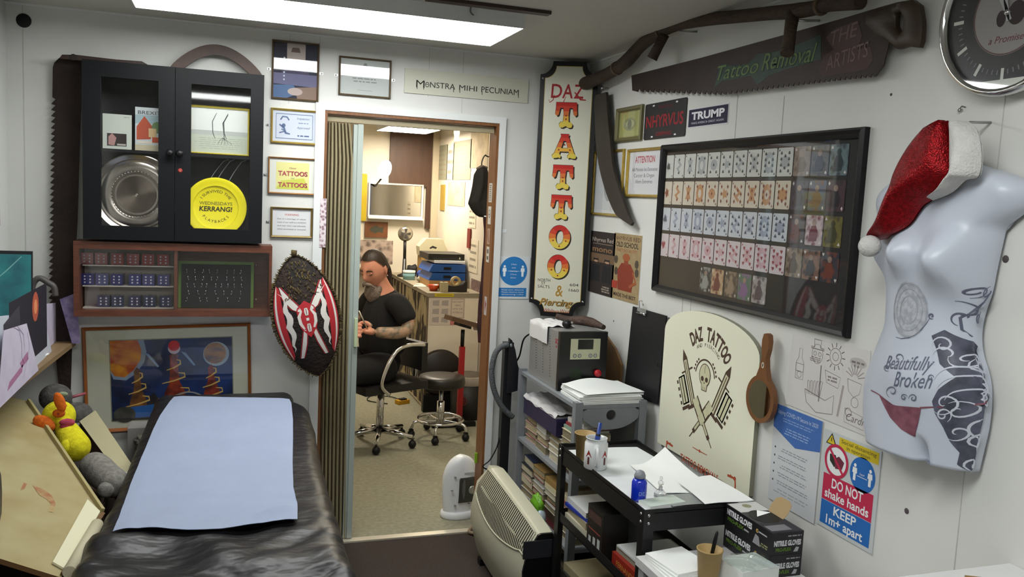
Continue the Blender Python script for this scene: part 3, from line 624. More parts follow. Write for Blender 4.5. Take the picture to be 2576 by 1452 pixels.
# ---------------------------------------------------------------- framed space painting
def d_space(s, x, y, w):
    # mat opening
    X0, X1, Yt, Yb = -x*.72, x*.86-.02, y*.78, -y*.84
    s.rect(X0-.004, Yb-.004, X1+.004, Yt+.004, w, ink('#8f8d7a'))
    sky = mat('airbrushed_night_blue', '#1b3a78', .5, col2='#101a38', scale=7)
    W = X1-X0; H = Yt-Yb; p = lambda a, b: (X0+W*a, Yb+H*b); q = w+.0003
    s.rect(X0, Yb, X1, Yt, q, sky)
    s.flat([p(0, 1), p(0, .6), p(.02, .52), p(.12, .5), p(.2, .58), p(.27, .72), p(.29, .85), p(.27, 1)], q+.0003, ink('#7f93ad')); s.flat([p(0, 1), p(0, .63), p(.03, .56), p(.11, .54), p(.18, .62), p(.24, .75), p(.25, .88), p(.22, 1)], q+.0006, mat('orange_planet', '#d8861e', .5, col2='#a8401f', scale=18))
    s.disc(*p(.865, .79), W*.11, q+.0003, ink('#9fb0bd'), 30); s.disc(*p(.855, .8), W*.095, q+.0006, mat('striped_planet', '#b98a5c', .5, col2='#6d5a58', scale=16, stretch=(1, 3, 1)), 30)
    def tower(cx, base, top, wd, cols):
        pts = [p(cx-wd, base), p(cx-wd*.8, base+.12), p(cx-wd*.4, base+.25), p(cx-wd*.3, top-.12), p(cx-wd*.38, top-.05), p(cx, top), p(cx+wd*.38, top-.05), p(cx+wd*.3, top-.12), p(cx+wd*.45, base+.25), p(cx+wd*.9, base+.12), p(cx+wd, base)]
        s.flat(pts, q+.0009, mat('tower_%s' % cols[0], '#'+cols[0], .5, col2='#'+cols[1], scale=22))
        for k, f in enumerate((.12, .42, .68)):
            yy = base+(top-base)*f; ww = wd*(1.25-.35*k); s.stroke([p(cx-ww*1.1, yy-.03), p(cx, yy-.0), p(cx+ww, yy+.045), p(cx+ww*.95, yy+.09), p(cx+ww*.4, yy+.1)], .007, q+.0012, ink('#c9a75a'), True)
    tower(.21, .13, .66, .075, ('8e5a24', '4a2c1c')); tower(.51, .2, .84, .1, ('a63c20', '4a1713')); tower(.82, .2, .66, .075, ('9c3a26', '4f1d1c'))
    s.disc(*p(.515, .88), W*.05, q+.0014, ink('#c7b3c0'), 24); s.disc(*p(.515, .915), W*.047, q+.0017, ink('#c4242c'), 24)
    for cx in (.3, .6): s.flat([p(cx-.03, .84), p(cx+.01, .82), p(cx+.09, .66), p(cx+.075, .65)], q+.0011, ink('#7d97bd'))
    s.flat([p(.1, 0), p(.1, .14), p(.3, .2), p(.34, .3), p(.38, .2), p(.7, .24), p(1, .22), p(1, 0)], q+.0007, ink('#2b241f')); s.flat([p(.28, .24), p(.34, .33), p(.4, .2)], q+.0010, ink('#1f1a1d'))
    s.ring(*p(.62, .1), W*.16, W*.175, q+.0016, ink('#8f8d8c'), 24, .25, PI-.25, .9)
    s.flat([p(.15, .02), p(.15, .16), p(.5, .2), p(.56, .17), p(1, .15), p(1, .02)], q+.0013, ink('#1f5aa0')); s.disc(*p(.1, .07), W*.09, q+.0015, mat('grey_rock', '#4a4a45', .7, noise=.5, scale=40), 18, ry=H*.1)
    s.rect(X0, Yb, X1, Yb+.008, q+.0018, ink('#2a2a2a'))
M, w, h = wrect('back', (208, 820), (630, 1072), .02)
framed('framed_painting', 'back', None, None, .014, mat('orange_pine', '#96531f', .35, noise=.25, scale=6), 'large wood-framed painting of planets and twisted towers behind the treatment bed', draw=d_space, back=mat('mount_board', '#c9cbb8', .8), depth=.02, rot=.028, Mx=(M, w, h), cat='painting')

# ---------------------------------------------------------------- hide shield
top, bot = on(738, 640, 'y', -.13), on(801, 944, 'y', -.13)
L = (top-bot).length; ang = math.atan2(-(top.x-bot.x), top.z-bot.z)
cen = (top+bot)/2; cen.y = -.135
SM = wallM('back', cen, ang)
t = thing('painted_shield', 'pointed oval hide shield painted red and white, hanging left of the doorway', 'shield', SM)
hw = .142; HB = L/2
def swid(v): return hw*max(0, 1-abs((v+.0)/HB)**2.0)**.72
def ssurf(u, v): ww = max(swid(v), .004); q = min(1, abs(u)/ww); return .012+.055*(1-q*q)*(1-(v/HB)**2)
hide = mat('dark_hide', '#2b1b12', .8, col2='#120c09', scale=14, bump=.6, bscale=90)
m = MB()
G = m.grid(24, 40, lambda a, b_: Vector(((2*a-1)*swid((2*b_-1)*HB*.999), (2*b_-1)*HB*.999, ssurf((2*a-1)*swid((2*b_-1)*HB*.999), (2*b_-1)*HB*.999))), hide)
m.grid(24, 40, lambda a, b_: Vector(((1-2*a)*swid((2*b_-1)*HB*.999), (2*b_-1)*HB*.999, .004+.7*ssurf((2*a-1)*swid((2*b_-1)*HB*.999), (2*b_-1)*HB*.999)-.008)), hide)
m.build('hide', t)
# shaggy rim: short tufts of hair
m = MB(); rnd = random.Random(5); tb = mat('shaggy_hair', '#2d2014', .9, col2='#5e4f2a', scale=30)
for side in (-1, 1):
    for i in range(120):
        v = -HB+2*HB*(i+.5)/120; u = side*swid(v)
        for k in range(2):
            du = side*rnd.uniform(.001, .01); dvv = rnd.uniform(-.012, .012); z = .012+rnd.uniform(-.004, .008)
            m.tube([(u*.96, v, z), (u+du*.6, v+dvv*.5, z+.003), (u+du, v+dvv, z)], [.0028, .002, .0005], tb, 5)
for i in range(110):
    v = HB*(.35+.55*rnd.random()); u = swid(v)*rnd.uniform(-.7, .7); z = ssurf(u, v); l = rnd.uniform(.008, .02)
    m.tube([(u, v, z-.002), (u+rnd.uniform(-.008, .008), v-l*.6, z+.005), (u+rnd.uniform(-.01, .01), v-l, z+.001)], [.0028, .002, .0005], tb, 5)
m.tube([(0, HB-.005, .012), (.004, HB+.012, .014), (-.006, HB+.02, .014)], [.012, .014, .003], tb, 7); 
m.build('hair_tufts', t); 
red = ink('#b3232c'); wh = ink('#dcd6cf'); dk = ink('#5c1218')
def onshield(lift): return lambda u, v: ssurf(u, v)+lift
def fill(m, pts, lift, mt, nn=10):            # polygon subdivided between its left and right chains and laid on the shield
    Lc, Rc = pts
    m.grid(3, nn, lambda a, b_: (lambda p, q: Vector((p[0]+(q[0]-p[0])*a, p[1]+(q[1]-p[1])*a, ssurf(p[0]+(q[0]-p[0])*a, p[1]+(q[1]-p[1])*a)+lift)))(ip(Lc, b_), ip(Rc, b_)), mt, smooth=False)
def ip(ch, t_):
    k = t_*(len(ch)-1); i = min(int(k), len(ch)-2); f = k-i; return (ch[i][0]+(ch[i+1][0]-ch[i][0])*f, ch[i][1]+(ch[i+1][1]-ch[i][1])*f)
m = MB()
for sx in (-1, 1):
    vt, vb = HB*.57, -HB*.66
    outer = []; 
    for k in range(17): v = vt+(vb-vt)*k/16; outer.append((sx*swid(v)*.93, v))
    inn = lambda d: [(sx*(abs(o[0])-d*math.sin(PI*k/16)**.5), o[1]) for k, o in enumerate(outer)]
    for d0, d1, mt, lf in ((0, .006, red, .0012), (.006, .015, wh, .0014), (.015, .04, red, .0016)): fill(m, (inn(d0), inn(d1)), lf, mt, 32)
    # scalloped white leaf with a straight inner edge
    sc_ = inn(.04); leaf = [(sx*(abs(o[0])+.004-.013*abs(math.sin(3.5*PI*k/16))), o[1]*.80) for k, o in enumerate(sc_)]
    fill(m, (leaf, [(sx*max(.052, abs(l[0])-.026*math.sin(PI*k/16)), l[1]) for k, l in enumerate(leaf)]), .0019, wh, 32)
    # horn shapes above and legs below the centre
    def tear(pts, wds, lift, mt): fill(m, ([(sx*(x-w_/2), v) for (x, v), w_ in zip(pts, wds)], [(sx*(x+w_/2), v) for (x, v), w_ in zip(pts, wds)]), lift, mt, 16)
    hn = [(.088, HB*.54), (.078, HB*.44), (.066, HB*.34), (.052, HB*.25), (.038, HB*.17), (.024, HB*.12)]
    for ex, mt, lf in ((.014, red, .0012), (.008, dk, .0015), (.0, wh, .0018)): tear(hn, [w_+ex for w_ in (.002, .016, .026, .032, .032, .014)], lf, mt)
    lg_ = [(.018, -HB*.17), (.024, -HB*.28), (.032, -HB*.40), (.042, -HB*.52), (.052, -HB*.64)]
    for ex, mt, lf in ((.009, red, .0012), (.004, dk, .0015), (.0, wh, .0018)): tear(lg_, [w_+ex for w_ in (.012, .016, .018, .016, .012)], lf, mt)
fill(m, ([(-.001, .075), (-.04, .045), (-.036, -.04), (-.001, -.085)], [(.001, .075), (.04, .045), (.036, -.04), (.001, -.085)]), .0021, red, 14)
for sx in (-1, 1): m.stroke([(sx*.02, .035), (sx*.034, .01), (sx*.032, -.02), (sx*.02, -.045)], .014, .0025, wh, True, wf=onshield(0))
for yy, ry in ((.028, .016), (-.042, .018)):
    m.stroke([(0, yy+ry), (0, yy), (0, yy-ry)], .018, .003, wh, True, wf=onshield(0)); m.stroke([(0, yy+ry*.8), (0, yy-ry*.8)], .0025, .0034, dk, wf=onshield(0))
m.stroke([(-.006, -.005), (.006, -.005)], .012, .003, wh, wf=onshield(0))
for yy in (.035, .0): pass
m.build('painted_pattern', t)
MB().tube([(-.02, HB*.42, -.06), (-.12, HB*.42, -.045)], .005, DARKWOOD, 8).build('carrying_stick', t)
tag(MB().box((-.012, -.01, .001), (.012, .01, .02), mat('olive_clip', '#77733a', .5)).build('wall_clip', M=wallM('back', on(684, 718, 'y', -.001)+Vector((.0, -.0, 0))) ), 'small olive-green clip on the wall behind the left edge of the shield', 'clip')

tag(MB().box((.63, -.965, CZ-.012), (1.078, -.925, CZ-.0005), DARKWOOD).build('ceiling_batten'), 'short brown wooden batten fixed to the ceiling behind the long light', 'batten')
tag(MB().tube(smoothpts([Vector(v) for v in ((.80, -.90, CZ-.002), (.81, -.87, CZ-.02), (.85, -.85, CZ-.03), (.90, -.84, CZ-.025), (.93, -.83, CZ-.04))], 5), .003, P('#5c5c5e'), 6).build('loose_wire'), 'short loose grey wire hanging from the ceiling beside the wooden batten', 'wire')

# ================================================================ TATTOO SIGN across the corner
P0 = Vector((1.396, -.02, 0)); P1 = Vector((1.636, -.145, 0)); U_ = (P1-P0).normalized(); W_ = (P1-P0).length
zt, zb = 2.288, 1.082; H_ = zt-zb; N_ = U_.cross(Vector((0, 0, 1)))
t = thing('hanging_sign', 'tall cream and black signboard reading DAZ TATTOO down its length, across the corner', 'sign', basis((P0+P1)/2+Vector((0, 0, (zt+zb)/2)), U_, Vector((0, 0, 1)), N_))
def cut(w, h, r, rv, n=8):                     # rectangle with scooped corners
    pts = []
    for sx, sy, a0 in ((1, 1, 1.5*PI), (-1, 1, 0), (-1, -1, .5*PI), (1, -1, PI)):
        a0 = {(1, 1): 1.5*PI, (-1, 1): 2*PI, (-1, -1): .5*PI, (1, -1): PI}[(sx, sy)]
        for i in range(n+1):
            a = a0-PI/2*i/n; pts.append((sx*w/2+r*math.cos(a)*1, sy*h/2+rv*math.sin(a)))
    return pts
MB().prism(cut(W_, H_, .058, .062), 0, .02, BLACK).build('board', t, bevel=.0015)
m = MB(); m.flat(cut(W_-.044, H_-.044, .052, .056), .0206, mat('gold_line', '#b59b3c', .4)); m.flat(cut(W_-.049, H_-.049, .051, .055), .021, mat('cream_enamel', '#d2d0be', .35)); m.build('face', t)
for sx, sy in ((-1, 1), (1, 1), (-1, -1), (1, -1)): MB().lathe([(.005, .0203), (.004, .022), (0, .0225)], STEEL, n=10, M=Matrix.Translation((sx*(W_/2-.012), sy*(H_/2-.08), 0))).build('screw', t)
def vy(py): return H_/2-(py-149)/649*H_
rb = [ink(c) for c in ('#d8bf4a', '#d8a53a', '#cf6a2c', '#c43a22', '#b92018')]; shd = ink('#241a12')
def letter(c, top, bot):
    m = MB(); y0, y1 = vy(bot), vy(top); h = y1-y0; cx_ = -.004; hw_ = h*.52
    if c == 'T': polys = [[(-.95, .78), (.95, .78), (.95, 1.0), (.5, 1.0), (-.5, 1.0), (-.95, 1.0)], [(-1.0, .52), (-.86, .45), (-.7, .5), (-.6, .7), (-.55, .8), (-.95, .8)], [(1.0, .52), (.86, .45), (.7, .5), (.6, .7), (.55, .8), (.95, .8)], [(-.27, .1), (.27, .1), (.22, .5), (.3, .85), (-.3, .85), (-.22, .5)], [(-.62, .12), (-.55, 0), (-.3, -.02), (0, .05), (.3, -.02), (.55, 0), (.62, .12), (.45, .22), (.2, .2), (-.2, .2), (-.45, .22)]]
    elif c == 'A': polys = [[(-.4, 1), (.4, 1), (.34, .9), (.98, .15), (.52, .1), (.12, .72), (-.12, .72), (-.52, .1), (-.98, .15), (-.34, .9)], [(-.6, .28), (.6, .28), (.5, .42), (-.5, .42)], [(-1.15, .1), (-1.05, 0), (-.8, 0), (-.55, .03), (-.35, 0), (-.3, .1), (-.5, .2), (-.95, .2)], [(1.15, .1), (1.05, 0), (.8, 0), (.55, .03), (.35, 0), (.3, .1), (.5, .2), (.95, .2)]]
    else: polys = None
    def put(dx, dy, w_, band):
        T = lambda p: (cx_+dx+p[0]*hw_*.86, y0+dy+p[1]*h)
        if polys:
            for pi_, pl in enumerate(polys):
                tmp = MB(); tmp.flat([T(p) for p in pl], w_+pi_*.00006, shd)
                if band:
                    for q in range(1, 5): bmesh.ops.bisect_plane(tmp.bm, geom=tmp.bm.verts[:]+tmp.bm.edges[:]+tmp.bm.faces[:], plane_co=(0, y0+h*(q/5+.05), 0), plane_no=(0, 1, 0))
                for f in tmp.bm.faces:
                    k_ = max(0, min(4, int((f.calc_center_median().y-y0)/h*5-.25))); m.face([m.bm.verts.new(v.co) for v in f.verts], rb[k_] if band else shd)
                tmp.bm.free()
        else:
            n = 40
            for i in range(n):
                a, b_ = 2*PI*i/n, 2*PI*(i+1)/n; mm = rb[max(0, min(4, int((math.sin((a+b_)/2)*.5+.5)*5-.2)))] if band else shd
                f = lambda a, rx, ry: (cx_+dx+rx*math.cos(a), y0+dy+h/2+ry*math.sin(a))
                m.flat([f(a, hw_*.32, h*.3), f(a, hw_*.86, h*.5), f(b_, hw_*.86, h*.5), f(b_, hw_*.32, h*.3)], w_, mm)
    put(.006, -.006, .0213, False); put(-.0015, .0015, .0216, False); put(0, 0, .022, True)
    for k_ in range(2 if c == 'T' else 3): m.disc(cx_+(0 if c == 'T' else (-.5+.5*k_)*hw_*.9*(1 if c == 'A' else 1.15)), y0+h*((.33+.14*k_) if c == 'T' else (.35 if k_ != 1 else .12 if c == 'O' else .56)), h*.035, .0226, ink('#8f2a14'), 10)
    m.build('letter', t)
for c, a, b_ in (('T', 251, 313), ('A', 330, 391), ('T', 408, 468), ('T', 484, 545), ('O', 561, 622), ('O', 637, 698)): letter(c, a, b_)
m = MB(); rd = ink('#a3262a')
for i, c in enumerate('DAZ'):
    m.text(c, (-.055, -.003, .05)[i], vy(240), .066, .0216, rd, width=(.052, .05, .048)[i], shear=.05, bold=.012)
m.stroke([(-.09, vy(245)), (-.085, vy(252)), (-.07, vy(246)), (-.065, vy(232))], .004, .0216, rd, True); m.stroke([(-.01, vy(236)), (-.02, vy(250)), (-.005, vy(256)), (.0, vy(250))], .004, .0216, rd, True); m.stroke([(.03, vy(225)), (.06, vy(243)), (.085, vy(244))], .008, .0218, rd, True)
m.build('script_lettering', t)
m = MB(); dk_ = ink('#3a362f')
for tx, x, y_, w_ in (('NORTH', -.068, 708, .06), ('ST', -.07, 716, .02), ('SALTS', -.068, 725, .058), ('604', .078, 716, .042), ('1660', .078, 730, .048)): m.text(tx, x, vy(y_), .014, .0216, dk_, width=w_)
m.build('small_lettering', t)
m = MB(); gl = mat('gold_leaf', '#b58a3a', .4, .3)
m.text('&', .008, vy(744), .055, .0216, gl, bold=.01, shear=.1, width=.035); m.text('Piercing', -.003, vy(770), .034, .0218, dk_, width=.165, shear=.35, bold=.02); m.text('Piercing', -.005, vy(769), .034, .0222, gl, width=.16, shear=.35, bold=.012)
m.text('While-u-Wait', .0, vy(787), .018, .0216, rd, width=.125, shear=.3)
m.build('gold_script', t)

# ================================================================ RIGHT WALL
def rp(px, py, off=0): p = on(px, py, 'x', WX-off); return p
# small square gold frame with an eye drawing
def d_eye(s, x, y, w):
    s.rect(-x*.92, -y*.92, x*.92, y*.92, w, ink('#a9a96a')); s.disc(0, 0, x*.55, w+.0004, ink('#8e9068'), 20, ry=y*.5); s.disc(x*.05, y*.02, x*.36, w+.0008, ink('#b3b585'), 18, ry=y*.3); s.disc(x*.0, -y*.02, x*.2, w+.0012, ink('#6d6f55'), 14)
framed('framed_drawing', 'right', (1548, 274), (1607, 352), .018, mat('olive_gold', '#6f6a48', .4, .3), 'small square pale-gold frame with a round grey drawing on yellow, under the long painted saw', draw=d_eye, back=ink('#8f8d58'), screws=False, depth=.018)
# number plate
M, w, h = wrect('right', (1624, 264), (1722, 342), .004)
t = thing('number_plate', 'black number plate with red lettering NHYRVUS between the small gold frame and the navy sticker', 'sign', M)
MB().prism([(-w/2+.006, -h/2), (w/2-.006, -h/2), (w/2, -h/2+.006), (w/2, h/2-.006), (w/2-.006, h/2), (-w/2+.006, h/2), (-w/2, h/2-.006), (-w/2, -h/2+.006)], .0015, .004, mat('plate_black', '#17131a', .4)).build('plate', t)
m = MB(); rr = ink('#8e1a22')
m.text('NHYRVUS', 0, -.024, .048, .0044, rr, width=w*.9, bold=.02); m.text('Tattoos', 0, h*.33, .014, .0044, ink('#6d2228'), width=w*.35); m.text('GRIPPING', 0, -h*.42, .016, .0044, rr, width=w*.38)
for sx in (-.28, .28):
    for sy in (.43, -.43): m.rect(w*sx-.008, h*sy-.003, w*sx+.008, h*sy+.003, .0046, ink('#d9dadd'))
m.build('lettering', t)
# campaign sticker
M, w, h = wrect('right', (1733, 275), (1831, 311), .001)
t = thing('bumper_sticker', 'navy rectangular sticker with white letters TRUMP, right of the number plate', 'sticker', M); h = h*1.0
MB().box((-w/2, -h/2, .0005), (w/2, h/2, .0012), ink('#d4d4da')).rect(-w/2+.004, -h/2+.004, w/2-.004, h/2-.004, .0015, ink('#1f1a38')).build('sticker_backing', t)
m = MB(); m.text('TRUMP', 0, -h*.08, h*.38, .0019, ink('#e4e4ea'), width=w*.82, bold=.04); m.text('MAKE AMERICA GREAT AGAIN', 0, -h*.32, h*.11, .0019, ink('#c9c9d4'), width=w*.8); m.build('lettering', t)
# framed portrait behind the wooden blade
def d_port(s, x, y, w): s.rect(-x*.85, -y*.9, x*.85, y*.9, w, ink('#c8cbce')); s.disc(x*.1, y*.0, x*.4, w+.0004, mat('pencil_sketch', '#b3b7ba', .8, col2='#85898d', scale=60), 20, ry=y*.6); s.stroke([(x*.1, y*.5), (x*.2, 0), (0, -y*.6)], .006, w+.0008, ink('#8b8f94'), True)
framed('framed_sketch', 'right', (1493, 381), (1557, 546), .012, GOLD, 'tall gold-framed pencil sketch half hidden behind the curved wooden blade', draw=d_port, back=ink('#d4d6d8'))
def d_att(s, x, y, w):
    s.text('ATTENTION', 0, y*.48, .028, w, ink('#b9434d'), width=x*1.25, bold=.02)
    for i, tx in enumerate(('All Monies be Extreme', 'Cancer & Organ', 'Alters Extremes')): s.text(tx, 0, y*(.08-.28*i), .016, w, ink('#6d6e75'), width=x*(1.6, 1.3, 1.1)[i])
framed('framed_notice', 'right', (1577, 376), (1655, 498), .013, GOLD, 'gold-framed white notice headed ATTENTION in red, left of the big card frame', draw=d_att, back=ink('#d3d3d6'))
# two magazine posters
def poster(name, tl, br, label, fn, cat='poster', th=.0015, base=None):
    M, w, h = wrect('right', tl, br, th); t = thing(name, label, cat, M)
    MB().box((-w/2, -h/2, .0004), (w/2, h/2, th), base or PAPER).build('sheet', t); m = MB(); fn(m, w/2, h/2, th+.0004); m.build('printing', t); return t
def m1(m, x, y, w):
    m.rect(-x, -y, x, y, w, ink('#2c2320')); m.text('Nhyrvus Red', 0, y*.68, .02, w+.0004, ink('#b9aca0'), width=x*1.7); m.rect(-x*.8, y*.6, x*.8, y*.62, w+.0004, ink('#8a7462')); m.text('mono', 0, y*.36, .026, w+.0004, ink('#8c6a48'), width=x*1.6, bold=.02)
    m.rect(-x, y*.02, x, y*.3, w+.0003, ink('#6d553f'))
    for cx_, s in ((-.45, 1), (.45, .85)): m.disc(x*cx_, y*.08, x*.2, w+.0006, ink('#b08a70'), 14, ry=y*.07); m.flat([(x*(cx_-.38), -y*.6), (x*(cx_+.38), -y*.6), (x*(cx_+.3), -y*.06), (x*(cx_-.3), -y*.06)], w+.0006, ink('#15151a')); m.flat([(x*(cx_-.24), -y*.0), (x*(cx_-.2), y*.14), (x*(cx_+.2), y*.14), (x*(cx_+.24), 0), (x*(cx_+.14), y*.08), (x*(cx_-.14), y*.08)], w+.0009, ink('#231a15'))
    m.scribble(x*.1, -y*.92, x*.8, -y*.7, w+.0005, ink('#9a8f82'), rows=3)
poster('magazine_cover', (1488, 580), (1540, 750), 'dark magazine cover with two black-clad figures, left one under the wooden blade', m1)
def m2(m, x, y, w):
    m.rect(-x, -y, x, y, w, mat('parchment_print', '#a58f68', .7, noise=.2, scale=30)); m.text('NHYRVUS RED', 0, y*.8, .018, w+.0004, ink('#5a3a2a'), width=x*1.8); m.text('OLD SCHOOL', 0, y*.6, .022, w+.0004, ink('#3d342a'), width=x*1.6, bold=.02); m.text('TATTOO ARTIST', 0, y*.45, .014, w+.0004, ink('#9a5a35'), width=x*1.5)
    m.disc(0, y*.3, x*.26, w+.0006, ink('#9c5530'), 16, ry=y*.12); m.flat([(-x*.5, -y*.7), (x*.5, -y*.7), (x*.6, -y*.1), (x*.32, y*.12), (-x*.32, y*.12), (-x*.6, -y*.1)], w+.0006, ink('#84341f')); m.stroke([(x*.5, -y*.1), (x*.75, -y*.4), (x*.3, -y*.55)], .02, w+.0008, ink('#9c5530'), True); m.rect(-x*.15, y*.08, x*.15, y*.2, w+.0008, ink('#8c3f22'))
    for cx_, cy_ in ((-.75, .2), (.75, .15), (-.7, -.15), (.78, -.1)): m.disc(x*cx_, y*cy_, x*.14, w+.0005, ink('#4d4335'), 8)
    m.rect(-x*.95, -y*.68, -x*.55, -y*.45, w+.0009, ink('#a33524')); m.text('MADE THE BEST', 0, -y*.9, .016, w+.0004, ink('#3b2c20'), width=x*1.6, bold=.02)
poster('magazine_cover', (1546, 585), (1605, 768), 'tan magazine cover OLD SCHOOL with a man in red, under the wooden blade', m2)

# big framed deck of cards
M, w, h = wrect('right', (1660, 365), (2122, 852), .026)
FW, FH, FM = w, h, M
t = thing('framed_card_display', 'large black frame holding a full deck of illustrated playing cards', 'picture', M)
m = MB(); x, y = w/2, h/2; fb = mat('black_lacquer_frame', '#0d0d0f', .35, spec=.3); fw = .028
for a, b_, c, e in (((-x, y), (x, y), (x-fw, y-fw), (-x+fw, y-fw)), ((x, y), (x, -y), (x-fw, -y+fw), (x-fw, y-fw)), ((x, -y), (-x, -y), (-x+fw, -y+fw), (x-fw, -y+fw)), ((-x, -y), (-x, y), (-x+fw, y-fw), (-x+fw, -y+fw))):
    f = lambda p, z: m.bm.verts.new((p[0], p[1], z)); mid = lambda p, q, k: (p[0]+(q[0]-p[0])*k, p[1]+(q[1]-p[1])*k)
    ch_ = [(a, b_, 0.0005), (a, b_, .018), (mid(a, e, .25), mid(b_, c, .25), .026), (mid(a, e, .6), mid(b_, c, .6), .022), (e, c, .012), (e, c, .0005)]
    for k in range(5): m.face([f(ch_[k][0], ch_[k][2]), f(ch_[k+1][0], ch_[k+1][2]), f(ch_[k+1][1], ch_[k+1][2]), f(ch_[k][1], ch_[k][2])], fb)
m.build('frame', t)
MB().box((-x+fw*.9, -y+fw*.9, .001), (x-fw*.9, y-fw*.9, .004), mat('black_mount', '#1c1a1c', .7)).build('mount', t)
MB().rect(-x+fw*.9, -y+fw*.9, x-fw*.9, y-fw*.9, .011, glassmat('card_frame_glass', (1, 1, 1), .07)).build('pane', t)
def loc(px, py, off=.005): p = FM.inverted() @ rp(px, py, off); return p.x, p.y
c1a, c1b = loc(1672, 390.6), loc(1693.3, 448.5); cLa, cLb = loc(2092.4, 363.6), loc(2129, 442.7); r4a, r4b = loc(1658.6, 587), loc(1680, 645)
CW = ((c1b[0]-c1a[0])+(cLb[0]-cLa[0]))/2*1.0; CH = ((c1a[1]-c1b[1])+(r4a[1]-r4b[1]))/2
X0 = (c1a[0]+c1b[0]+r4a[0]+r4b[0])/4; X1 = (cLa[0]+cLb[0])/2; Y1_ = (c1a[1]+c1b[1]+cLa[1]+cLb[1])/4; Y4 = (r4a[1]+r4b[1])/2
suit = {0: ('#4a4f55', '#a3a9ac', '#c9ccc8'), 1: ('#7f4034', '#b98a62', '#cfc6b6'), 2: ('#4a5166', '#99a1b4', '#c3c9d1'), 3: ('#94404c', '#c3a0a8', '#cdc3c7')}
layout = {1: [(0, 0)], 2: [(0, .6), (0, -.6)], 3: [(0, .6), (0, 0), (0, -.6)], 4: [(-.5, .6), (.5, .6), (-.5, -.6), (.5, -.6)]}
layout[5] = layout[4]+[(0, 0)]; layout[6] = layout[4]+[(-.5, 0), (.5, 0)]; layout[7] = layout[6]+[(0, .3)]; layout[8] = layout[7]+[(0, -.3)]
layout[9] = [(sx*.5, v) for sx in (-1, 1) for v in (.66, .22, -.22, -.66)]+[(0, 0)]; layout[10] = layout[9][:8]+[(0, .44), (0, -.44)]
def pip(m, s, X, Y, r, w_, c):
    if s == 1: m.flat([(X, Y+r*1.2), (X+r*.8, Y), (X, Y-r*1.2), (X-r*.8, Y)], w_, c)
    elif s == 3: m.flat([(X, Y-r*1.1), (X+r, Y+r*.3), (X+r*.5, Y+r), (X, Y+r*.5), (X-r*.5, Y+r), (X-r, Y+r*.3)], w_, c)
    elif s == 2: m.flat([(X, Y+r*1.2), (X+r, Y-r*.3), (X+r*.5, Y-r*.8), (X, Y-r*.5), (X-r*.5, Y-r*.8), (X-r, Y-r*.3)], w_, c)
    else: m.flat([(X+r*math.cos(a)*(1 if k % 2 else .75), Y+r*math.sin(a)*(1 if k % 2 else .75)) for k, a in enumerate([2*PI*q/6+PI/6 for q in range(6)])], w_, c)
dark = [['#8c7f74', '#6b5a4d'], ['#5b5752', '#3c3f46'], ['#5f7378', '#2f3a40'], ['#3c3848', '#24202a'], ['#4a5468', '#6b4a30'], ['#40222c', '#241a22'], ['#39363c', '#5a3026'], ['#b9a9ac', '#6b2c3a'], ['#6b6328', '#3f3d1c'], ['#8a7a6a', '#4f4238'], ['#7c5a4c', '#20222a'], ['#262a36', '#6e3426']]
rnd = random.Random(11)
def card(X, Y, s, n, label=None, cols=None, rot=0):
    m = MB(); hx, hy = CW/2, CH/2; q = .0048; c = .0035
    base = suit[s][2] if not cols else cols[0]
    bm_ = ink(base) if not cols else voro('card_art_'+cols[0][1:], cols[0], cols[1], 45, .6, .15, .55)
    m.prism([(-hx+c, -hy), (hx-c, -hy), (hx, -hy+c), (hx, hy-c), (hx-c, hy), (-hx+c, hy), (-hx, hy-c), (-hx, -hy+c)], .0, .0006, bm_)
    if not cols:
        a = ink(suit[s][0]); b_ = ink(suit[s][1]); k = n % 5
        if k == 0: m.disc(0, 0, hx*.6, .0009, b_, 8, ry=hy*.45)
        elif k == 1: m.flat([(hx*.55*math.cos(2*PI*i/10)*(1 if i % 2 else .5), hy*.5*math.sin(2*PI*i/10)*(1 if i % 2 else .5)) for i in range(10)], .0009, b_)
        elif k == 2: m.stroke([(-hx*.3, hy*.5), (hx*.3, hy*.1), (-hx*.3, -hy*.2), (hx*.2, -hy*.55)], hx*.5, .0009, b_, True)
        elif k == 3: m.flat([(-hx*.5, -hy*.5), (hx*.5, -hy*.5), (hx*.25, 0), (hx*.5, hy*.5), (-hx*.5, hy*.5), (-hx*.25, 0)], .0009, b_)
        else: m.ring(0, 0, hx*.3, hx*.65, .0009, b_, 12, k=1.4)
        for (u, v) in layout[n]: pip(m, s, u*hx, v*hy*.95, hx*(.17 if n > 1 else .4), .0012, a)
        pip(m, s, -hx*.8, hy*.82, hx*.1, .0012, a); pip(m, s, hx*.8, -hy*.82, hx*.1, .0012, a)
    else:
        pr_ = ink(cols[1]); m.flat([(-hx*.45, -hy*.75), (hx*.4, -hy*.7), (hx*.5, -hy*.1), (hx*.2, hy*.35), (-hx*.3, hy*.3), (-hx*.55, -hy*.2)], .0009, pr_); m.disc(-hx*.02, hy*.5, hx*.25, .0011, ink('#8f7a6c') if rnd.random() < .6 else pr_, 10)
        pip(m, s % 4, -hx*.78, hy*.8, hx*.14, .0012, ink('#cfcac8')); pip(m, s % 4, hx*.78, -hy*.8, hx*.14, .0012, ink('#cfcac8'))
    o = m.build('playing_card', t, M=Matrix.Translation((X, Y, q)) @ Matrix.Rotation(rot, 4, 'Z'))
    if label: o['label'] = label
for r in range(4):
    for c_ in range(13):
        X = X0+(X1-X0)*c_/12; Y = Y1_+(Y4-Y1_)*r/3
        card(X, Y, r, min(c_+1, 10), None if c_ < 10 else 'dark picture card', None if c_ < 10 else dark[r*3+c_-10])
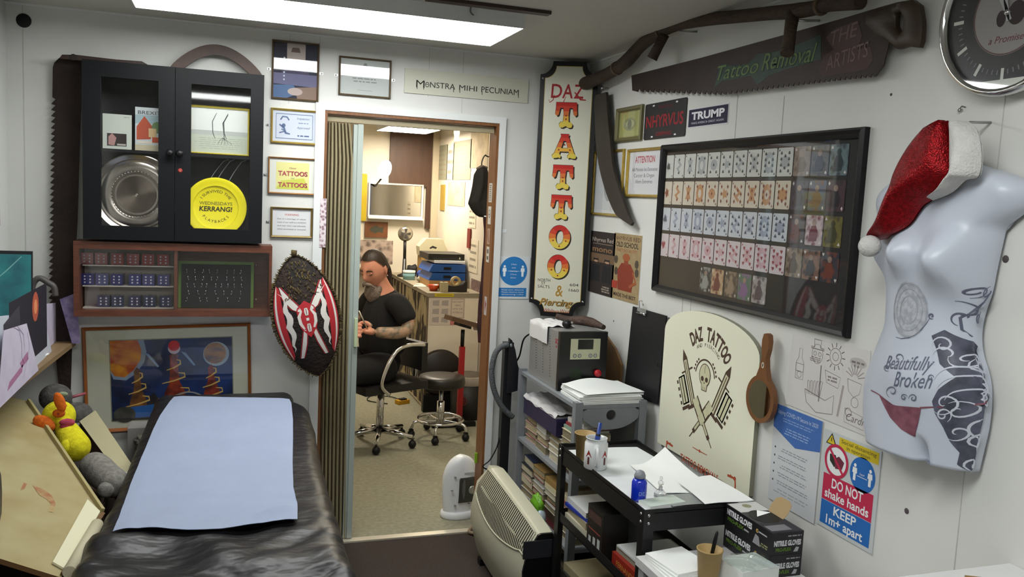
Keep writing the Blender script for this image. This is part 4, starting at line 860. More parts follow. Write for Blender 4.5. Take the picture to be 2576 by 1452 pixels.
for k, cx_ in enumerate((1775, 1804, 1839, 1872, 1909)):
    X, Y = loc(cx_, (700, 709, 712, 724, 731)[k]); card(X, loc(1839, 716)[1], 1, 1, 'joker card in the bottom row', [['#2a2a2c', '#8f9390'], ['#b59a78', '#6b3028'], ['#4a3e34', '#8c7a66'], ['#4d6b57', '#7a5a86'], ['#a39c98', '#5c4a4c']][k])
# frame fixings
tag(MB().box((-.004, -.002, .0), (.022, .002, .0025), STEEL).lathe([(.004, .0025), (.003, .006), (0, .0065)], STEEL, n=10, M=Matrix.Translation((.016, 0, 0))).build('picture_hook', M=wallM('right', rp(2152, 594))), 'small metal fixing on the right side of the card frame', 'hook')

# long painted saw
SX = WX-.035
def sp(px, py): p = on(px, py, 'x', SX); return (-p.y, p.z)
bl_t = [(1590, 190), (1760, 147), (1960, 92), (2120, 47), (2230, 14), (2262, 12)]; 
bl = [sp(*p) for p in bl_t]+[sp(2238, 110), sp(2225, 165), sp(2205, 192)]
n = 46; e0, e1 = (2200, 193), (1600, 230)
for i in range(n):
    f = i/n; X = e0[0]+(e1[0]-e0[0])*f; Y = 193+(237-193)*min(1, f/.62)**1.1 if f < .62 else 237-8*(f-.62)/.38
    dx = (e1[0]-e0[0])/n; bl += [sp(X, Y), sp(X+dx*.3, Y-7), sp(X+dx*.55, Y+2)]
bl.append(sp(1592, 228))
def R2(M_): return M_
SM2 = basis(Vector((SX, 0, 0)), Vector((0, -1, 0)), Vector((0, 0, 1)), Vector((-1, 0, 0)))
t = thing('painted_saw', 'long brown hand saw with green and pink painted lettering, high on the right wall', 'saw', SM2)
MB().prism(bl, 0, .003, mat('brown_saw_steel', '#2e1e19', .6, .2, noise=.3, scale=8), M=None).build('blade', t)
hw2 = mat('dark_walnut', '#3c2c1c', .5, noise=.4, scale=10, bump=.2)
hp = [sp(*p) for p in ((2262, 6), (2300, 0), (2318, 14), (2325, 60), (2322, 108), (2330, 114), (2312, 122), (2290, 116), (2262, 124), (2240, 108), (2205, 84), (2182, 60), (2182, 40), (2215, 20))]
hole = [sp(*p) for p in ((2258, 36), (2272, 30), (2278, 50), (2276, 76), (2268, 86), (2258, 66))]
m = MB(); 
# handle as two bands round the grip opening
nH = 28
def ringpt(ch, f): k = f*len(ch); i = int(k) % len(ch); g = k-int(k); a, b_ = ch[i], ch[(i+1) % len(ch)]; return (a[0]+(b_[0]-a[0])*g, a[1]+(b_[1]-a[1])*g)
cenh = (sum(p[0] for p in hole)/len(hole), sum(p[1] for p in hole)/len(hole))
def raypoly(ch, a):
    best = None; d = (math.cos(a), math.sin(a))
    for i in range(len(ch)):
        p, q = ch[i], ch[(i+1) % len(ch)]; ex, ey = q[0]-p[0], q[1]-p[1]; den = d[0]*ey-d[1]*ex
        if abs(den) < 1e-12: continue
        tt = ((p[0]-cenh[0])*ey-(p[1]-cenh[1])*ex)/den; uu = ((p[0]-cenh[0])*d[1]-(p[1]-cenh[1])*d[0])/den
        if tt > 0 and -1e-6 <= uu <= 1+1e-6 and (best is None or tt > best): best = tt
    return (cenh[0]+d[0]*best, cenh[1]+d[1]*best)
nH = 40; G = []
for k in range(nH):
    a = 2*PI*k/nH; i_, o_ = raypoly(hole, a), raypoly(hp, a); md = lambda f: (i_[0]+(o_[0]-i_[0])*f, i_[1]+(o_[1]-i_[1])*f)
    G.append([m.bm.verts.new((*md(f), z)) for f, z in ((0, -.008), (0, .006), (.2, .013), (.8, .013), (1, .006), (1, -.008), (.8, -.014), (.2, -.014))])
for k in range(nH):
    for j in range(8): m.face([G[k][j], G[(k+1) % nH][j], G[(k+1) % nH][(j+1) % 8], G[k][(j+1) % 8]], hw2, True)
m.build('handle', t, smooth=.9)
m = MB(); gp = ink('#1f4032'); gy_ = ink('#66774a'); pk = ink('#74605f'); pk2 = ink('#6f5b58')
a0 = sp(1800, 200); a1 = sp(2062, 150); ang = math.atan2(a1[1]-a0[1], a1[0]-a0[0]); Lg = math.hypot(a1[0]-a0[0], a1[1]-a0[1])
Rm = Matrix.Translation((a0[0], a0[1], .0036)) @ Matrix.Rotation(ang, 4, 'Z')
m2_ = MB()
pts = [(0, -.03), (.03, .05), (.1, .035), (.2, .03), (.25, .055), (.33, .05), (.4, .05), (Lg, .07), (Lg+.01, .0), (.42, -.01), (.32, -.02), (.26, -.045), (.22, -.01), (.1, -.012), (.05, -.01)]
m2_.flat([(p[0], p[1]) for p in pts], 0, mat('green_paint_shadow', '#1d3d2f', .6, noise=.4, scale=30)); 
m2_.text('Tattoo', .015, -.005, .05, .0005, gp, width=Lg*.44, align='LEFT', shear=.3, bold=.03); m2_.text('Tattoo', .015, -.005, .05, .0009, gy_, width=Lg*.44, align='LEFT', shear=.3)
m2_.text('Removal', Lg*.5, -.002, .055, .0005, gp, width=Lg*.48, align='LEFT', shear=.3, bold=.03); m2_.text('Removal', Lg*.5, -.002, .055, .0009, gy_, width=Lg*.48, align='LEFT', shear=.3)
m2_.build('green_lettering', t, M=Rm)
m3 = MB(); bg = [sp(*p) for p in ((2080, 95), (2105, 72), (2160, 52), (2172, 90), (2160, 125), (2192, 118), (2200, 150), (2185, 172), (2150, 182), (2110, 186), (2072, 196), (2062, 178), (2075, 140), (2100, 125))]
m3.flat(bg, .0036, ink('#4c3a38')); 
for tx, A_, w_, h_ in (('THE', (2092, 115), .11, .04), ('ARTISTS', (2080, 178), .17, .042)): q = sp(*A_); m3.text(tx, 0, 0, h_, 0, pk2, width=w_, align='LEFT', bold=.0, shear=.2, M=Matrix.Translation((q[0], q[1], .0042)) @ Matrix.Rotation(.1, 4, 'Z'))
m3.build('pink_lettering', t)
for px_, py_ in ((1600, 205), (2180, 120)): q = sp(px_, py_); tag_ = MB().tube([(q[0], q[1], -.034), (q[0], q[1], 0)], .004, STEEL, 8).build('hanging_nail', t)

# old wooden yoke pole in front of the saw
pole = mat('weathered_branch', '#443325', .75, noise=.45, scale=10, bump=.5, bscale=40, stretch=(1, 1, 3))
PXo = WX-.075
pts = [on(*p, 'x', PXo) for p in ((1490, 206), (1520, 190), (1552, 172), (1580, 150), (1605, 122), (1632, 98), (1665, 77), (1710, 60), (1780, 49), (1860, 41), (1940, 33), (2010, 27), (2065, 17), (2090, 10), (2165, 3))]
pts[0].y = max(pts[0].y, -.115)
t = thing('yoke_pole', 'bent weathered wooden pole with two stubs running along the top of the right wall', 'pole', Matrix.Identity(4))
rad = [.032, .027, .026, .029, .026, .026, .026, .024, .022, .021, .021, .023, .02, .021, .022]
MB().tube(smoothpts(pts, 4), sum([[rad[i]+(rad[min(i+1, 14)]-rad[i])*k/4 for k in range(4)] for i in range(14)], [])+[.022], pole, 14).build('pole', t)
a, b_ = on(1672, 86, 'x', PXo-.0), on(1640, 148, 'x', PXo-.03)
MB().tube([a, (a+b_)/2, b_], [.02, .019, .021], pole, 12).build('stub', t)
a, b_ = on(1995, 30, 'x', PXo-.005), on(1980, 135, 'x', PXo-.045)
MB().tube([a, (a+b_)/2, b_], [.02, .018, .02], pole, 12).build('stub', t)
for k in (2, 6, 12): MB().tube([pts[k]-(pts[k+1]-pts[k]).normalized()*.006, pts[k]+(pts[k+1]-pts[k]).normalized()*.006], .03 if k < 8 else .025, mat('cord_binding', '#5a4a38', .8), 12).build('binding', t)
MB().tube([(WX-.001, pts[7].y, pts[7].z-.02), (PXo, pts[7].y, pts[7].z-.028)], .004, STEEL, 8).build('support_nail', t)
MB().tube([(WX-.001, pts[11].y, pts[11].z-.02), (PXo, pts[11].y, pts[11].z-.028)], .004, STEEL, 8).build('support_nail', t)
# thin cable running up to the ceiling
a, b_ = on(1782, 46, 'x', WX-.01), on(1890, 0, 'x', WX-.01)
b_.z = min(b_.z, CZ-.006); tag(MB().tube(smoothpts([a, (a+b_)/2+Vector((0, 0, -.006)), b_], 4), .003, BLACK, 6).build('cable'), 'thin black cable rising to the ceiling behind the bent pole', 'cable')

# curved wooden blade hung from a hook
BXo = WX-.03
def bp_(px, py): p = on(px, py, 'x', BXo); return (-p.y, p.z)
BM_ = basis(Vector((BXo, 0, 0)), Vector((0, -1, 0)), Vector((0, 0, 1)), Vector((-1, 0, 0)))
Lc = [(1503, 240), (1500, 260), (1502, 300), (1504, 350), (1511, 410), (1524, 465), (1540, 510), (1555, 540), (1575, 556), (1593, 568)]
Rc = [(1530, 232), (1532, 255), (1535, 300), (1540, 350), (1546, 410), (1555, 450), (1568, 490), (1580, 525), (1590, 550), (1596, 560)]
t = thing('wooden_machete', 'dark curved wooden blade hanging point down beside the tall signboard', 'blade', BM_)
m = MB(); sa = smoothpts([Vector((*bp_(*p), 0)) for p in Lc], 4); sb = smoothpts([Vector((*bp_(*p), 0)) for p in Rc], 4)
dkb = mat('smoked_wood', '#2c2520', .5, noise=.35, scale=9)
m.prism([(p.x, p.y) for p in sa]+[(p.x, p.y) for p in reversed(sb)], 0, .012, dkb); m.build('blade', t, bevel=.002)
q = bp_(1516, 222); MB().ball((q[0], q[1], .0), .009, STEEL, 10, 8).tube([(q[0], q[1], 0), (q[0], q[1], -.028)], .004, STEEL, 8).build('hook', t)

# clipboard hanging on a nail, with a sheet stand behind it
CP = basis(Vector((WX, 0, 0)), Vector((0, -1, 0)), Vector((0, 0, 1)), Vector((-1, 0, 0)))
def cpp(px, py, off=.02): p = on(px, py, 'x', WX-off); return (-p.y, p.z)
q = [cpp(*p) for p in ((1588, 771), (1672, 795), (1650, 1016), (1566, 985))]
t = thing('clipboard', 'black clipboard with a steel clip hanging on the right wall above the grey rack', 'clipboard', CP)
MB().prism(q, .008, .013, mat('black_hardboard', '#151517', .6, noise=.2)).build('board', t)
MB().prism([(p[0]+.012, p[1]-.006) for p in q], .002, .0075, ink('#5b5a58')).build('second_board', t)
c0 = cpp(1612, 780); MB().box((c0[0]-.035, c0[1]-.012, .0135), (c0[0]+.045, c0[1]+.008, .019), CHROME).tube([(c0[0]-.035, c0[1]-.013, .019), (c0[0]+.045, c0[1]-.014, .019)], .005, CHROME, 8).build('clip', t, bevel=0)
MB().tube([(c0[0]-.02, c0[1]+.008, .016), (c0[0]-.018, c0[1]+.035, .02), (c0[0]+.004, c0[1]+.04, .02), (c0[0]+.014, c0[1]+.02, .018), (c0[0]+.02, c0[1]+.03, .02)], .0018, CHROME, 6).build('hook', t)
c0 = cpp(1655, 918); MB().box((c0[0]-.006, c0[1]-.008, .0135), (c0[0]+.006, c0[1]+.008, .019), CHROME).build('edge_clip', t)
c0 = cpp(1570, 918); tag(MB().box((c0[0]-.012, c0[1]-.018, .0012), (c0[0]+.012, c0[1]+.018, .0022), ink('#d8d23c')).build('sticky_note', M=CP), 'small yellow sticky note poking out at the left edge of the clipboard', 'note')

# cream tombstone-shaped panel
def tpp(px, py): p = on(px, py, 'x', WX-.02); return (-p.y, p.z)
TL, TRr = tpp(1672, 840), tpp(1905, 905)
BL, BR = tpp(1650, 1130), tpp(1886, 1262)
uL = (TL[0]+BL[0])/2; uR = (TRr[0]+BR[0])/2; apex = tpp(1765, 783); zs = tpp(1905, 905)[1]; zbm = .70
uc = (uL+uR)/2; HWt = (uR-uL)/2
pts = [(uL, zbm), (uR, zbm), (uR, zs)]+[(uc+HWt*math.cos(PI*k/24), zs+(apex[1]-zs)*math.sin(PI*k/24)) for k in range(1, 24)]+[(uL, zs)]
t = thing('arched_signboard', 'cream round-topped board with a skull and tattoo machine emblem, behind the black trolley', 'sign', CP)
MB().prism(pts, .001, .018, mat('cream_painted_board', '#e9e8d2', .45), side=mat('board_edge', '#8a8878', .6)).build('board', t, bevel=.001)
# emblem drawn in board coordinates: origin = board centre line, unit = metres
em = Matrix.Translation((uc, 0, .0)); w0 = .0184; br_ = ink('#4a3526'); 
def eq(px, py): p = on(px, py, 'x', WX-.0184); return (-p.y, p.z)
m = MB(); ec = eq(1772, 960); A_ = eq(1765, 905)
for i, c in enumerate('DAZ TATTOO'):
    if c == ' ': continue
    a = PI/2+.62-i*(1.5/9); rr = .148; pp = (ec[0]+rr*math.cos(a), ec[1]+.0+rr*math.sin(a)); m.text(c, 0, 0, .05, 0, br_, width=.03, bold=.04, M=Matrix.Translation((pp[0], pp[1], w0)) @ Matrix.Rotation(a-PI/2, 4, 'Z'))
for i, c in enumerate('AND PIERCING'):
    if c == ' ': continue
    a = PI/2+.5-i*(1.15/11); rr = .125; pp = (ec[0]+rr*math.cos(a), ec[1]+rr*math.sin(a)); m.text(c, 0, 0, .014, 0, br_, M=Matrix.Translation((pp[0], pp[1], w0)) @ Matrix.Rotation(a-PI/2, 4, 'Z'))
m.build('arched_lettering', t)
m = MB(); ck = ink('#cbc8a6'); X, Y = ec; Y += .01
m.ring(X, Y, .062, .068, w0, br_, 28, .2, PI-.2, 1.05)
for k in range(14): a = .3+(PI-.6)*k/13; m.disc(X+.076*math.cos(a), Y+.08*math.sin(a), .005, w0, br_, 8) if abs(k-6.5) > 2.5 else None
m.disc(X, Y+.012, .038, w0+.0003, br_, 24, ry=.043); m.disc(X, Y+.013, .034, w0+.0006, ck, 24, ry=.039); m.flat([(X-.022, Y-.015), (X+.022, Y-.015), (X+.017, Y-.045), (X-.017, Y-.045)], w0+.0004, br_); m.flat([(X-.019, Y-.013), (X+.019, Y-.013), (X+.014, Y-.042), (X-.014, Y-.042)], w0+.0007, ck)
for sx in (-1, 1): m.disc(X+sx*.014, Y-.002, .0095, w0+.001, br_, 14); m.rect(X+sx*.006-.001, Y-.04, X+sx*.006+.001, Y-.03, w0+.001, br_)
m.flat([(X-.004, Y-.018), (X+.004, Y-.018), (X, Y-.01)], w0+.001, br_); m.stroke([(X+.002, Y+.05), (X-.002, Y+.035), (X+.002, Y+.02)], .0015, w0+.001, br_)
for sx in (-1, 1):                             # two crossed coil machines
    R_m = Matrix.Translation((X+sx*.092, Y-.055, w0)) @ Matrix.Rotation(-sx*.48, 4, 'Z') @ Matrix.Diagonal((1.35, 1.08, 1, 1))
    g = MB()
    def rb_(x0, y0, x1, y1, z, c): m.face([m.bm.verts.new(R_m @ Vector((a, b_, z))) for a, b_ in ((x0, y0), (x1, y0), (x1, y1), (x0, y1))], c)
    rb_(-.012, -.06, .012, .105, 0, br_); rb_(-.007, -.055, .007, .1, .0003, ck); rb_(-.0015, -.05, .0015, .095, .0006, br_)
    for q_ in (0, 1): rb_(sx*.018, -.045+q_*.0, sx*.052, .055, .0, br_)
    rb_(sx*.024, -.04, sx*.034, .05, .0003, ck); rb_(sx*.038, -.04, sx*.048, .05, .0003, ck); rb_(min(sx*.02, sx*.06), -.062, max(sx*.02, sx*.06), -.05, 0, br_); rb_(-.03, .06, .03, .066, .0002, br_); rb_(-.03, -.068, .03, -.056, .0002, br_)
    for q_ in range(4): rb_(sx*.056, -.04+.025*q_, sx*.064, -.028+.025*q_, 0, br_)
    m.face([m.bm.verts.new(R_m @ Vector(p)) for p in ((-.012, .105, 0), (.012, .105, 0), (-.0, .14, 0))], br_)
# grips and needles meeting low in the centre
for sx in (-1, 1):
    a, b_ = (X-sx*.055, Y-.085), (X+sx*.075, Y-.235); n_ = 12
    L2 = [(a[0]+(b_[0]-a[0])*k/n_, a[1]+(b_[1]-a[1])*k/n_) for k in range(n_+1)]
    m.stroke(L2[:7], .046, w0+.0002+.0004*(sx+1), br_); m.stroke(L2[:7], .036, w0+.0005+.0004*(sx+1), ck); m.stroke(L2[2:5], .040, w0+.0008+.0004*(sx+1), br_); m.stroke(L2[2:5], .030, w0+.001+.0004*(sx+1), ck); m.stroke(L2[6:11], .018, w0+.0003, br_); m.stroke(L2[6:10], .010, w0+.0006, ck); m.stroke(L2[10:], .004, w0+.0003, br_)
m.build('machine_emblem', t)
m = MB(); og = ink('#b5502f')
for px_, py_, mir in ((1676, 1120, 1), (1850, 1215, -1)):
    q = eq(px_, py_); m.stroke([(q[0], q[1]-.05), (q[0], q[1]-.01), (q[0]+mir*.004, q[1]+.012), (q[0]+mir*.02, q[1]+.012), (q[0]+mir*.05, q[1]+.01)], .008, w0, og); m.disc(q[0]+mir*.006, q[1]+.012, .008, w0+.0002, og, 8); m.disc(q[0]+mir*.03, q[1]+.013, .006, w0+.0002, og, 8)
q = eq(1760, 1135); m.stroke([(q[0]-.05, q[1]), (q[0], q[1]-.001), (q[0]+.05, q[1])], .004, w0, og, True); m.disc(q[0], q[1], .006, w0+.0002, og, 8)
q = eq(1795, 1202); m.text('TATTOO REMOVALS', uc, q[1]-.01, .028, w0, og, width=.26, bold=.02)
m.build('red_lettering', t)

# wooden hand mirror
def hmp(px, py): p = on(px, py, 'x', WX-.03); return (-p.y, p.z)
tp, ct_, lf, rt, bt = hmp(1926, 840), hmp(1917, 1005), hmp(1881, 1000), hmp(1951, 1010), hmp(1913, 1064)
cx_ = (lf[0]+rt[0])/2; rx_ = (rt[0]-lf[0])/2; cyv = (ct_[1]); ry_ = cyv-bt[1]
t = thing('hand_mirror', 'oval wooden hand mirror hanging handle up, right of the cream board', 'mirror', basis(Vector((WX-.0195, -cx_, cyv)), Vector((0, -1, 0)), Vector((0, 0, 1)), Vector((-1, 0, 0))) @ Matrix.Rotation(-.04, 4, 'Z'))
hL = tp[1]-cyv
out = [(.012, hL), (.018, hL-.02), (.017, hL-.045), (.010, ry_+.06), (.016, ry_+.03)]
oval = [(rx_*math.sin(a), ry_*math.cos(a)) for a in [.42+(PI-.42)*k/20 for k in range(21)]]
ch_ = [(0, hL+.004)]+out+oval; full = ch_+[(-p[0], p[1]) for p in reversed(ch_[1:-1])]
MB().prism(full, .001, .018, mat('brown_mirror_wood', '#7a4f2c', .4, noise=.2, scale=8)).build('frame', t, bevel=.004)
MB().disc(0, 0, rx_*.78, .0186, mat('mirror_glass', '#e8e8e8', .02, 1.0), 36, ry=ry_*.8).build('mirror_glass', t)
MB().disc(0, ry_+.035, .007, .0186, ink('#c8bda8'), 14, ry=.010).disc(0, ry_+.035, .003, .0188, ink('#38302a'), 10, ry=.006).build('emblem', t)

# flash sheet
M, w, h = wrect('right', (1994, 848), (2175, 1078), .002)
p = [rp(*q_, .002) for q_ in ((1994, 842), (2190, 883), (2180, 1098), (1976, 1016))]
t = thing('flash_sheet', 'large white sheet of pale tattoo flash drawings, right of the hand mirror', 'poster', CP)
pp = [(-q_.y, q_.z) for q_ in p]; MB().prism(pp, .001, .0022, mat('flash_paper', '#ccc9c6', .7)).build('sheet', t)
m = MB(); fg = ink('#8f8588'); fd = ink('#766c70'); F0 = (min(q_[0] for q_ in pp), min(q_[1] for q_ in pp)); FWd = max(q_[0] for q_ in pp)-F0[0]; FHt = max(q_[1] for q_ in pp)-F0[1]
def fp(a, b_): return (F0[0]+FWd*a, F0[1]+FHt*b_)
def loop(pts, wd=.0018, c=None): m.stroke([Vector(q_) for q_ in pts]+[Vector(pts[0])], wd, .0025, c or fg)
def circ(cx_, cy_, r, k=1, n=20, c=None): loop([(fp(cx_, cy_)[0]+r*math.cos(2*PI*i/n), fp(cx_, cy_)[1]+k*r*math.sin(2*PI*i/n)) for i in range(n)], c=c)
loop([fp(*q_) for q_ in ((.1, .4), (.2, .4), (.2, .62), (.17, .68), (.17, .8), (.13, .8), (.13, .68), (.1, .62))]); loop([fp(*q_) for q_ in ((.1, .5), (.2, .5), (.2, .6), (.1, .6))], c=fd); circ(.15, .46, .01)
loop([fp(*q_) for q_ in ((.28, .85), (.44, .85), (.44, .87), (.39, .87), (.4, .97), (.31, .97), (.32, .87), (.28, .87))], .0025, fd); circ(.36, .79, .024, 1.2); circ(.33, .79, .006); circ(.39, .79, .006); m.scribble(*fp(.27, .68), *fp(.42, .75), .0025, fg, rows=3)
circ(.58, .82, .024, c=fd); circ(.58, .82, .012)
for k in range(12): a = 2*PI*k/12; c0 = fp(.58, .82); m.stroke([(c0[0]+.027*math.cos(a), c0[1]+.027*math.sin(a)), (c0[0]+.04*math.cos(a), c0[1]+.04*math.sin(a))], .003, .0025, fd)
m.disc(*fp(.84, .82), .033, .0025, ink('#b3adaa'), 20, ry=.014); m.scribble(*fp(.76, .8), *fp(.92, .84), .0028, fd, rows=1)
for k in range(8): a = .3+k*.35; c0 = fp(.82, .62); m.stroke([(c0[0]+.012*math.cos(a), c0[1]+.012*math.sin(a)), (c0[0]+.04*math.cos(a), c0[1]+.04*math.sin(a))], .003, .0025, fg, True)
loop([fp(*q_) for q_ in ((.74, .6), (.9, .58), (.88, .45), (.82, .4), (.76, .46))]); circ(.84, .34, .014)
loop([fp(*q_) for q_ in ((.47, .62), (.66, .58), (.64, .44), (.5, .47))]); m.scribble(*fp(.5, .49), *fp(.64, .57), .0025, fg, rows=2)
for k in range(5): loop([fp(.27+.04*k, .42+.01*k), fp(.295+.04*k, .42+.01*k), fp(.29+.035*k, .25), fp(.27+.035*k, .25)], .0022)
loop([fp(*q_) for q_ in ((.24, .3), (.5, .24), (.6, .34), (.6, .1), (.4, .05), (.27, .14))], .002, fd); m.stroke([fp(.42, .66), fp(.425, .2)], .004, .0028, fd)
m.stroke([fp(.7, .5), fp(.66, .1)], .008, .0025, ink('#a29a9a')); circ(.78, .2, .012, c=fd); m.text('Cardi', *fp(.86, .1), .022, .0025, fd, shear=.3, width=.07); loop([fp(.74, .24), fp(.95, .2), fp(.96, .05), (fp(.74, .07))], .0015)
m.build('flash_drawings', t)

# covid secure notice
cw4 = [rp(*q_, .0035) for q_ in ((1952, 1014), (2071, 1061), (2046, 1318), (1930, 1252))]
t = thing('covid_notice', 'white laminated notice with a blue pointed heading, left of the DO NOT shake hands sign', 'poster', CP)
pp = [(-q_.y, q_.z) for q_ in cw4]; uL = (pp[0][0]+pp[3][0])/2; uR = (pp[1][0]+pp[2][0])/2; zT = (pp[0][1]+pp[1][1])/2; zB = (pp[2][1]+pp[3][1])/2
MB().box((uL, zB, .0026), (uR, zT, .0036), mat('laminated_sheet', '#c6c9cd', .35)).build('sheet', t)
m = MB(); hb = ink('#3c66ab'); w4 = uR-uL; h4 = zT-zB
m.flat([(uL, zT), (uR, zT), (uR, zT-h4*.3), ((uL+uR)/2, zT-h4*.37), (uL, zT-h4*.24)], .0039, hb)
m.text('Staying COVID-19 Secure in 2020', (uL+uR)/2, zT-h4*.085, .013, .0043, ink('#bccbe2'), width=w4*.85); m.scribble(uL+w4*.1, zT-h4*.16, uR-w4*.1, zT-h4*.11, .0043, ink('#7f9cc9'), rows=2, th=.4); m.scribble(uL+w4*.25, zT-h4*.28, uR-w4*.2, zT-h4*.2, .0043, ink('#8fa9d0'), rows=3, th=.4)
for k in range(5): y_ = zT-h4*(.44+.085*k); m.disc(uL+w4*.08, y_, .0035, .0039, ink('#3a3c44'), 8); m.scribble(uL+w4*.15, y_-.009, uR-w4*.15, y_+.006, .0039, ink('#8c8f96'), rows=2, th=.4, seed=k)
m.scribble(uL+w4*.1, zB+.03, uR-w4*.1, zB+.05, .0039, ink('#a3a6ab'), rows=2, th=.35)
m.build('printing', t)

# safety sign
q4 = [rp(*q_, .003) for q_ in ((2074, 1079), (2217, 1134), (2195, 1391), (2053, 1321))]
pp = [(-q_.y, q_.z) for q_ in q4]; uL = (pp[0][0]+pp[3][0])/2; uR = (pp[1][0]+pp[2][0])/2; zT = (pp[0][1]+pp[1][1])/2; zB = (pp[2][1]+pp[3][1])/2
sg = wallM('right', (WX, -(uL+uR)/2, (zT+zB)/2)); x, y = (uR-uL)/2, (zT-zB)/2
t = thing('safety_sign', 'white safety sign reading DO NOT shake hands KEEP 1m apart, below the torso', 'sign', sg)
MB().box((-x, -y, .0005), (x, y, .003), mat('grey_white_plastic', '#bfc4c6', .4)).build('panel', t, bevel=.001)
m = MB(); q = .0034; yw = ink('#cdb51f'); kk = ink('#22231f'); rd2 = ink('#b81f47'); bl2 = ink('#1b63ae'); wt = ink('#e2e4e6'); x_ = x*.88
m.rect(-x*.42, y*.72, x*.94, y*.95, q, yw); m.text('Social distancing', x*.26, y*.85, .011, q+.0004, ink('#57541c'), width=x*1.2); m.text('in operation', x*.26, y*.755, .011, q+.0004, ink('#57541c'), width=x*.8)
m.flat([(-x*.9, y*.73), (-x*.5, y*.73), (-x*.7, y*.97)], q, kk); m.flat([(-x*.85, y*.75), (-x*.55, y*.75), (-x*.7, y*.93)], q+.0004, yw); m.rect(-x*.71, y*.8, -x*.68, y*.88, q+.0006, kk)
r = x*.43; c1_ = (-x*.46, y*.44); c2_ = (x*.46, y*.4)
m.disc(*c1_, r*.95, q, wt, 32); m.flat([(c1_[0]-r*.6, c1_[1]+r*.3), (c1_[0]-r*.1, c1_[1]+r*.35), (c1_[0]+r*.1, c1_[1]-r*.1), (c1_[0]-r*.15, c1_[1]-r*.4), (c1_[0]-r*.55, c1_[1]-r*.1)], q+.0003, kk); m.flat([(c1_[0]+r*.65, c1_[1]+r*.1), (c1_[0]+r*.2, c1_[1]+r*.35), (c1_[0]-r*.2, c1_[1]+r*.1), (c1_[0]-r*.05, c1_[1]-r*.45), (c1_[0]+r*.5, c1_[1]-r*.35)], q+.0005, ink('#6b2238')); m.ring(*c1_, r*.82, r, q+.0008, rd2, 32); m.stroke([(c1_[0]-r*.65, c1_[1]+r*.65), (c1_[0]+r*.65, c1_[1]-r*.65)], r*.16, q+.001, rd2)
m.disc(*c2_, r, q, bl2, 32); little_person(m, c2_[0]-r*.6, c2_[1], r*.95, q+.0004, wt); little_person(m, c2_[0]+r*.6, c2_[1], r*.95, q+.0004, wt); m.text('1m+', c2_[0], c2_[1]-.003, .008, q+.0004, wt); m.rect(c2_[0]-r*.4, c2_[1]-.008, c2_[0]+r*.4, c2_[1]-.0065, q+.0004, wt)
m.rect(-x_, -y*.42, x_, y*.12, q, rd2); m.rect(-x_, -y*.92, x_, -y*.43, q, bl2)
m.text('DO NOT', 0, -y*.12, .028, q+.0004, wt, width=x*1.1, bold=.02); m.text('shake hands', 0, -y*.35, .026, q+.0004, wt, width=x*1.55, bold=.02); m.text('KEEP', 0, -y*.65, .026, q+.0004, wt, width=x*.8, bold=.02); m.text('1m+ apart', 0, -y*.87, .026, q+.0004, wt, width=x*1.3, bold=.02)
m.build('printing', t)

# ---------------------------------------------------------------- mannequin torso
TP = basis(Vector((WX, 0, 0)), Vector((0, -1, 0)), Vector((0, 0, 1)), Vector((-1, 0, 0))); TOF = .09
def tv(px, py, off=TOF): p = on(px, py, 'x', WX-off); return Vector((-p.y, p.z))
def resample(ch, n):
    d = [0]
    for i in range(1, len(ch)): d.append(d[-1]+(ch[i]-ch[i-1]).length)
    out = []; j = 0
    for k in range(n+1):
        s = d[-1]*k/n
        while j < len(d)-2 and d[j+1] < s: j += 1
        f = (s-d[j])/max(1e-9, d[j+1]-d[j]); out.append(ch[j]+(ch[j+1]-ch[j])*min(1, f))
    return out
def byv(ch, n):                                # resample a descending chain evenly in height
    v0, v1 = ch[0].y, ch[-1].y; out = []; j = 0
    for k in range(n+1):
        v = v0+(v1-v0)*k/n
        while j < len(ch)-2 and ch[j+1].y > v: j += 1
        f = (ch[j].y-v)/max(1e-9, ch[j].y-ch[j+1].y); out.append(Vector((ch[j].x+(ch[j+1].x-ch[j].x)*max(0, min(1, f)), v)))
    return out
NR = 90
Lt = byv(smoothpts([tv(*p) for p in ((2352, 392), (2330, 404), (2262, 446), (2220, 474), (2203, 505), (2207, 545), (2202, 590), (2192, 622), (2197, 650), (2212, 676), (2226, 702), (2229, 740), (2227, 790), (2224, 824), (2205, 875), (2188, 923), (2176, 960), (2171, 1000), (2171, 1062), (2178, 1120))], 5), NR)
Rt_ = byv(smoothpts([tv(*p) for p in ((2432, 386), (2468, 408), (2524, 424), (2580, 442), (2604, 475), (2594, 520), (2565, 548), (2534, 572), (2524, 615), (2510, 680), (2498, 745), (2480, 800), (2471, 850), (2474, 905), (2486, 945), (2495, 985), (2496, 1037), (2490, 1100), (2477, 1160), (2464, 1218))], 5), NR)
bumps = [(tv(2236, 636, .15), .04, .052, .055), (tv(2345, 655, .15), .064, .066, .085), (tv(2540, 480), .05, .035, .02), (tv(2400, 1000), .10, .12, .018), (tv(2290, 960), .09, .06, .012)]
crot = tv(2298, 1125, .11)
def tdepth(u, v, a):
    q = max(0, 1-(2*a-1)**2); w_ = .012+.088*q**.42
    for c, ru, rv_, hgt in bumps:
        dd = ((u-c.x)/ru)**2+((v-c.y)/rv_)**2
        if v < c.y: dd *= 1.05
        w_ += hgt*math.exp(-dd*1.1)*min(1, q*3)
    dv = crot.y+.03-v
    if dv > 0: w_ -= .045*min(1, dv/.05)*math.exp(-((u-crot.x-.1*dv)/.014)**2)
    nk = tv(2400, 420); 
    return w_
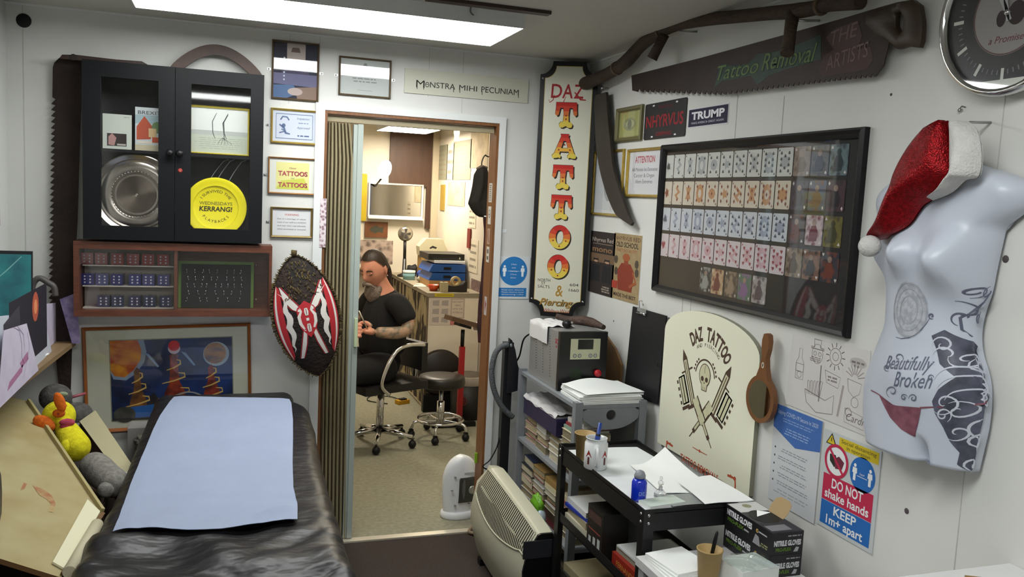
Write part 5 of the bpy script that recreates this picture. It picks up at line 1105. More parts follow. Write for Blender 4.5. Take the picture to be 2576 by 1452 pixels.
def tpt(a, b_):
    k = b_*NR; i = min(int(k), NR-1); f = k-i; L = Lt[i]+(Lt[i+1]-Lt[i])*f; R = Rt_[i]+(Rt_[i+1]-Rt_[i])*f
    p = L+(R-L)*a; p = Vector((p.x, p.y)); 
    if b_ > .9: p.y -= .0
    return p
def tsurf(a, b_): p = tpt(a, b_); return Vector((p.x, p.y, tdepth(p.x, p.y, a)))
def wpt(q): return TP @ Vector((q.x, q.y, q.z))
tgtL = [pj(wpt(Vector((p.x, p.y, TOF))))[0] for p in Lt]; tgtR = [pj(wpt(Vector((p.x, p.y, TOF))))[0] for p in Rt_]
for _ in range(6):                             # fit the silhouette, not the back edge, to the measured outline
    for i in range(NR+1):
        xs = [pj(wpt(tsurf(.5-.5*math.cos(PI*k/20), i/NR)))[0] for k in range(21)]
        for ch, tg, cur in ((Lt, tgtL[i], min(xs)), (Rt_, tgtR[i], max(xs))):
            p = ch[i]; sl = (pj(wpt(Vector((p.x+.01, p.y, .05))))[0]-pj(wpt(Vector((p.x, p.y, .05))))[0])/.01; ch[i] = Vector((p.x+(tg-cur)/sl*.8, p.y))
for ch in (Lt, Rt_):
    for _ in range(2): sm_ = [ch[0]]+[Vector(((ch[i-1].x+2*ch[i].x+ch[i+1].x)/4, ch[i].y)) for i in range(1, NR)]+[ch[-1]]; ch[:] = sm_
def tinv(u, v):
    b_ = .5; a = .5
    for _ in range(14):
        lo, hi = tpt(0, b_), tpt(1, b_); a = max(.01, min(.99, (u-lo.x)/max(1e-6, hi.x-lo.x))); p = tpt(a, b_)
        b_ = max(0, min(1, b_+(p.y-v)/(Lt[0].y-Rt_[-1].y)))
    return a, b_
def tw(u, v): a, b_ = tinv(u, v); return tdepth(u, v, a)
skin = mat('pale_mannequin_plastic', '#bfc5d2', .38)
t = thing('mannequin_torso', 'white female mannequin torso with grey tattoo designs hanging on the right wall', 'mannequin', TP)
m = MB(); cosm = lambda a: .5-.5*math.cos(PI*a)
G = m.grid(56, NR, lambda a, b_: tsurf(cosm(a), b_), skin)
Gb = m.grid(14, 30, lambda a, b_: Vector((*tpt(1-a, b_), .011)), skin)
for row in (0, NR):                            # close neck and thigh openings
    e = G[row]; c = m.bm.verts.new((sum(v.co.x for v in e)/len(e), sum(v.co.y for v in e)/len(e), .03))
    for i in range(len(e)-1): m.face([e[i], e[i+1], c], skin)
m.build('body', t)
def t2(px, py):
    u0 = tv(px, py, .14); 
    for _ in range(4): w_ = tw(u0.x, u0.y); u0 = tv(px, py, w_)
    return (u0.x, u0.y)
LIFT = lambda u, v: tw(u, v)
def tstroke(m, pts, wd, lift, mt, taper=True, raw=False): m.stroke(pts if raw else [t2(*p) for p in pts], wd, lift, mt, taper, wf=LIFT)
gk = P('#5b5e70', .5); gk2 = P('#464858', .5); lt = P('#bfc3cf', .5)
m = MB()                                       # dark shaded field of the hip design, laid on the body as a fine patch
outl = [(2343, 845), (2372, 830), (2405, 860), (2425, 872), (2447, 882), (2457, 940), (2480, 962), (2490, 1000), (2478, 1030), (2462, 1060), (2457, 1110), (2440, 1150), (2433, 1180), (2410, 1190), (2396, 1170), (2402, 1140), (2386, 1110), (2372, 1075), (2352, 1040), (2345, 1010), (2360, 980), (2392, 950), (2362, 915), (2355, 880)]
ou = [t2(*p) for p in outl]
shade = mat('tattoo_shading', '#5a5d6e', .5, col2='#393b48', scale=25)
v0_, v1_ = min(p[1] for p in ou)+.0005, max(p[1] for p in ou)-.0005
def span(v):
    xs = [ou[i-1][0]+(ou[i][0]-ou[i-1][0])*(v-ou[i-1][1])/(ou[i][1]-ou[i-1][1]) for i in range(len(ou)) if (ou[i][1] > v) != (ou[i-1][1] > v)]
    return (min(xs), max(xs)) if xs else (ou[0][0], ou[0][0])
def shp(a, b_): v = v0_+(v1_-v0_)*b_; x0, x1 = span(v); u = x0+(x1-x0)*a; return Vector((u, v, tw(u, v)+.0008))
m.grid(22, 110, shp, shade)
m.build('shaded_design', t)
m = MB()
def sw_px(cx_, cy_, r, a0, tn, wd, c, lift=.0016): tstroke(m, spiral(cx_, cy_, r, a0, tn, 20), wd, lift, c)
for (cx_, cy_, r, a0, tn, c) in ((2368, 868, 26, 2.2, 1.3, lt), (2402, 905, 24, 3.5, -1.3, lt), (2375, 895, 34, 2.5, .7, lt), (2425, 920, 26, 4.2, -1.2, lt), (2375, 1015, 32, 2.6, -1.2, lt), (2400, 1035, 26, 4, 1.2, lt), (2372, 1045, 20, 1, -1.3, lt), (2410, 960, 60, 3.2, .45, lt), (2420, 985, 62, 3.3, .42, lt), (2425, 1010, 50, 3.2, .4, lt), (2470, 985, 24, 2.5, 1.4, lt), (2480, 1000, 16, 0, -1.2, lt), (2445, 1010, 30, -1.2, .6, lt), (2430, 1115, 26, 1.2, -1.5, lt), (2400, 1090, 22, 2.6, -1.1, lt), (2422, 1172, 20, 1.2, 1.4, lt), (2440, 1060, 55, 1.6, .3, lt), (2440, 935, 40, -1.4, .35, lt)): sw_px(cx_, cy_, r, a0, tn, .004, c)
for (cx_, cy_, r, a0, tn) in ((2410, 735, 16, 1.5, -1.3), (2432, 735, 18, 4.2, -.9), (2402, 785, 28, 4.5, .6), (2430, 800, 18, 5, 1.4), (2404, 800, 22, 2, .7), (2344, 795, 8, 1, 1.2)): sw_px(cx_, cy_, r, a0, tn, .004, gk)
tstroke(m, [(2440, 740), (2436, 760), (2420, 775), (2400, 800), (2398, 830), (2404, 848)], .005, .0014, gk); 
tstroke(m, [(2340, 800), (2330, 815), (2318, 830), (2302, 843), (2285, 850), (2268, 852), (2254, 848)], .0022, .0012, gk)
m.build('filigree_design', t)
m = MB(); c0 = t2(2286, 780); lace = mat('lace_tattoo', '#b4b7be', .5, col2='#9da1ab', scale=70, lo=.4, hi=.6)
for k in range(18):
    for j in range(7):
        a1_, a2_ = 2*PI*k/18, 2*PI*(k+1)/18; r0, r1 = .062*j/7, .062*(j+1)/7
        pts_ = [(c0[0]+.9*r*math.cos(a), c0[1]+1.12*r*math.sin(a)) for a, r in ((a1_, r0), (a1_, r1), (a2_, r1), (a2_, r0))]
        m.face([m.bm.verts.new((p[0], p[1], tw(*p)+.0007)) for p in (pts_ if j else pts_[:3])], lace)
for rr in (.03, .045, .058): tstroke(m, [(c0[0]+.9*rr*math.cos(2*PI*k/24), c0[1]+1.12*rr*math.sin(2*PI*k/24)) for k in range(25)], .0016, .0014, P('#999da8', .5), False, True)
m.build('lace_design', t)
m = MB(); sc_ink = P('#5f6478', .5)
for tx, px_, py_, wd_, hh, ang_ in (('Beautifully', 2278, 930, .15, .034, .17), ('Broken', 2292, 975, .115, .038, .17)):
    c0 = t2(px_, py_); R_ = Matrix.Rotation(ang_, 3, 'Z')
    def conf(q, c0=c0, R_=R_): v = R_ @ Vector((q.x, q.y, 0)); u_, v_ = c0[0]+v.x, c0[1]+v.y; return Vector((u_, v_, tw(u_, v_)+.0013))
    m.text(tx, 0, 0, hh, 0, sc_ink, width=wd_, shear=.55, fn=conf)
for (cx_, cy_, r, a0, tn) in ((2245, 985, 16, 2, 1.2), (2342, 950, 8, 0, -1.2), (2298, 1002, 11, 3, 1.3), (2262, 900, 13, 1, -1), (2232, 925, 9, 1, 1.2), (2275, 1000, 9, 0, -1.3)): sw_px(cx_, cy_, r, a0, tn, .003, sc_ink)
m.build('script_tattoo', t)
m = MB(); pkm = mat('mauve_lace', '#8a5563', .6, col2='#6b3a4a', scale=40)
chL = [(2212, 993), (2222, 1015), (2240, 1050), (2268, 1080), (2300, 1098)]; chR = [(2213, 992), (2250, 1020), (2318, 1026), (2312, 1060), (2304, 1099)]
A2, B2_ = [Vector(t2(*p)) for p in chL], [Vector(t2(*p)) for p in chR]; A2, B2_ = resample(A2, 20), resample(B2_, 20)
m.grid(14, 20, lambda a, b_: (lambda p: Vector((p.x, p.y, tw(p.x, p.y)+.0016)))(A2[round(b_*20)].lerp(B2_[round(b_*20)], a)), pkm)
tstroke(m, [(2192, 982), (2204, 988), (2214, 994)], .003, .0016, pkm, False); tstroke(m, [(2316, 1026), (2370, 1024), (2430, 1018), (2484, 1009)], .004, .0022, pkm, False)
m.build('painted_briefs', t)

# santa hat on the torso
def chain(pts, off, n): return resample([q for q in smoothpts([tv(*p, off) for p in pts], 4)], n)
hp_ = lambda X, Y: (2100+X/2.903, 250+Y/2.903)
t = thing('santa_hat', 'red sequinned santa hat with white fur band draped over the neck of the torso', 'hat', TP)
seq = mat('red_sequins', '#9c0a14', .3, .7, bump=.35, bscale=300, scale=120, noise=.5)
L5 = chain([hp_(*p) for p in ((800, 152), (700, 190), (620, 262), (540, 370), (470, 520), (445, 620), (390, 740), (345, 870), (255, 1008))], .115, 40); R5 = chain([hp_(*p) for p in ((845, 162), (868, 230), (878, 330), (886, 470), (884, 570), (800, 680), (640, 775), (540, 930), (430, 1005), (290, 1030))], .115, 40)
def cush(Lc, Rc, w0_, d, fold=0):
    n = len(Lc)-1
    def fn(a, b_):
        p = Lc[round(b_*n)].lerp(Rc[round(b_*n)], a); e = (max(0, math.sin(PI*a))**.55)*(max(0, math.sin(PI*min(1, b_*.97+.03)))**.3)
        return Vector((p.x, p.y, max(w0_, tw(p.x, p.y)+.012)+d*e+fold*(math.sin(a*9+b_*5)+.6*math.sin(a*4-b_*11))*e))
    return fn
m = MB(); fA = cush(L5, R5, .11, .06, .005); m.grid(30, 40, fA, seq); m.grid(30, 40, lambda a, b_: (lambda p: Vector((p.x, p.y, max(.11, tw(p.x, p.y)+.012)-.004)))(fA(1-a, b_)), seq); m.build('crown', t)
fur = mat('white_fur', '#cfcdcb', .95, noise=.12, scale=40, bump=.4, bscale=160)
L6 = chain([hp_(*p) for p in ((850, 165), (866, 230), (880, 420), (888, 560), (820, 660), (700, 715))], .115, 30); R6 = chain([hp_(*p) for p in ((960, 158), (1030, 210), (1066, 330), (1072, 460), (1045, 570), (960, 590), (860, 680), (716, 740))], .11, 30)
m = MB(); fB = cush(L6, R6, .11, .05, .002); m.grid(18, 30, fB, fur); m.grid(18, 30, lambda a, b_: (lambda p: Vector((p.x, p.y, max(.11, tw(p.x, p.y)+.012)-.004)))(fB(1-a, b_)), fur); m.build('fur_band', t)
q = tv(*hp_(255, 1072), .15); MB().ball((q.x, q.y, .15), (.027, .027, .027), fur, 20, 14).build('pompom', t)
MB().tube([(tv(2408, 300, .1).x, tv(2408, 300, .1).y, .001), (tv(2408, 300, .1).x, tv(2408, 300, .1).y-.004, .06), (tv(2408, 310, .1).x, tv(2408, 318, .1).y, .12)], .003, STEEL, 8).build('hanging_wire', t)
tag(MB().lathe([(.004, 0), (.004, .01), (0, .011)], STEEL, n=8).stroke([(-.006, .004), (0, .01), (.012, .006)], .003, .002, ink('#5b5a58')).build('wall_hook', M=wallM('right', rp(2420, 278))), 'small bent hook in the wall above the santa hat', 'hook')

# ---------------------------------------------------------------- clock
CM = wallM('right', (WX, -2.378, 2.096)); RC = .176
t = thing('wall_clock', 'big round black and chrome dial clock at the upper right edge', 'clock', CM)
MB().lathe([(RC*.97, .001), (RC*1.02, .02), (RC*1.03, .04), (RC, .052), (RC*.95, .05), (RC*.93, .04)], CHROME, n=64).build('rim', t)
MB().lathe([(RC*.93, .036), (0, .036)], mat('dial_black', '#1b1c20', .3), n=64).build('dial', t)
m = MB(); ivory = mat('dial_marks', '#cdd0c8', .5)
m.disc(0, 0, RC*.52, .0364, mat('dial_centre', '#8e8a88', .5), 48); m.ring(0, 0, RC*.50, RC*.515, .0368, ink('#5c3f3e'), 48)
for k in range(60):
    a = 2*PI*k/60; big = k % 5 == 0; r0, r1, wd = (RC*.68, RC*.84, .008) if big else (RC*.7, RC*.76, .003)
    m.stroke([(r0*math.sin(a), r0*math.cos(a)), (r1*math.sin(a), r1*math.cos(a))], wd, .0366, ivory if big else ink('#77797c'))
m.flat([(-RC*.36, -RC*.82), (RC*.36, -RC*.82), (RC*.25, -RC*.9), (0, -RC*.925), (-RC*.25, -RC*.9)], .037, ivory)
m.text('a Promise', 0, -RC*.36, .016, .037, ink('#6d3a44'), shear=.3, width=.09); m.disc(RC*.12, -RC*.02, .022, .0372, ink('#2c1c22'), 20, ry=.026); m.disc(-RC*.1, -RC*.06, .012, .0372, ink('#2c1c22'), 16, ry=.018)
m.build('markings', t)
for nm, a, L in (('hour_hand', -.5, RC*.45), ('minute_hand', -.25, RC*.8)): MB().prism([(-.004, -.02), (.004, -.02), (.006, L*.5), (0, L), (-.006, L*.5)], .040, .0415, mat('hand_grey', '#b9b9bb', .3, .5), M=Matrix.Rotation(-a, 4, 'Z')).build(nm, t)
MB().lathe([(.007, .0368), (.006, .044), (0, .045)], CHROME, n=12).build('hub', t)
MB().disc(0, 0, RC*.94, .047, GLASS, 48).build('lens', t)
# marks on the wall: holes and nails
for k, (px_, py_, r, nm) in enumerate(((2281, 1286, .008, 'ragged dark hole in the right wall below the torso'), (2242, 238, .004, 'small nail hole above the torso'), (2530, 652, .009, 'small dark rawl plug right of the torso'), (1544, 808, .004, 'tiny nail hole between the posters and the clipboard'))):
    tag(MB().lathe([(r, .0004), (r*.7, .0018), (0, .0012)], ink('#4f4648'), n=9).build('wall_plug', M=wallM('right', rp(px_, py_))), nm, 'wall plug')

# ================================================================ RIGHT SIDE FURNITURE
def place(t, o, M): o.parent = t; o.matrix_local = t.matrix_world.inverted() @ M; return o
# ---- grey rack
RX0, RX1, RY0, RY1, RZ = 1.300, 1.612, -.87, -.18, .842
gp_ = mat('grey_rack_plastic', '#84888d', .45, noise=.1, scale=20)
t = thing('storage_rack', 'grey plastic storage rack of book-filled shelves against the right wall', 'rack', TR((RX0+RX1)/2, (RY0+RY1)/2, 0)); cx0, cy0 = (RX0+RX1)/2, (RY0+RY1)/2
hx, hy = (RX1-RX0)/2, (RY1-RY0)/2
SHZ = [.25, .53, RZ]
for sx in (-1, 1):
    for sy in (-1, 1): MB().box((sx*hx-(.032 if sx > 0 else 0), sy*hy-(.032 if sy > 0 else 0), 0), (sx*hx+(.032 if sx < 0 else 0), sy*hy+(.032 if sy < 0 else 0), RZ+.012), gp_).build('leg', t, bevel=.003)
for z in SHZ:
    MB().box((-hx+.0325, -hy+.004, z-.014), (hx-.0325, hy-.004, z), gp_).box((-hx+.002, -hy+.0325, z-.014), (-hx+.0324, hy-.0325, z), gp_).box((hx-.0324, -hy+.0325, z-.014), (hx-.002, hy-.0325, z), gp_).build('shelf', t)
# front apron with a round finger hole
m = MB(); W2 = hx-.033; n = 24; r = .021; hc = (0, RZ-.042); out = []
def ap_bot(x): return RZ-.055-.045*(1-min(1, (abs(x)/W2))**2.4)
for k in range(48):
    a = 2*PI*k/48; dx, dz = math.cos(a), math.sin(a); tt = 1
    lo, hi = 0, 1.0
    for _ in range(24):
        md = (lo+hi)/2; X, Z = hc[0]+dx*md, hc[1]+dz*md
        ok = abs(X) < W2 and Z < RZ-.0145 and Z > ap_bot(X)
        lo, hi = (md, hi) if ok else (lo, md)
    out.append((hc[0]+dx*lo, hc[1]+dz*lo))
inn_ = [(hc[0]+r*math.cos(2*PI*k/48), hc[1]+r*math.sin(2*PI*k/48)) for k in range(48)]
yA, yB = -hy+.002, -hy+.012
g = [[m.bm.verts.new((p[0], y, p[1])) for p in pl] for y in (yA, yB) for pl in (inn_, out)]
for k in range(48):
    j = (k+1) % 48
    m.face([g[0][k], g[0][j], g[1][j], g[1][k]], gp_); m.face([g[2][k], g[3][k], g[3][j], g[2][j]], gp_); m.face([g[1][k], g[1][j], g[3][j], g[3][k]], gp_); m.face([g[0][k], g[2][k], g[2][j], g[0][j]], gp_)
m.build('apron', t)
# ---- piles of books in the rack
rnd = random.Random(21)
pgm = [mat('page_edges_%d' % i, c, .85, noise=.35, scale=160, stretch=(.2, .2, 3)) for i, c in enumerate(('#b9ab8a', '#a39677', '#c9c0a8', '#8f8468'))]
covers = [('cream', '#c9bfa3'), ('beige', '#b3a684'), ('pale grey', '#b3b1ab'), ('dull red', '#7a3036'), ('navy', '#23304f'), ('cream', '#cbbf9e'), ('tan', '#9a7b48'), ('pale grey', '#a9a9a4'), ('dark brown', '#4a3628'), ('white', '#d5d4cc'), ('olive', '#6f6a42'), ('pale pink', '#c09a98'), ('black', '#1d1c1e')]
def book(x, y, z, w, l, th, col, rot, spine='left', pm=None):
    """closed book lying flat; local x = width, y = length, z = thickness; pages a separate part"""
    o = MB(); c = P(col, .5); e = .0018
    o.box((-w/2, -l/2, 0), (w/2, l/2, e), c); o.box((-w/2, -l/2, th-e), (w/2, l/2, th), c); sx = w/2-e if spine == 'right' else -w/2
    o.box((sx, -l/2, e), (sx+e, l/2, th-e), c)
    ob = o.build('book'); ob.matrix_world = TR(x, y, z, rot)
    MB().box((-w/2+.003 + (0 if spine == 'right' else 0), -l/2+.003, e+.0002), (w/2-.0032, l/2-.003, th-e-.0002), pm or rnd.choice(pgm)).build('pages', ob)
    return ob
nth = ['bottom', 'second', 'third', 'fourth', 'fifth', 'sixth', 'seventh', 'eighth', 'ninth']
pile = ['farthest', 'second farthest', 'second nearest', 'nearest']
for si, (z0, zmax, shn) in enumerate(((.5305, .2, 'middle'), (.2505, .235, 'lower'), (.0, .19, 'floor'))):
    for c_ in range(4):
        yc = RY1-.04-.078-.152*c_; z = z0+.0004; k = 0; top = zmax*(rnd.uniform(.8, 1.0) if si else (.62, .66, .66, .95)[c_])
        while True:
            th = rnd.uniform(.018, .036)
            if z+th-z0 > top or k > 8: break
            nm, cc = rnd.choice(covers); w_ = rnd.uniform(.15, .19); l_ = rnd.uniform(.118, .142)
            o = book(RX0+.018+w_/2+rnd.uniform(0, .016), yc, z, w_, l_, th, cc, rnd.uniform(-.05, .05), 'right' if rnd.random() < .8 else 'left')
            where = {'middle': 'middle shelf of the grey rack', 'lower': 'lower shelf of the grey rack', 'floor': 'floor of the grey rack'}[shn]
            tag(o, '%s book, %s%s in the %s pile, %s' % (nm, nth[k], ' up' if k else '', pile[c_], where), 'book', 'books piled in the grey rack')
            z += th+.0006; k += 1
        if si == 0: 
            if c_ == 0: zt0 = z
            if c_ == 3: zt3 = z
            if c_ in (0, 1, 2): zt1 = z if c_ == 1 else (max(zt1, z) if c_ == 2 else z)
zt1 = max(zt1, zt0)
# violet box with folded white cloth on it, under the rack top
zc = zt1+.002
t = thing('storage_box', 'dark violet box lying on the books under the top shelf of the grey rack', 'box', TR(RX0+.115, RY1-.26, zc, .0))
bh = min(.075, RZ-.02-zc-.03); MB().box((-.1, -.205, 0), (.1, .205, bh-.012), mat('violet_card', '#2a2448', .5)).build('body', t, bevel=.002); MB().box((-.102, -.207, bh-.0115), (.102, .207, bh), mat('violet_lid', '#332c55', .5)).build('lid', t)
cl = mat('white_cloth', '#c7c5c6', .9, noise=.12, scale=30, bump=.4, bscale=60)
m = MB(); nzf = lambda a, b_: .005*math.sin(19*b_+3*a)+.004*math.sin(31*a+7*b_)
m.grid(16, 30, lambda a, b_: Vector((-.106+.2*a, -.2+.4*b_, bh+.014+nzf(a, b_)-(.012 if a < .06 else 0))), cl); m.grid(16, 30, lambda a, b_: Vector((-.106+.2*(1-a), -.2+.4*b_, bh+.001)), cl)
tag(m.build('folded_cloth', M=TR(RX0+.115, RY1-.26, zc)), 'crumpled white cloth lying on the violet box in the grey rack', 'cloth')
# upright booklets at the near end of the rack
for k, (cc, lb) in enumerate((('#7f9a8c', 'thin pale green booklet'), ('#8e2f35', 'thin red booklet'), ('#d8d6cf', 'thick white book with red spine'))):
    h_ = .17; w_ = .022 if k < 2 else .05; xx = RX0+.045+k*.03
    z_ = zt3+.001
    th = .012 if k < 2 else .02
    o = book(RX0+.105+.01*k, RY1-.04-.078-.152*3-.0, z_+ (0, .0125, .025)[k], .15, .13, th, cc, .06*k, 'left', P('#d9d6cc'))
    tag(o, lb+' lying on top of the nearest pile in the rack', 'booklet', 'booklets on the nearest pile of the rack')
# green carrier bag
m = MB(); gb = mat('lime_plastic_bag', '#6fae2a', .35, noise=.2, scale=20)
m.ball((0, 0, -.02), (.024, .05, .05), gb, 20, 14, fn=lambda q: q*(1+.12*math.sin(9*q.x+7*q.z)+.08*math.sin(13*q.y)))
t = thing('plastic_bag', 'crumpled lime green plastic bag tucked beside the lower shelf of the rack', 'bag', TR(1.262, on(1352, 1262, 'x', 1.262).y, on(1352, 1262, 'x', 1.262).z)); m.build('bag', t)
MB().ball((0, -.03, -.06), (.028, .045, .045), mat('pale_plastic_film', '#a9b6bd', .3), 14, 10).tube([(0, -.02, -.09), (.01, 0, .006-on(1352, 1262, 'x', 1.262).z)], .012, mat('pale_plastic_film', '#a9b6bd', .3), 8).build('lining', t)

# ---- laser machine on the rack
MX0, MX1, MY0, MY1 = 1.325, 1.535, -.62, -.25
mw, mdp, mh = MX1-MX0, MY1-MY0, .247
t = thing('laser_machine', 'grey and black tattoo removal machine with a cream control panel on the grey rack', 'machine', TR(MX0, MY0, RZ+.0125-.012+.0005))
gs = mat('machine_grey_metal', '#8f908f', .4, .3)
MB().box((0, .022, 0), (mw, mdp, mh), gs).build('case', t, bevel=.004)
m = MB(); ks = mat('machine_black_front', '#141516', .35)
m.box((-.004, 0, 0), (mw+.004, .0215, mh+.004), ks); m.build('front_panel', t, bevel=.008)
FT = Matrix.Rotation(PI/2, 4, 'X')
m = MB(); cm_ = mat('cream_panel', '#c9c9a8', .4); X0_, X1_ = .045, .18
m.prism([(X0_, .135), (X1_, .135), (X1_, .222), (X0_, .222)], 0, .003, cm_); m.build('control_panel', t, M=FT.copy(), bevel=0)
m = MB(); m.rect(X0_+.035, .18, X1_-.035, .217, .0034, mat('lcd', '#15181a', .15)); m.rect(X0_+.032, .177, X1_-.032, .22, .0032, P('#3d3f3a')); m.build('display', t, M=FT.copy())
for bx_ in (.012, .034, .084, .106): MB().disc(X0_+bx_+.008, .15, .0085, .0033, P('#3a4a5c'), 16).disc(X0_+bx_+.008, .15, .006, .0037, P('#c9c9b8'), 14).rect(X0_+bx_+.006, .1485, X0_+bx_+.010, .1515, .004, P('#3a4a5c')).build('button', t, M=FT.copy())
MB().rect(.052, .05, .1, .098, .0003, P('#22301c')).build('sticker', t, M=FT.copy())
MB().lathe([(.013, 0), (.013, .006), (.016, .009), (.015, .018), (0, .02)], mat('red_button', '#b5202c', .3), n=20, M=Matrix.Translation((.172, 0, .075)) @ FT).build('emergency_button', t)
m = MB()
for k in range(16):
    for j in range(3): m.box((-.0006, .10+.085*j+.0015*k, .04+.0115*k), (.0, .108+.085*j+.0015*k, .043+.0115*k), P('#3a3a3a'))
m.build('vent_slots', t); MB().text('SC', 0, 0, .02, 0, P('#a02030'), M=Matrix.Translation((-.0008, .045, .195)) @ Matrix.Rotation(-PI/2, 4, 'Z') @ FT, bold=.03).text('co', 0, 0, .012, 0, P('#a02030'), M=Matrix.Translation((-.0008, .045, .178)) @ Matrix.Rotation(-PI/2, 4, 'Z') @ FT, bold=.03).build('red_logo', t)
zt = RZ+mh+.0015
m = MB(); ct = mat('draped_tissue', '#d2d0cf', .85)
def drp(a, b_): 
    x = -.03+.15*a; y = .14+.22*b_; w = .004*math.sin(17*a+9*b_)+.003*math.sin(23*b_)
    return Vector((MX0+max(x, -.007), MY0+y, zt+.006+w)) if x > -.004 else Vector((MX0-.008-.004*math.sin(9*b_), MY0+y, zt+.006-(abs(x)-.004)*3+w*.3))
m.grid(24, 18, drp, ct); tag(m.build('tissue_sheet'), 'white tissue sheet draped over the left edge of the grey machine', 'tissue')
# carved wooden piece on top of the machine
dw = mat('driftwood', '#4f3b31', .7, noise=.4, scale=16, bump=.5, bscale=60)
pts = [on(1398, 795, 'y', -.33), on(1432, 808, 'y', -.36), on(1462, 812, 'y', -.40), on(1490, 822, 'y', -.46), on(1518, 836, 'y', -.55)]
zmin = zt+.004
rr = [.012, .016, .022, .02, .011]
pts = [Vector((p.x, p.y, max(p.z, zmin+r_*.7))) for p, r_ in zip(pts, rr)]
t = thing('carved_wood', 'rough brown carved wooden piece lying on top of the grey machine', 'carving', TR(pts[2].x, pts[2].y, zt+.003)); Mi = t.matrix_world.inverted()
o = MB().tube(smoothpts(pts, 5), [.012, .013, .014, .015, .016, .017, .019, .02, .021, .022, .022, .022, .022, .021, .021, .02, .018, .016, .014, .012, .011], dw, 10).build('body', t, M=Mi)
MB().tube([pts[1]+Vector((0, .01, .0)), pts[1]+Vector((.03, -.05, .0)), pts[1]+Vector((.06, -.09, -.004))], [.012, .009, .006], dw, 8).build('branch', t, M=Mi)
q = on(1425, 828, 'y', -.5); 
tag(MB().ball((0, 0, 0), (.02, .025, .018), BLACK, 16, 10).tube([(.018, 0, 0), (.03, .01, .004)], .006, P('#a9a59c'), 8).build('paperweight', M=TR(q.x, -.5, zt+.019)), 'small glossy black rounded object in front of the carved wood on the machine', 'knob')
# brown board wedged behind the machine
tag(MB().prism([(0, 0), (.17, 0), (.17, .1), (.1, .16), (0, .2)], 0, .01, mat('brown_hardboard', '#7b5a34', .6, noise=.2, scale=10)).build('wooden_offcut', M=basis(Vector((WX-.02, -.42, RZ+.0015)), Vector((0, -1, 0)), Vector((0, 0, 1)), Vector((-1, 0, 0)))), 'brown wooden offcut standing against the wall behind the machine', 'board')
# ---- stack of white paper towels on the rack
rnd = random.Random(4)
for k in range(7):
    z_ = RZ+.001+.0062*k; 
    nm = ('bottom', 'second', 'third', 'fourth', 'fifth', 'sixth', 'topmost')[k]
    m = MB(); a_, b2 = .135, .105; fz = lambda a, b_, k=k: .002*math.sin(5*a+k)+.0015*math.sin(7*b_)
    if k < 6: m.grid(10, 8, lambda a, b_: Vector((-a_+2*a_*a, -b2+2*b2*b_, .005)), PAPER); m.box((-a_, -b2, 0), (a_, b2, .0048), PAPER)
    else: m.grid(14, 10, lambda a, b_: Vector((-a_+2*a_*a, -b2+2*b2*b_, .006+.035*max(0, b_-.55)*max(0, math.sin(PI*a*1.2-.3))+fz(a, b_)*.4)), PAPER); m.grid(14, 10, lambda a, b_: Vector((a_-2*a_*a, -b2+2*b2*b_, .001+.03*max(0, b_-.55)*max(0, math.sin(PI*(1-a)*1.2-.3)))), PAPER)
    tag(m.build('paper_towel', M=TR(1.462+rnd.uniform(-.006, .006), -.752+rnd.uniform(-.004, .006), z_, rnd.uniform(-.05, .05)+(.12 if k == 6 else 0))), 'white folded paper towel, %s of the stack on the near end of the grey rack' % nm, 'paper towel', 'paper towels stacked on the grey rack')

# ---- vacuum-like black stand with hose, far side of the rack
t = thing('handpiece_stand', 'tall black stand with a thick grey hose between the doorway and the grey rack', 'stand', TR(1.262, -.1, 0))
ks2 = mat('black_stand_plastic', '#131419', .45)
MB().box((-.014, -.02, 0), (.03, .02, .96), ks2).build('column', t, bevel=.003)
MB().prism([(.0, .72), (.0, .985), (.012, .975), (.03, .93), (.045, .86), (.075, .78), (.075, .74)], -.012, .012, ks2, M=Matrix.Translation((0, -.0325, 0)) @ FT).build('holder', t)
MB().box((-.05, -.05, 0), (.034, .05, .03), ks2).build('foot', t, bevel=.005)
hp2 = [on(*p, 'y', -.13) for p in ((1279, 868), (1262, 872), (1246, 890), (1237, 930), (1240, 970), (1252, 1005), (1268, 1030), (1290, 1050))]
hp2 = [Vector((p.x-1.262, p.y+.1, p.z)) for p in hp2]
MB().tube(smoothpts(hp2, 6), .0135, mat('grey_hose', '#55585b', .5, bump=.6, bscale=220), 14).build('hose', t)
MB().tube([hp2[0]+Vector((.004, 0, 0)), hp2[0]+Vector((.014, 0, .002))], .017, P('#8d9194'), 12).build('collar', t)
cb = [on(*p, 'y', -.10) for p in ((1262, 1085), (1256, 1105), (1248, 1130), (1232, 1158), (1215, 1175))]+[Vector((1.222, -.06, .30)), Vector((1.21, -.05, .12)), Vector((1.215, -.05, .008))]
tag(MB().tube(smoothpts(cb, 6), .0032, BLACK, 8).build('power_cable'), 'thin black cable hanging down beside the right door jamb', 'cable')
t = thing('power_supply', 'black box on the floor between the door jamb and the grey rack', 'box', TR(1.262, -.30, 0)); MB().box((-.036, -.12, 0), (.034, .12, .3), mat('dark_grey_box', '#1f2126', .5)).build('case', t, bevel=.006); MB().box((-.02, -.1, .3005), (.02, .1, .306), BLACK).build('top_panel', t)
# cord to the machine
tag(MB().tube(smoothpts([Vector((MX0+.01, MY1+.002, 1.03)), Vector((MX0-.01, MY1+.06, .99)), Vector((1.315, -.14, .9)), Vector((1.30, -.12, .86))], 6), .004, BLACK, 8).build('mains_lead'), 'black mains lead rising to the back of the grey machine', 'cable')

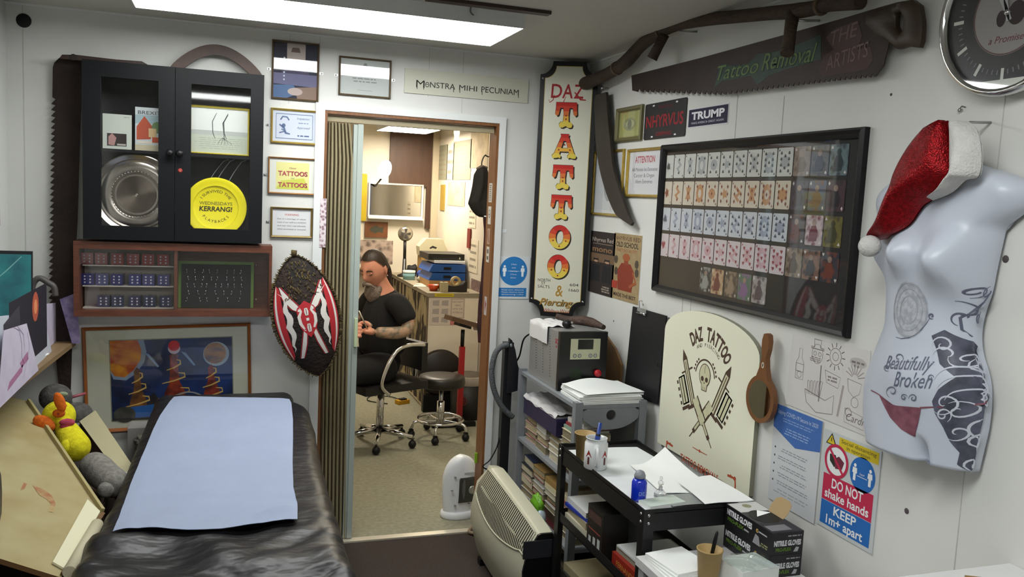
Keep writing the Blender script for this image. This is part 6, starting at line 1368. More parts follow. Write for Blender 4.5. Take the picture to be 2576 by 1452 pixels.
# ---- fan heater in the doorway
t = thing('fan_heater', 'white oval fan heater standing on the beige carpet in the doorway', 'heater', TR(1.150, .205, 0, 0.12))
wpl = mat('white_heater_plastic', '#d3d5d8', .35)
n = 28; pr = []
def hprof(z): 
    s = (z-.03)/.29; return .098*max(.0, (1-max(0, (s-.45)/.55)**2.8))**.5*(1-.10*max(0, (.42-s)/.42)**2)
def hb(a, b_):
    z = .032+.288*math.sin(b_*PI/2); w = hprof(z); ph = 2*PI*a; return Vector((w*math.cos(ph), .052*(.45+.55*w/.098)*math.sin(ph)*(1.0 if math.sin(ph) < 0 else .8), z))
m = MB(); m.grid(32, 26, hb, wpl, closed=True); m.build('body', t)
MB().lathe([(0, 0), (.082, 0), (.085, .006), (.082, .03), (.07, .036), (0, .036)], wpl, n=36).build('base', t, M=Matrix.Diagonal((1.2, .85, 1, 1)))
m = MB(); gk3 = mat('heater_grille', '#6f6f66', .4, .5)
m.prism([(-.028, .085), (.085, .085), (.088, .215), (-.022, .215)], 0, .004, mat('heater_dark', '#2b2a27', .6))
for k in range(24): z = .087+.0053*k; m.box((-.028, z, .0045), (.088, z+.0018, .008), gk3)
for k in range(10): x_ = -.018+.0112*k; m.box((x_, .085, .0085), (x_+.0012, .215, .0095), gk3)
m.build('grille', t, M=Matrix.Translation((0, -.0475, 0)) @ FT)
MB().lathe([(.022, 0), (.022, .003), (.016, .004), (0, .004)], mat('silver_hub', '#a3a39a', .35, .6), n=24, M=Matrix.Translation((.045, -.0575, .15)) @ FT).build('hub', t)
MB().box((.0, -.053, .235), (.06, -.046, .243), P('#a9abae')).build('louvre', t)
for x_, z in ((-.05, .225), (-.065, .155), (-.045, .075), (.03, .078)): MB().box((x_-.005, -.056, z-.0015), (x_+.005, -.046, z+.0015), P('#77797c')).build('screw_slot', t)

# ---- convector heater
HY0, HY1 = -.30, -1.005; HXb = 1.185
t = thing('convector_heater', 'large off-white convector heater with a slatted sloping top and black end, on the dark carpet', 'heater', TR(1.09, (HY0+HY1)/2, 0))
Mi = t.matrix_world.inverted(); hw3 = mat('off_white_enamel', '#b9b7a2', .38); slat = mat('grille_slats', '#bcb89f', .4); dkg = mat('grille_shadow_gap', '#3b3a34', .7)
def zt_(s): return .39+.055*(1-s)**.7          # top height along the length (0 far, 1 near)
def prof3(s):                                                    # outer line from foot to back top at length s
    e = math.sin(PI*max(.0, min(1, .06+s*.94)))**.5; zt2 = zt_(s); taper = min(1, s/.12); far = 1-taper
    return [(1.110-.02*e, .03), (1.085-.022*e, .12), (1.068-.016*e, .18), (1.064-.006*e, .245), (1.078+.006*far, zt2-.075-.01*far), (1.120+.01*far, zt2-.004-.03*far), (1.130+.005*far, zt2-.015*far), (1.178, zt2-.02*far)]
m = MB(); NS = 40
def prof3i(s, b_): pr = prof3(s); k = b_*(len(pr)-1); i = min(int(k), len(pr)-2); f = k-i; return pr[i][0]+(pr[i+1][0]-pr[i][0])*f, pr[i][1]+(pr[i+1][1]-pr[i][1])*f
rings = []
for i in range(NS+1):
    s = i/NS; y = HY0+(HY1+.012-HY0)*s; pr = prof3(s)+[(HXb, zt_(s)-.03), (HXb, .03)]
    rings.append([m.bm.verts.new((x, y, z)) for x, z in pr])
NP = len(rings[0])
for i in range(NS):
    for k in range(NP):
        j = (k+1) % NP; m.face([rings[i][k], rings[i][j], rings[i+1][j], rings[i+1][k]], hw3, k < 4)
m.face(rings[0], hw3); m.face(rings[-1][::-1], hw3); m.build('casing', t, M=Mi, smooth=.7)
# sloping grille: dark lens-shaped recess with slats across it
def gpt(s, a):                                 # point on the slope (a = 0 lower edge, 1 upper edge)
    pr = prof3(s); y = HY0+(HY1+.012-HY0)*s; lowz = 1-.98*math.sin(PI*min(1, max(0, (s-.02)/.9)))**.7
    seg = [pr[3], pr[4], pr[5]]; tt = (.15+.85*lowz if s < .98 else 1); aa = a
    k0 = 1.0*(lowz*.62)+.12; k = (k0+(1.94-k0)*aa); i = min(int(k), 1); f = k-i
    return Vector((seg[i][0]+(seg[i+1][0]-seg[i][0])*f, y, seg[i][1]+(seg[i+1][1]-seg[i][1])*f))
nrm = Vector((-.8, 0, .6))
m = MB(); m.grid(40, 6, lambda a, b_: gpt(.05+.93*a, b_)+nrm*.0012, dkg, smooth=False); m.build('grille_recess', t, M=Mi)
m = MB()
for i in range(40):
    s = .055+.92*i/39; q = [gpt(s, b_/6)+nrm*.003 for b_ in range(7)]; q2 = [gpt(s+.0105, b_/6)+nrm*.003 for b_ in range(7)]
    for b_ in range(6): m.face([m.bm.verts.new(v) for v in (q[b_], q[b_+1], q2[b_+1], q2[b_])], slat)
m.build('slats', t, M=Mi)
m = MB(); m.tube([gpt(.05+.93*k/30, 0)+nrm*.003 for k in range(31)], .0035, hw3, 6); m.tube([gpt(.05+.93*k/30, 1)+nrm*.003 for k in range(31)], .0035, hw3, 6); m.tube([gpt(.98, k/4)+nrm*.003 for k in range(5)], .0035, hw3, 6); m.build('grille_rim', t, M=Mi)
m = MB(); pr = prof3(1)+[(HXb, .37), (HXb, .0), (1.03, 0)]; a = [m.bm.verts.new((x, HY1, z)) for x, z in pr]; b_ = [m.bm.verts.new((x, HY1+.0115, z)) for x, z in pr]
m.face(a, BLACK); m.face(b_[::-1], BLACK)
for i in range(len(pr)): j = (i+1) % len(pr); m.face([a[j], a[i], b_[i], b_[j]], BLACK)
m.build('end_cap', t, M=Mi)
MB().box((1.06, HY1-.006, .30), (1.175, HY1-.0005, .368), mat('dark_grey_handle', '#26272c', .5)).build('end_handle', t, M=Mi, bevel=.002)
for y in (HY0-.08, HY1+.1): MB().box((1.085, y-.02, 0), (1.18, y+.02, .0295), BLACK).build('foot', t, M=Mi)
# small things on the floor by the jamb
m = MB(); m.tube(smoothpts([Vector(p) for p in ((0, 0, .012), (-.03, -.02, .012), (-.05, 0, .012), (-.03, .03, .02), (0, .04, .04))], 5), .009, mat('worn_leather', '#7d6a55', .7), 8)
tag(m.build('door_stop', M=TR(1.185, -.045, 0)), 'curled worn leather door stop at the foot of the right door jamb', 'door stop')

# ---- black trolley
TX0, TX1, TY0, TY1, TZ = 1.168, 1.49, -1.715, -1.035, .748
bm2 = mat('black_angle_iron', '#0f0f11', .45)
t = thing('metal_trolley', 'black metal three-tier trolley with bolted corners in front of the grey rack', 'trolley', TR((TX0+TX1)/2, (TY0+TY1)/2, 0)); hx, hy = (TX1-TX0)/2, (TY1-TY0)/2
for sx in (-1, 1):
    for sy in (-1, 1):
        X, Y = sx*hx, sy*hy
        l = MB().box((min(X, X-sx*.034), min(Y, Y-sy*.003), 0), (max(X, X-sx*.034), max(Y, Y-sy*.003), TZ), bm2).box((min(X, X-sx*.003), min(Y-sy*.0031, Y-sy*.034), 0), (max(X, X-sx*.003), max(Y-sy*.0031, Y-sy*.034), TZ), bm2).build('post', t)
        for dz in (.018, .042):
            MB().lathe([(.0055, 0), (.0045, .002), (0, .003)], STEEL, n=10, M=Matrix.Translation((X-sx*.017, Y+sy*.0001, TZ-dz)) @ Matrix.Rotation(PI/2 if sy < 0 else -PI/2, 4, 'X')).build('bolt', l)
            MB().lathe([(.0055, 0), (.0045, .002), (0, .003)], STEEL, n=10, M=Matrix.Translation((X+sx*.0001, Y-sy*.019, TZ-dz)) @ Matrix.Rotation(-PI/2 if sx < 0 else PI/2, 4, 'Y')).build('bolt', l)
for z, nm in ((TZ, 'top_tray'), (.50, 'middle_shelf'), (.22, 'lower_shelf')):
    d = .068 if nm == 'top_tray' else .034; fl = z-.012 if nm == 'top_tray' else z-d+.003
    i_ = .0035
    m = MB().box((-hx+i_, -hy+i_, fl-.002), (hx-i_, hy-i_, fl), bm2)
    for a, b_ in (((-hx+i_, -hy+i_), (hx-i_, -hy+i_+.002)), ((-hx+i_, hy-i_-.002), (hx-i_, hy-i_)), ((-hx+i_, -hy+i_+.0021), (-hx+i_+.002, hy-i_-.0021)), ((hx-i_-.002, -hy+i_+.0021), (hx-i_, hy-i_-.0021))): m.box((*a, z-d), (*b_, z-.0005), bm2)
    m.build(nm, t)
TF = TZ-.012
# papers and covers on the top tray
def sheet(name, pts, z, label, mt=PAPER, cat='paper', curl=0, th=.0012, grp=None):
    A, B, C, D = [Vector((p[0], p[1])) for p in pts]
    def fn(a, b_, lift=0): p = (A.lerp(B, a)).lerp(D.lerp(C, a), b_); return Vector((p.x, p.y, z+lift+curl*(max(0, a*b_-.35)**1.5)+.0015*math.sin(6*a+4*b_)+.0015))
    m = MB(); m.grid(14, 14, lambda a, b_: fn(a, b_, th), mt); m.grid(14, 14, lambda a, b_: fn(1-a, b_), mt)
    return tag(m.build(name), label, cat, grp)
tw_ = mat('trolley_paper_cover', '#dde1e3', .8, noise=.05, scale=10)
sheet('paper_cover', [(TX0+.008, TY0+.02), (TX1-.008, TY0+.02), (TX1-.03, TY1-.06), (TX0+.012, TY1-.05)], TF, 'large white paper sheet lining the top tray of the black trolley', tw_)
sheet('paper_sheet', [(TX0+.13, -1.58), (TX1+.03, -1.63), (TX1-.03, -1.30), (TX0+.16, -1.30)], TF+.005, 'white sheet with a raised curling corner on the black trolley', PAPER, curl=.11)
sheet('paper_sheet', [(TX0+.20, -1.72), (TX1+.05, -1.72), (TX1+.045, -1.48), (TX0+.22, -1.52)], TZ+.004, 'white sheet overhanging the right rim of the black trolley', PAPER)
sheet('plastic_wallet', [(TX0+.10, -1.705), (TX0+.30, -1.70), (TX0+.30, -1.63), (TX0+.10, -1.60)], TF+.010, 'grey transparent plastic wallet near the front edge of the trolley tray', mat('grey_film', '#8f9494', .2))
t = thing('leaflet_stack', 'pale green-white leaflet pad at the front corner of the trolley tray', 'leaflets', TR(TX0+.085, TY0+.05, TF+.004, .15)); MB().box((-.065, -.03, 0), (.065, .03, .012), PAPER).build('pages', t); MB().box((-.065, -.03, .0121), (.065, .03, .013), mat('pale_green_cover', '#c3cfc5', .5)).build('cover', t)
# mug with marker
p = on(1487, 1186, 'z', TF+.004)
mp = (1.196, -1.30)
t = thing('mug', 'white mug with red arrow pictures on the trolley tray, next to the tan paper cup', 'mug', TR(mp[0], mp[1], TF+.004, -1.9))
wc = mat('white_ceramic', '#d9dbdb', .25)
MB().lathe([(0, 0), (.036, 0), (.0395, .004), (.0395, .088), (.036, .09), (.035, .104), (.037, .105), (.037, .1065), (.033, .1065), (.032, .088), (.034, .02), (0, .012)], wc, n=36).build('body', t)
MB().tube(smoothpts([Vector(q) for q in ((.038, 0, .02), (.058, 0, .026), (.066, 0, .05), (.058, 0, .074), (.038, 0, .08))], 5), .006, wc, 10).build('handle', t)
m = MB(); ra = P('#9e2d22')
for a in (-.75, .75):
    for (h0, h1, w_) in ((.02, .045, .004), (.045, .07, .012)):
        nn = 5
        for k in range(nn):
            f0, f1 = k/nn, (k+1)/nn; w0_ = w_*(1-f0) if h1 == .07 else w_; w1_ = w_*(1-f1) if h1 == .07 else w_
            R_ = .0402; g_ = lambda dx, z: Vector((R_*math.cos(a+dx/R_), R_*math.sin(a+dx/R_), z))
            m.face([m.bm.verts.new(v) for v in (g_(-w0_, h0+(h1-h0)*f0), g_(w0_, h0+(h1-h0)*f0), g_(w1_, h0+(h1-h0)*f1), g_(-w1_, h0+(h1-h0)*f1))], ra if h1 == .07 else P('#5c2a28'))
m.build('picture', t)
tag(MB().lathe([(0, 0), (.009, 0), (.009, .085), (.008, .09), (.0065, .092), (.0065, .13), (0, .131)], [BLACK, mat('blue_marker', '#1f3f8f', .35), BLACK, BLACK, mat('blue_marker', '#1f3f8f', .35), mat('blue_marker', '#1f3f8f', .35)], n=16).build('marker_pen', M=TR(mp[0]-.005, mp[1]+.004, TF+.028, 0, -.1, .18)), 'blue marker pen standing in the white mug', 'pen')
t = thing('paper_cup', 'tan paper cup behind the white mug on the black trolley', 'cup', TR(1.2, -1.195, TF+.004))
MB().lathe([(0, 0), (.027, 0), (.036, .09), (.0375, .09), (.0375, .093), (.034, .093), (.026, .004), (0, .004)], mat('kraft_card', '#a98d5a', .6), n=28).build('cup', t)
# blue bottle, small glass bottle
p = on(1597, 1258, 'z', TF+.006)
t = thing('squeeze_bottle', 'bright blue squeeze bottle with a grey cap on the black trolley', 'bottle', TR(p.x+.012, p.y, TF+.0065))
MB().lathe([(0, 0), (.0215, 0), (.0235, .003), (.0235, .055), (.02, .063), (.014, .068), (0, .068)], mat('blue_bottle', '#1233c4', .25, coat=.5), n=28).build('body', t)
MB().lathe([(.015, .0685), (.0175, .07), (.0175, .078), (.013, .088), (.006, .092), (.003, .093), (0, .093)], mat('grey_cap', '#8d9096', .4), n=24).build('cap', t)
m = MB().text('DE', 0, 0, .012, 0, P('#8fa3e0'), M=Matrix.Translation((-.0, -.0239, .02)) @ FT).scribble(-.008, -.0, .008, .012, 0, P('#6f86dd'), rows=2)
tmp = m; tmp.build('label_print', t, M=Matrix.Rotation(-.1, 4, 'Z')) 
p = on(1640, 1252, 'z', TF+.006)
gl2 = mat('clear_glass', '#ffffff', .02); gl2.node_tree.nodes['Principled BSDF'].inputs['Transmission Weight'].default_value = .85
t = thing('glass_bottle', 'small clear glass bottle with a ball stopper beside the blue bottle', 'bottle', TR(p.x+.025, p.y-.005, TF+.0065))
MB().lathe([(0, 0), (.018, 0), (.02, .004), (.019, .014), (.01, .024), (.006, .028), (.006, .036), (0, .036)], gl2, n=24).build('body', t)
MB().ball((0, 0, .046), (.009, .009, .009), gl2, 14, 10).ball((0, 0, .06), (.005, .005, .007), gl2, 10, 8).build('stopper', t)
# middle shelf of the trolley: books and boxes
MSF = .50-.034+.003
def lay(x, y, z, w, l, th, col, rot, lb, cat='book', sp='left', pm=None):
    o = book(x, y, z, w, l, th, col, rot, sp, pm); return tag(o, lb, cat)
z = MSF+.0005
lay(TX0+.105, -1.17, z, .16, .19, .03, '#c9c2ab', .02, 'cream paperback at the far end of the trolley middle shelf, lowest there')
lay(TX0+.105, -1.17, z+.031, .15, .18, .026, '#a89c7f', -.04, 'tan paperback lying on the cream one, far end of the trolley middle shelf')
lay(TX0+.10, -1.165, z+.058, .15, .18, .012, '#2437a0', .06, 'bright blue thin folder on the far end of the trolley middle shelf')
lay(TX0+.10, -1.165, z+.071, .145, .17, .02, '#d5d6d4', .0, 'white pad lying on the blue folder in the trolley')
t = thing('tool_box', 'black retail carton with clear windows on the trolley middle shelf', 'box', TR(TX0+.05, -1.375, z)); MB().box((-.045, -.06, 0), (.05, .06, .155), mat('black_card_box', '#1b1715', .4)).build('carton', t, bevel=.002)
m = MB()
for k in range(3): m.rect(-.045+.035*k, .02, -.025+.035*k, .05+.006*k, .0003, P('#a9adab'))
m.rect(-.05, .075, .045, .08, .0003, P('#8a3a30')); m.rect(-.05, .11, .05, .14, .0003, P('#4a2f28')); m.build('window_print', t, M=Matrix.Translation((-.0452, 0, 0)) @ Matrix.Rotation(-PI/2, 4, 'Z') @ FT)
rb1 = lay(TX0+.13, -1.575, z, .21, .2, .05, '#8e2414', 0, 'thick red and orange hardback at the near end of the trolley middle shelf', sp='left')
MB().text('FERNANDO', 0, 0, .018, 0, P('#d08a3a'), width=.13, M=Matrix.Translation((-.1062, 0, .017)) @ Matrix.Rotation(-PI/2, 4, 'Z') @ FT).build('spine_lettering', rb1)
lay(TX0+.14, -1.57, z+.0505, .2, .19, .02, '#8c8d7d', .03, 'grey-green book lying on the thick red hardback')
lay(TX0+.13, -1.575, z+.071, .19, .18, .006, '#c9cbc8', .03, 'white magazine lying topmost on the near pile of the trolley')
LSF = .22-.034+.003
z = LSF+.0005
lay(TX0+.12, -1.60, z, .2, .17, .035, '#b09a5c', .03, 'ochre book, lowest of the near pile on the trolley lower shelf')
lay(TX0+.12, -1.60, z+.036, .2, .17, .028, '#c9bf8a', -.03, 'pale yellow book lying above the ochre book in the trolley')
lay(TX0+.11, -1.60, z+.065, .19, .17, .03, '#17181c', .05, 'black patterned magazine box on the trolley lower shelf')
lay(TX0+.11, -1.38, z, .18, .18, .04, '#232a55', .0, 'dark blue book in the middle of the trolley lower shelf')
lay(TX0+.11, -1.38, z+.041, .17, .18, .05, '#3a3a3c', .0, 'charcoal box file on the dark blue book in the trolley')
lay(TX0+.11, -1.16, z, .18, .18, .09, '#2b2722', .0, 'dark brown album at the far end of the trolley lower shelf')
lay(TX0+.11, -1.16, z+.091, .16, .16, .03, '#8f8667', .05, 'khaki paperback on the dark brown album in the trolley')

# ---- small white desk with glove boxes, cup and tissues in front of the trolley
DSK = .618
t = thing('small_desk', 'white topped small desk at the lower edge of the picture in front of the trolley', 'desk', TR(1.28, -2.2, 0))
MB().box((-.14, -.25, DSK-.025), (.275, .468, DSK), mat('white_laminate', '#cfcfcf', .4)).build('top', t, bevel=.002)
for lx in (-.12, .255):
    for ly in (-.23, .44): MB().box((lx-.015, ly-.015, 0), (lx+.015, ly+.015, DSK-.026), P('#9a9a9a')).build('leg', t)
GW, GL, GH = .104, .232, .065
def glovebox(z, openb, label):
    t = thing('glove_box', label, 'box', TR(1.495, -1.834, z)); hx, hy = GW/2, GL/2; kc = mat('glove_box_black', '#17161a', .4)
    MB().box((-hx, -hy, 0), (hx, hy, GH), kc).build('carton', t, bevel=.0008)
    for sd in (0, 1):
        m = MB(); wt_ = P('#cfcfd2'); gr_ = P('#55751c')
        if sd == 0:
            m.text('NITRILE GLOVES', -GL*.46, .038, .017, .0004, wt_, width=GL*.55, align='LEFT', bold=.05); m.text('PRO-FLEX', -GL*.44, .020, .011, .0004, gr_, width=GL*.36, align='LEFT', bold=.04); m.rect(-GL*.07, .022, GL*.03, .027, .0004, P('#9a9a9a'))
            m.disc(GL*.2, .045, .006, .0004, P('#b9964e'), 12); m.rect(GL*.2, .043, GL*.4, .047, .0004, P('#a9a9ac')); m.flat([(GL*.12, .004), (GL*.28, .004), (GL*.24, .03), (GL*.17, .034)], .0004, P('#8d8d92')); m.scribble(GL*.27, .006, GL*.44, .02, .0004, P('#8a8a60'), rows=2)
            M = Matrix.Translation((-hx, 0, 0)) @ Matrix.Rotation(-PI/2, 4, 'Z') @ FT
        else:
            m.text('NITRILE GLOVES', 0, .026, .015, .0004, wt_, width=GW*.86, bold=.05); m.text('PRO-FLEX', -.012, .010, .010, .0004, gr_, width=GW*.5, bold=.04); m.scribble(0, .05, GW*.44, .056, .0004, P('#9a9aa0'), rows=1); m.flat([(GW*.2, .006), (GW*.34, .006), (GW*.38, .018), (GW*.28, .02)], .0004, P('#a9a9ad'))
            M = Matrix.Translation((0, -hy, 0)) @ FT
        m.build('printing', t, M=M)
    if openb:
        m = MB(); m.rect(-hx+.004, -hy+.004, hx-.004, -hy+.075, .0004, P('#2c2b30')); m.rect(-hx+.006, -hy+.012, hx-.03, -hy+.05, .0008, P('#77777c')); m.rect(-hx+.002, hy-.075, hx-.002, hy-.002, .0004, P('#c9c9c6')); m.disc(0, hy-.03, .014, .0008, P('#8a8a6a'), 16); m.disc(0, .0, hx*.8, .0006, BLACK, 24, ry=hx*.95)
        m.build('top_printing', t, M=Matrix.Translation((0, 0, GH)))
        MB().prism([(-.035, 0), (.035, 0), (.04, .02), (.036, .045), (.02, .055), (-.02, .055), (-.036, .045), (-.04, .02)], 0, .001, mat('kraft_flap', '#a58b62', .7)).build('flap', t, M=Matrix.Translation((hx-.01, 0, GH+.001)) @ basis(Vector((0, 0, 0)), Vector((0, -1, 0)), Vector((.55, 0, .83)).normalized(), Vector((0, -1, 0)).cross(Vector((.55, 0, .83)).normalized())))
        MB().flat([(0, 0), (.04, -.01), (.02, .03)], 0, PAPER).build('tissue_tip', t, M=Matrix.Translation((-.03, -.01, GH+.006)) @ Matrix.Rotation(-.35, 4, 'Y'))
    return t
glovebox(DSK+.0006, False, 'lower black nitrile glove box under the opened one on the small desk')
glovebox(DSK+GH+.0014, True, 'opened black nitrile glove box with a raised card flap, upper of the two')
t = thing('paper_cup', 'tan paper cup holding a black pen at the bottom edge, left of the glove boxes', 'cup', TR(1.262, -1.925, DSK+.0006)); MB().lathe([(0, 0), (.026, 0), (.035, .09), (.0365, .09), (.0365, .093), (.033, .093), (.025, .004), (0, .004)], mat('kraft_card', '#a98d5a', .6), n=28).build('cup', t)
tag(MB().lathe([(0, 0), (.005, .003), (.0055, .11), (.004, .135), (0, .14)], BLACK, n=12).build('pen', M=TR(1.257, -1.925, DSK+.008, 0, .05, .14)), 'black pen standing in the tan cup beside the glove boxes', 'pen')
t = thing('tissue_box', 'white box wrapped in clear plastic between the tan cup and the glove boxes', 'box', TR(1.362, -1.965, DSK+.0006, .1))
MB().box((-.062, -.05, 0), (.062, .05, .062), mat('white_card_box', '#d6d9d6', .5)).build('carton', t, bevel=.002)
m = MB(); m.grid(14, 12, lambda a, b_: Vector((-.064+.128*a, -.052+.104*b_, .0645+.014*math.sin(PI*a)*math.sin(PI*b_)+.003*math.sin(14*a+9*b_))), glassmat('wrap_film', (.88, .93, .91), .2)); m.build('plastic_wrap', t)
for k in range(4): tag(MB().box((-.07, -.06, 0), (.06, .09, .0055), PAPER).build('paper_towel', M=TR(1.222+.004*k, -1.855+.003*k, DSK+.0006+.006*k, .05*k)), '%s sheet of the small paper stack on the desk left of the tan cup' % ('bottom white', 'second white', 'third white', 'top white')[k], 'paper', 'paper stack on the small desk')
# white surface at the lower right corner
t = thing('side_table', 'white topped side table at the lower right corner of the picture', 'table', TR(1.50, -2.80, 0))
MB().box((-.25, -.32, .86), (.152, .295, .888), mat('white_laminate', '#cfcfcf', .4)).build('top', t, bevel=.002)
for sx, sy in ((-.22, -.29), (-.22, .27), (.12, -.29), (.12, .27)): MB().box((sx-.015, sy-.015, 0), (sx+.015, sy+.015, .859), P('#9a9a9a')).build('leg', t)
tag(MB().box((-.1, -.004, 0), (.1, .004, .01), mat('thin_brown_strip', '#8a6c40', .6)).build('wooden_strip', M=TR(1.56, -2.60, .8885, -.5)), 'thin brown wooden strip on the white table at the lower right corner', 'strip')

# ================================================================ LEFT SIDE
# ---- treatment bed
def bedz(y):
    f = max(0, min(1, (y+1.25)/1.1)); return .652+.105*f*f*(3-2*f)
from mathutils import noise as NZ
t = thing('treatment_bed', 'treatment bed wrapped in wrinkled black plastic in front of the left wall pictures', 'bed', TR(-.02, -1.2, 0)); Mi = t.matrix_world.inverted()
bag = mat('black_plastic_sheeting', '#141316', .42, noise=.0, bump=.8, bscale=13, scale=18, coat=.0, stretch=(1, 1.8, 1))
def bed_hw(y): f = max(0, min(1, (y+.38)/.12)); return .345-.05*f*f
def sideprof(s):                               # s 0..1 across: left hem, up, across the top, down the right side
    if s < .22: return -1, s/.22
    if s > .78: return 1, (1-s)/.22
    return 0, (s-.22)/.56
def bedfn(a, b_):
    y = -.15-2.28*b_; hw = bed_hw(y); z = bedz(y); sd, q = sideprof(a); cx_ = -.015
    if sd == 0:
        lw = .262+.055*max(0, min(1, (-y-.25)/.9))+.03*max(0, min(1, (-y-1.1)/.3)); X = cx_-lw+(lw+hw)*q; r = .06; e = min(q, 1-q)*2*hw; Z = z-(r-math.sqrt(max(0, r*r-(r-min(r, e))**2)))*.7
        wr = .010*NZ.noise(Vector((X*5+y*2, y*4-X*5, 0)))+.007*abs(NZ.noise(Vector((X*3+y*9, (y*9-X*8), 3)))) ; near = max(0, min(1, (-y-1.15)/.25)); edge = max(0, 1-e/.1)
        Z += wr*(.25+1.6*near+.8*edge)
        if near > 0: Z += near*.012*math.sin(22*(y*.9+X*.45)+3*NZ.noise(Vector((X*4, y*4, 1))))
        return Vector((X, y, Z))
    lw = .262+.055*max(0, min(1, (-y-.25)/.9))+.03*max(0, min(1, (-y-1.1)/.3)); X = cx_+sd*((hw if sd > 0 else lw)+(.03 if sd > 0 else .006)*(1-q)**.5); Z = .12+(z-.045-.12)*q; X += sd*(.014*NZ.noise(Vector((y*9, Z*4, 5)))+.008*math.sin(30*y+6*Z))*(1-q*.4)
    return Vector((X, y, Z))
m = MB(); m.grid(90, 150, bedfn, bag)
m.grid(40, 10, lambda a, b_: (lambda p: Vector((p.x, -.15, .12+(p.z-.12)*b_)))(bedfn(.2+.6*a, 0)), bag)
m.build('plastic_cover', t, M=Mi)
MB().box((-.26, -2.35, .05), (.28, -.18, .55), mat('bed_base', '#2a2826', .6)).build('base', t, M=Mi)
MB().box((-.24, -2.2, 0), (.2, -.3, .0495), BLACK).build('plinth', t, M=Mi)
# couch roll paper on the bed
def onbed(px, py, lift=.0):
    z = .7
    for _ in range(12): p = on(px, py, 'z', z+lift); z = bedz(p.y)
    return Vector((p.x, p.y))
Lp = [(438, 1003), (430, 1012), (405, 1045), (385, 1085), (358, 1150), (328, 1225), (305, 1290), (283, 1360)]
Rp_ = [(728, 1008), (733, 1018), (737, 1060), (737, 1110), (736, 1170), (738, 1230), (748, 1275), (749, 1326)]
LQ, RQ = resample([onbed(*p) for p in Lp], 60), resample([onbed(*p) for p in Rp_], 60)
blu = mat('pale_blue_couch_roll', '#97a2bb', .85, noise=.04, scale=8, bump=.1, bscale=150)
def pap(a, b_, lift=.0):
    i = round(b_*60); p = LQ[i].lerp(RQ[i], a); d = max(0, (b_-.9)/.1)
    x, y = p.x, p.y+d*(.018*math.sin(8*a+.5)-.012*math.sin(3.2*a)); e = min(a, 1-a)*.48; r = .05
    rr = .004*math.sin(60*b_+.7*math.sin(5*a))*max(0, 1-abs(b_-.75)/.1)*(a*.6)
    cr = .012*max(0, 1-((a-.86)/.12)**2)*max(0, 1-((b_-.93+.25*(a-.86))/.03)**2) if abs(a-.86) < .12 else 0
    near = max(0, min(1, (-y-1.15)/.25))
    return Vector((x, y, bedz(y)+.010+.012*near+lift+rr+cr+.004*NZ.noise(Vector((x*6, y*6, 2)))+.0035*abs(NZ.noise(Vector((x*9+y*5, y*11-x*6, 7))))*(.3+b_)+.004*near*math.sin(22*(y*.9+x*.45))-max(0, (.03-e))*.12))
m = MB(); m.grid(60, 60, pap, blu); m.grid(60, 60, lambda a, b_: pap(1-a, b_, -.0012), blu)
tag(m.build('couch_roll_paper'), 'large pale blue paper sheet spread over the treatment bed', 'paper sheet')

# ---- shelf on the left wall
t = thing('wall_shelf', 'light wooden wall shelf of cards and drawings at the left edge', 'shelf', TR(LX, -.9, .965)); Mi = t.matrix_world.inverted()
sw2 = mat('pale_shelf_wood', '#8d7351', .55, noise=.25, scale=6, stretch=(8, 1, 8))
SZ = .968
MB().prism([(LX+.001, -.02), (-.588, -.02), (-.655, -1.3), (-.70, -2.2), (LX+.001, -2.2)], SZ-.018, SZ, sw2).build('board', t, M=Mi, bevel=.002)
for y in (-.35, -1.6): MB().prism([(0, 0), (.16, 0), (.155, .015), (.015, .15), (0, .15)], -.004, .004, P('#8a8a8a'), M=Matrix.Translation((LX+.001, y, SZ-.0185)) @ Matrix.Rotation(PI/2, 4, 'X') @ Matrix.Diagonal((1, -1, 1, 1))).build('bracket', t, M=Mi)
def card4(name, px4, plane, label, mt, draw=None, cat='card', th=.0015, minz=SZ+.0006):
    """flat sheet standing on the shelf; corners TL TR BR BL measured on plane (ax, val)"""
    q = [on(*p, *plane) for p in px4]; dz = minz-min(q[2].z, q[3].z)
    for v in (q[2], q[3]): v.z = minz
    O = q[3]; Uv = (q[2]-q[3]); wdt = Uv.length; Uv.normalize(); Vv = (q[0]-q[3]); hgt = Vv.length; Vv = (Vv-Uv*Vv.dot(Uv)).normalized(); N = Uv.cross(Vv)
    M = basis(O, Uv, Vv, N); ci = [M.inverted() @ v for v in q]
    t = thing(name, label, cat, M); MB().prism([(v.x, v.y) for v in ci], 0, th, mt).build('sheet', t)
    if draw: m = MB(); draw(m, wdt, hgt, th+.0004, [(v.x, v.y) for v in ci]); m.build('drawing', t)
    return t
lav = mat('lavender_drawing_paper', '#c9bfd2', .8, noise=.12, scale=14); pen = P('#8d7c99'); pen2 = P('#a66f90')
def dr1(m, w, h, z, c):
    for k in range(7): m.stroke([(w*(.2+.6*random.random()), h*(.15+.7*random.random())), (w*(.2+.6*random.random()), h*(.15+.7*random.random())), (w*(.2+.6*random.random()), h*(.2+.6*random.random()))], .003, z, pen, True)
def dr3(m, w, h, z, c):
    m.stroke([(w*.35, h*.9), (w*.5, h*.8), (w*.55, h*.6), (w*.55, h*.4), (w*.6, h*.3)], .004, z, pen, True); m.stroke([(w*.45, h*.88), (w*.6, h*.7), (w*.62, h*.5)], .003, z, pen, True); m.flat([(w*.5, h*.35), (w*.7, h*.42), (w*.72, h*.3), (w*.55, h*.26)], z, pen2); m.flat([(w*.2, h*.12), (w*.55, h*.2), (w*.58, h*.3), (w*.25, h*.22)], z, pen2); m.stroke([(w*.58, h*.1), (w*.75, h*.45), (w*.7, h*.7)], .0025, z, pen, True)
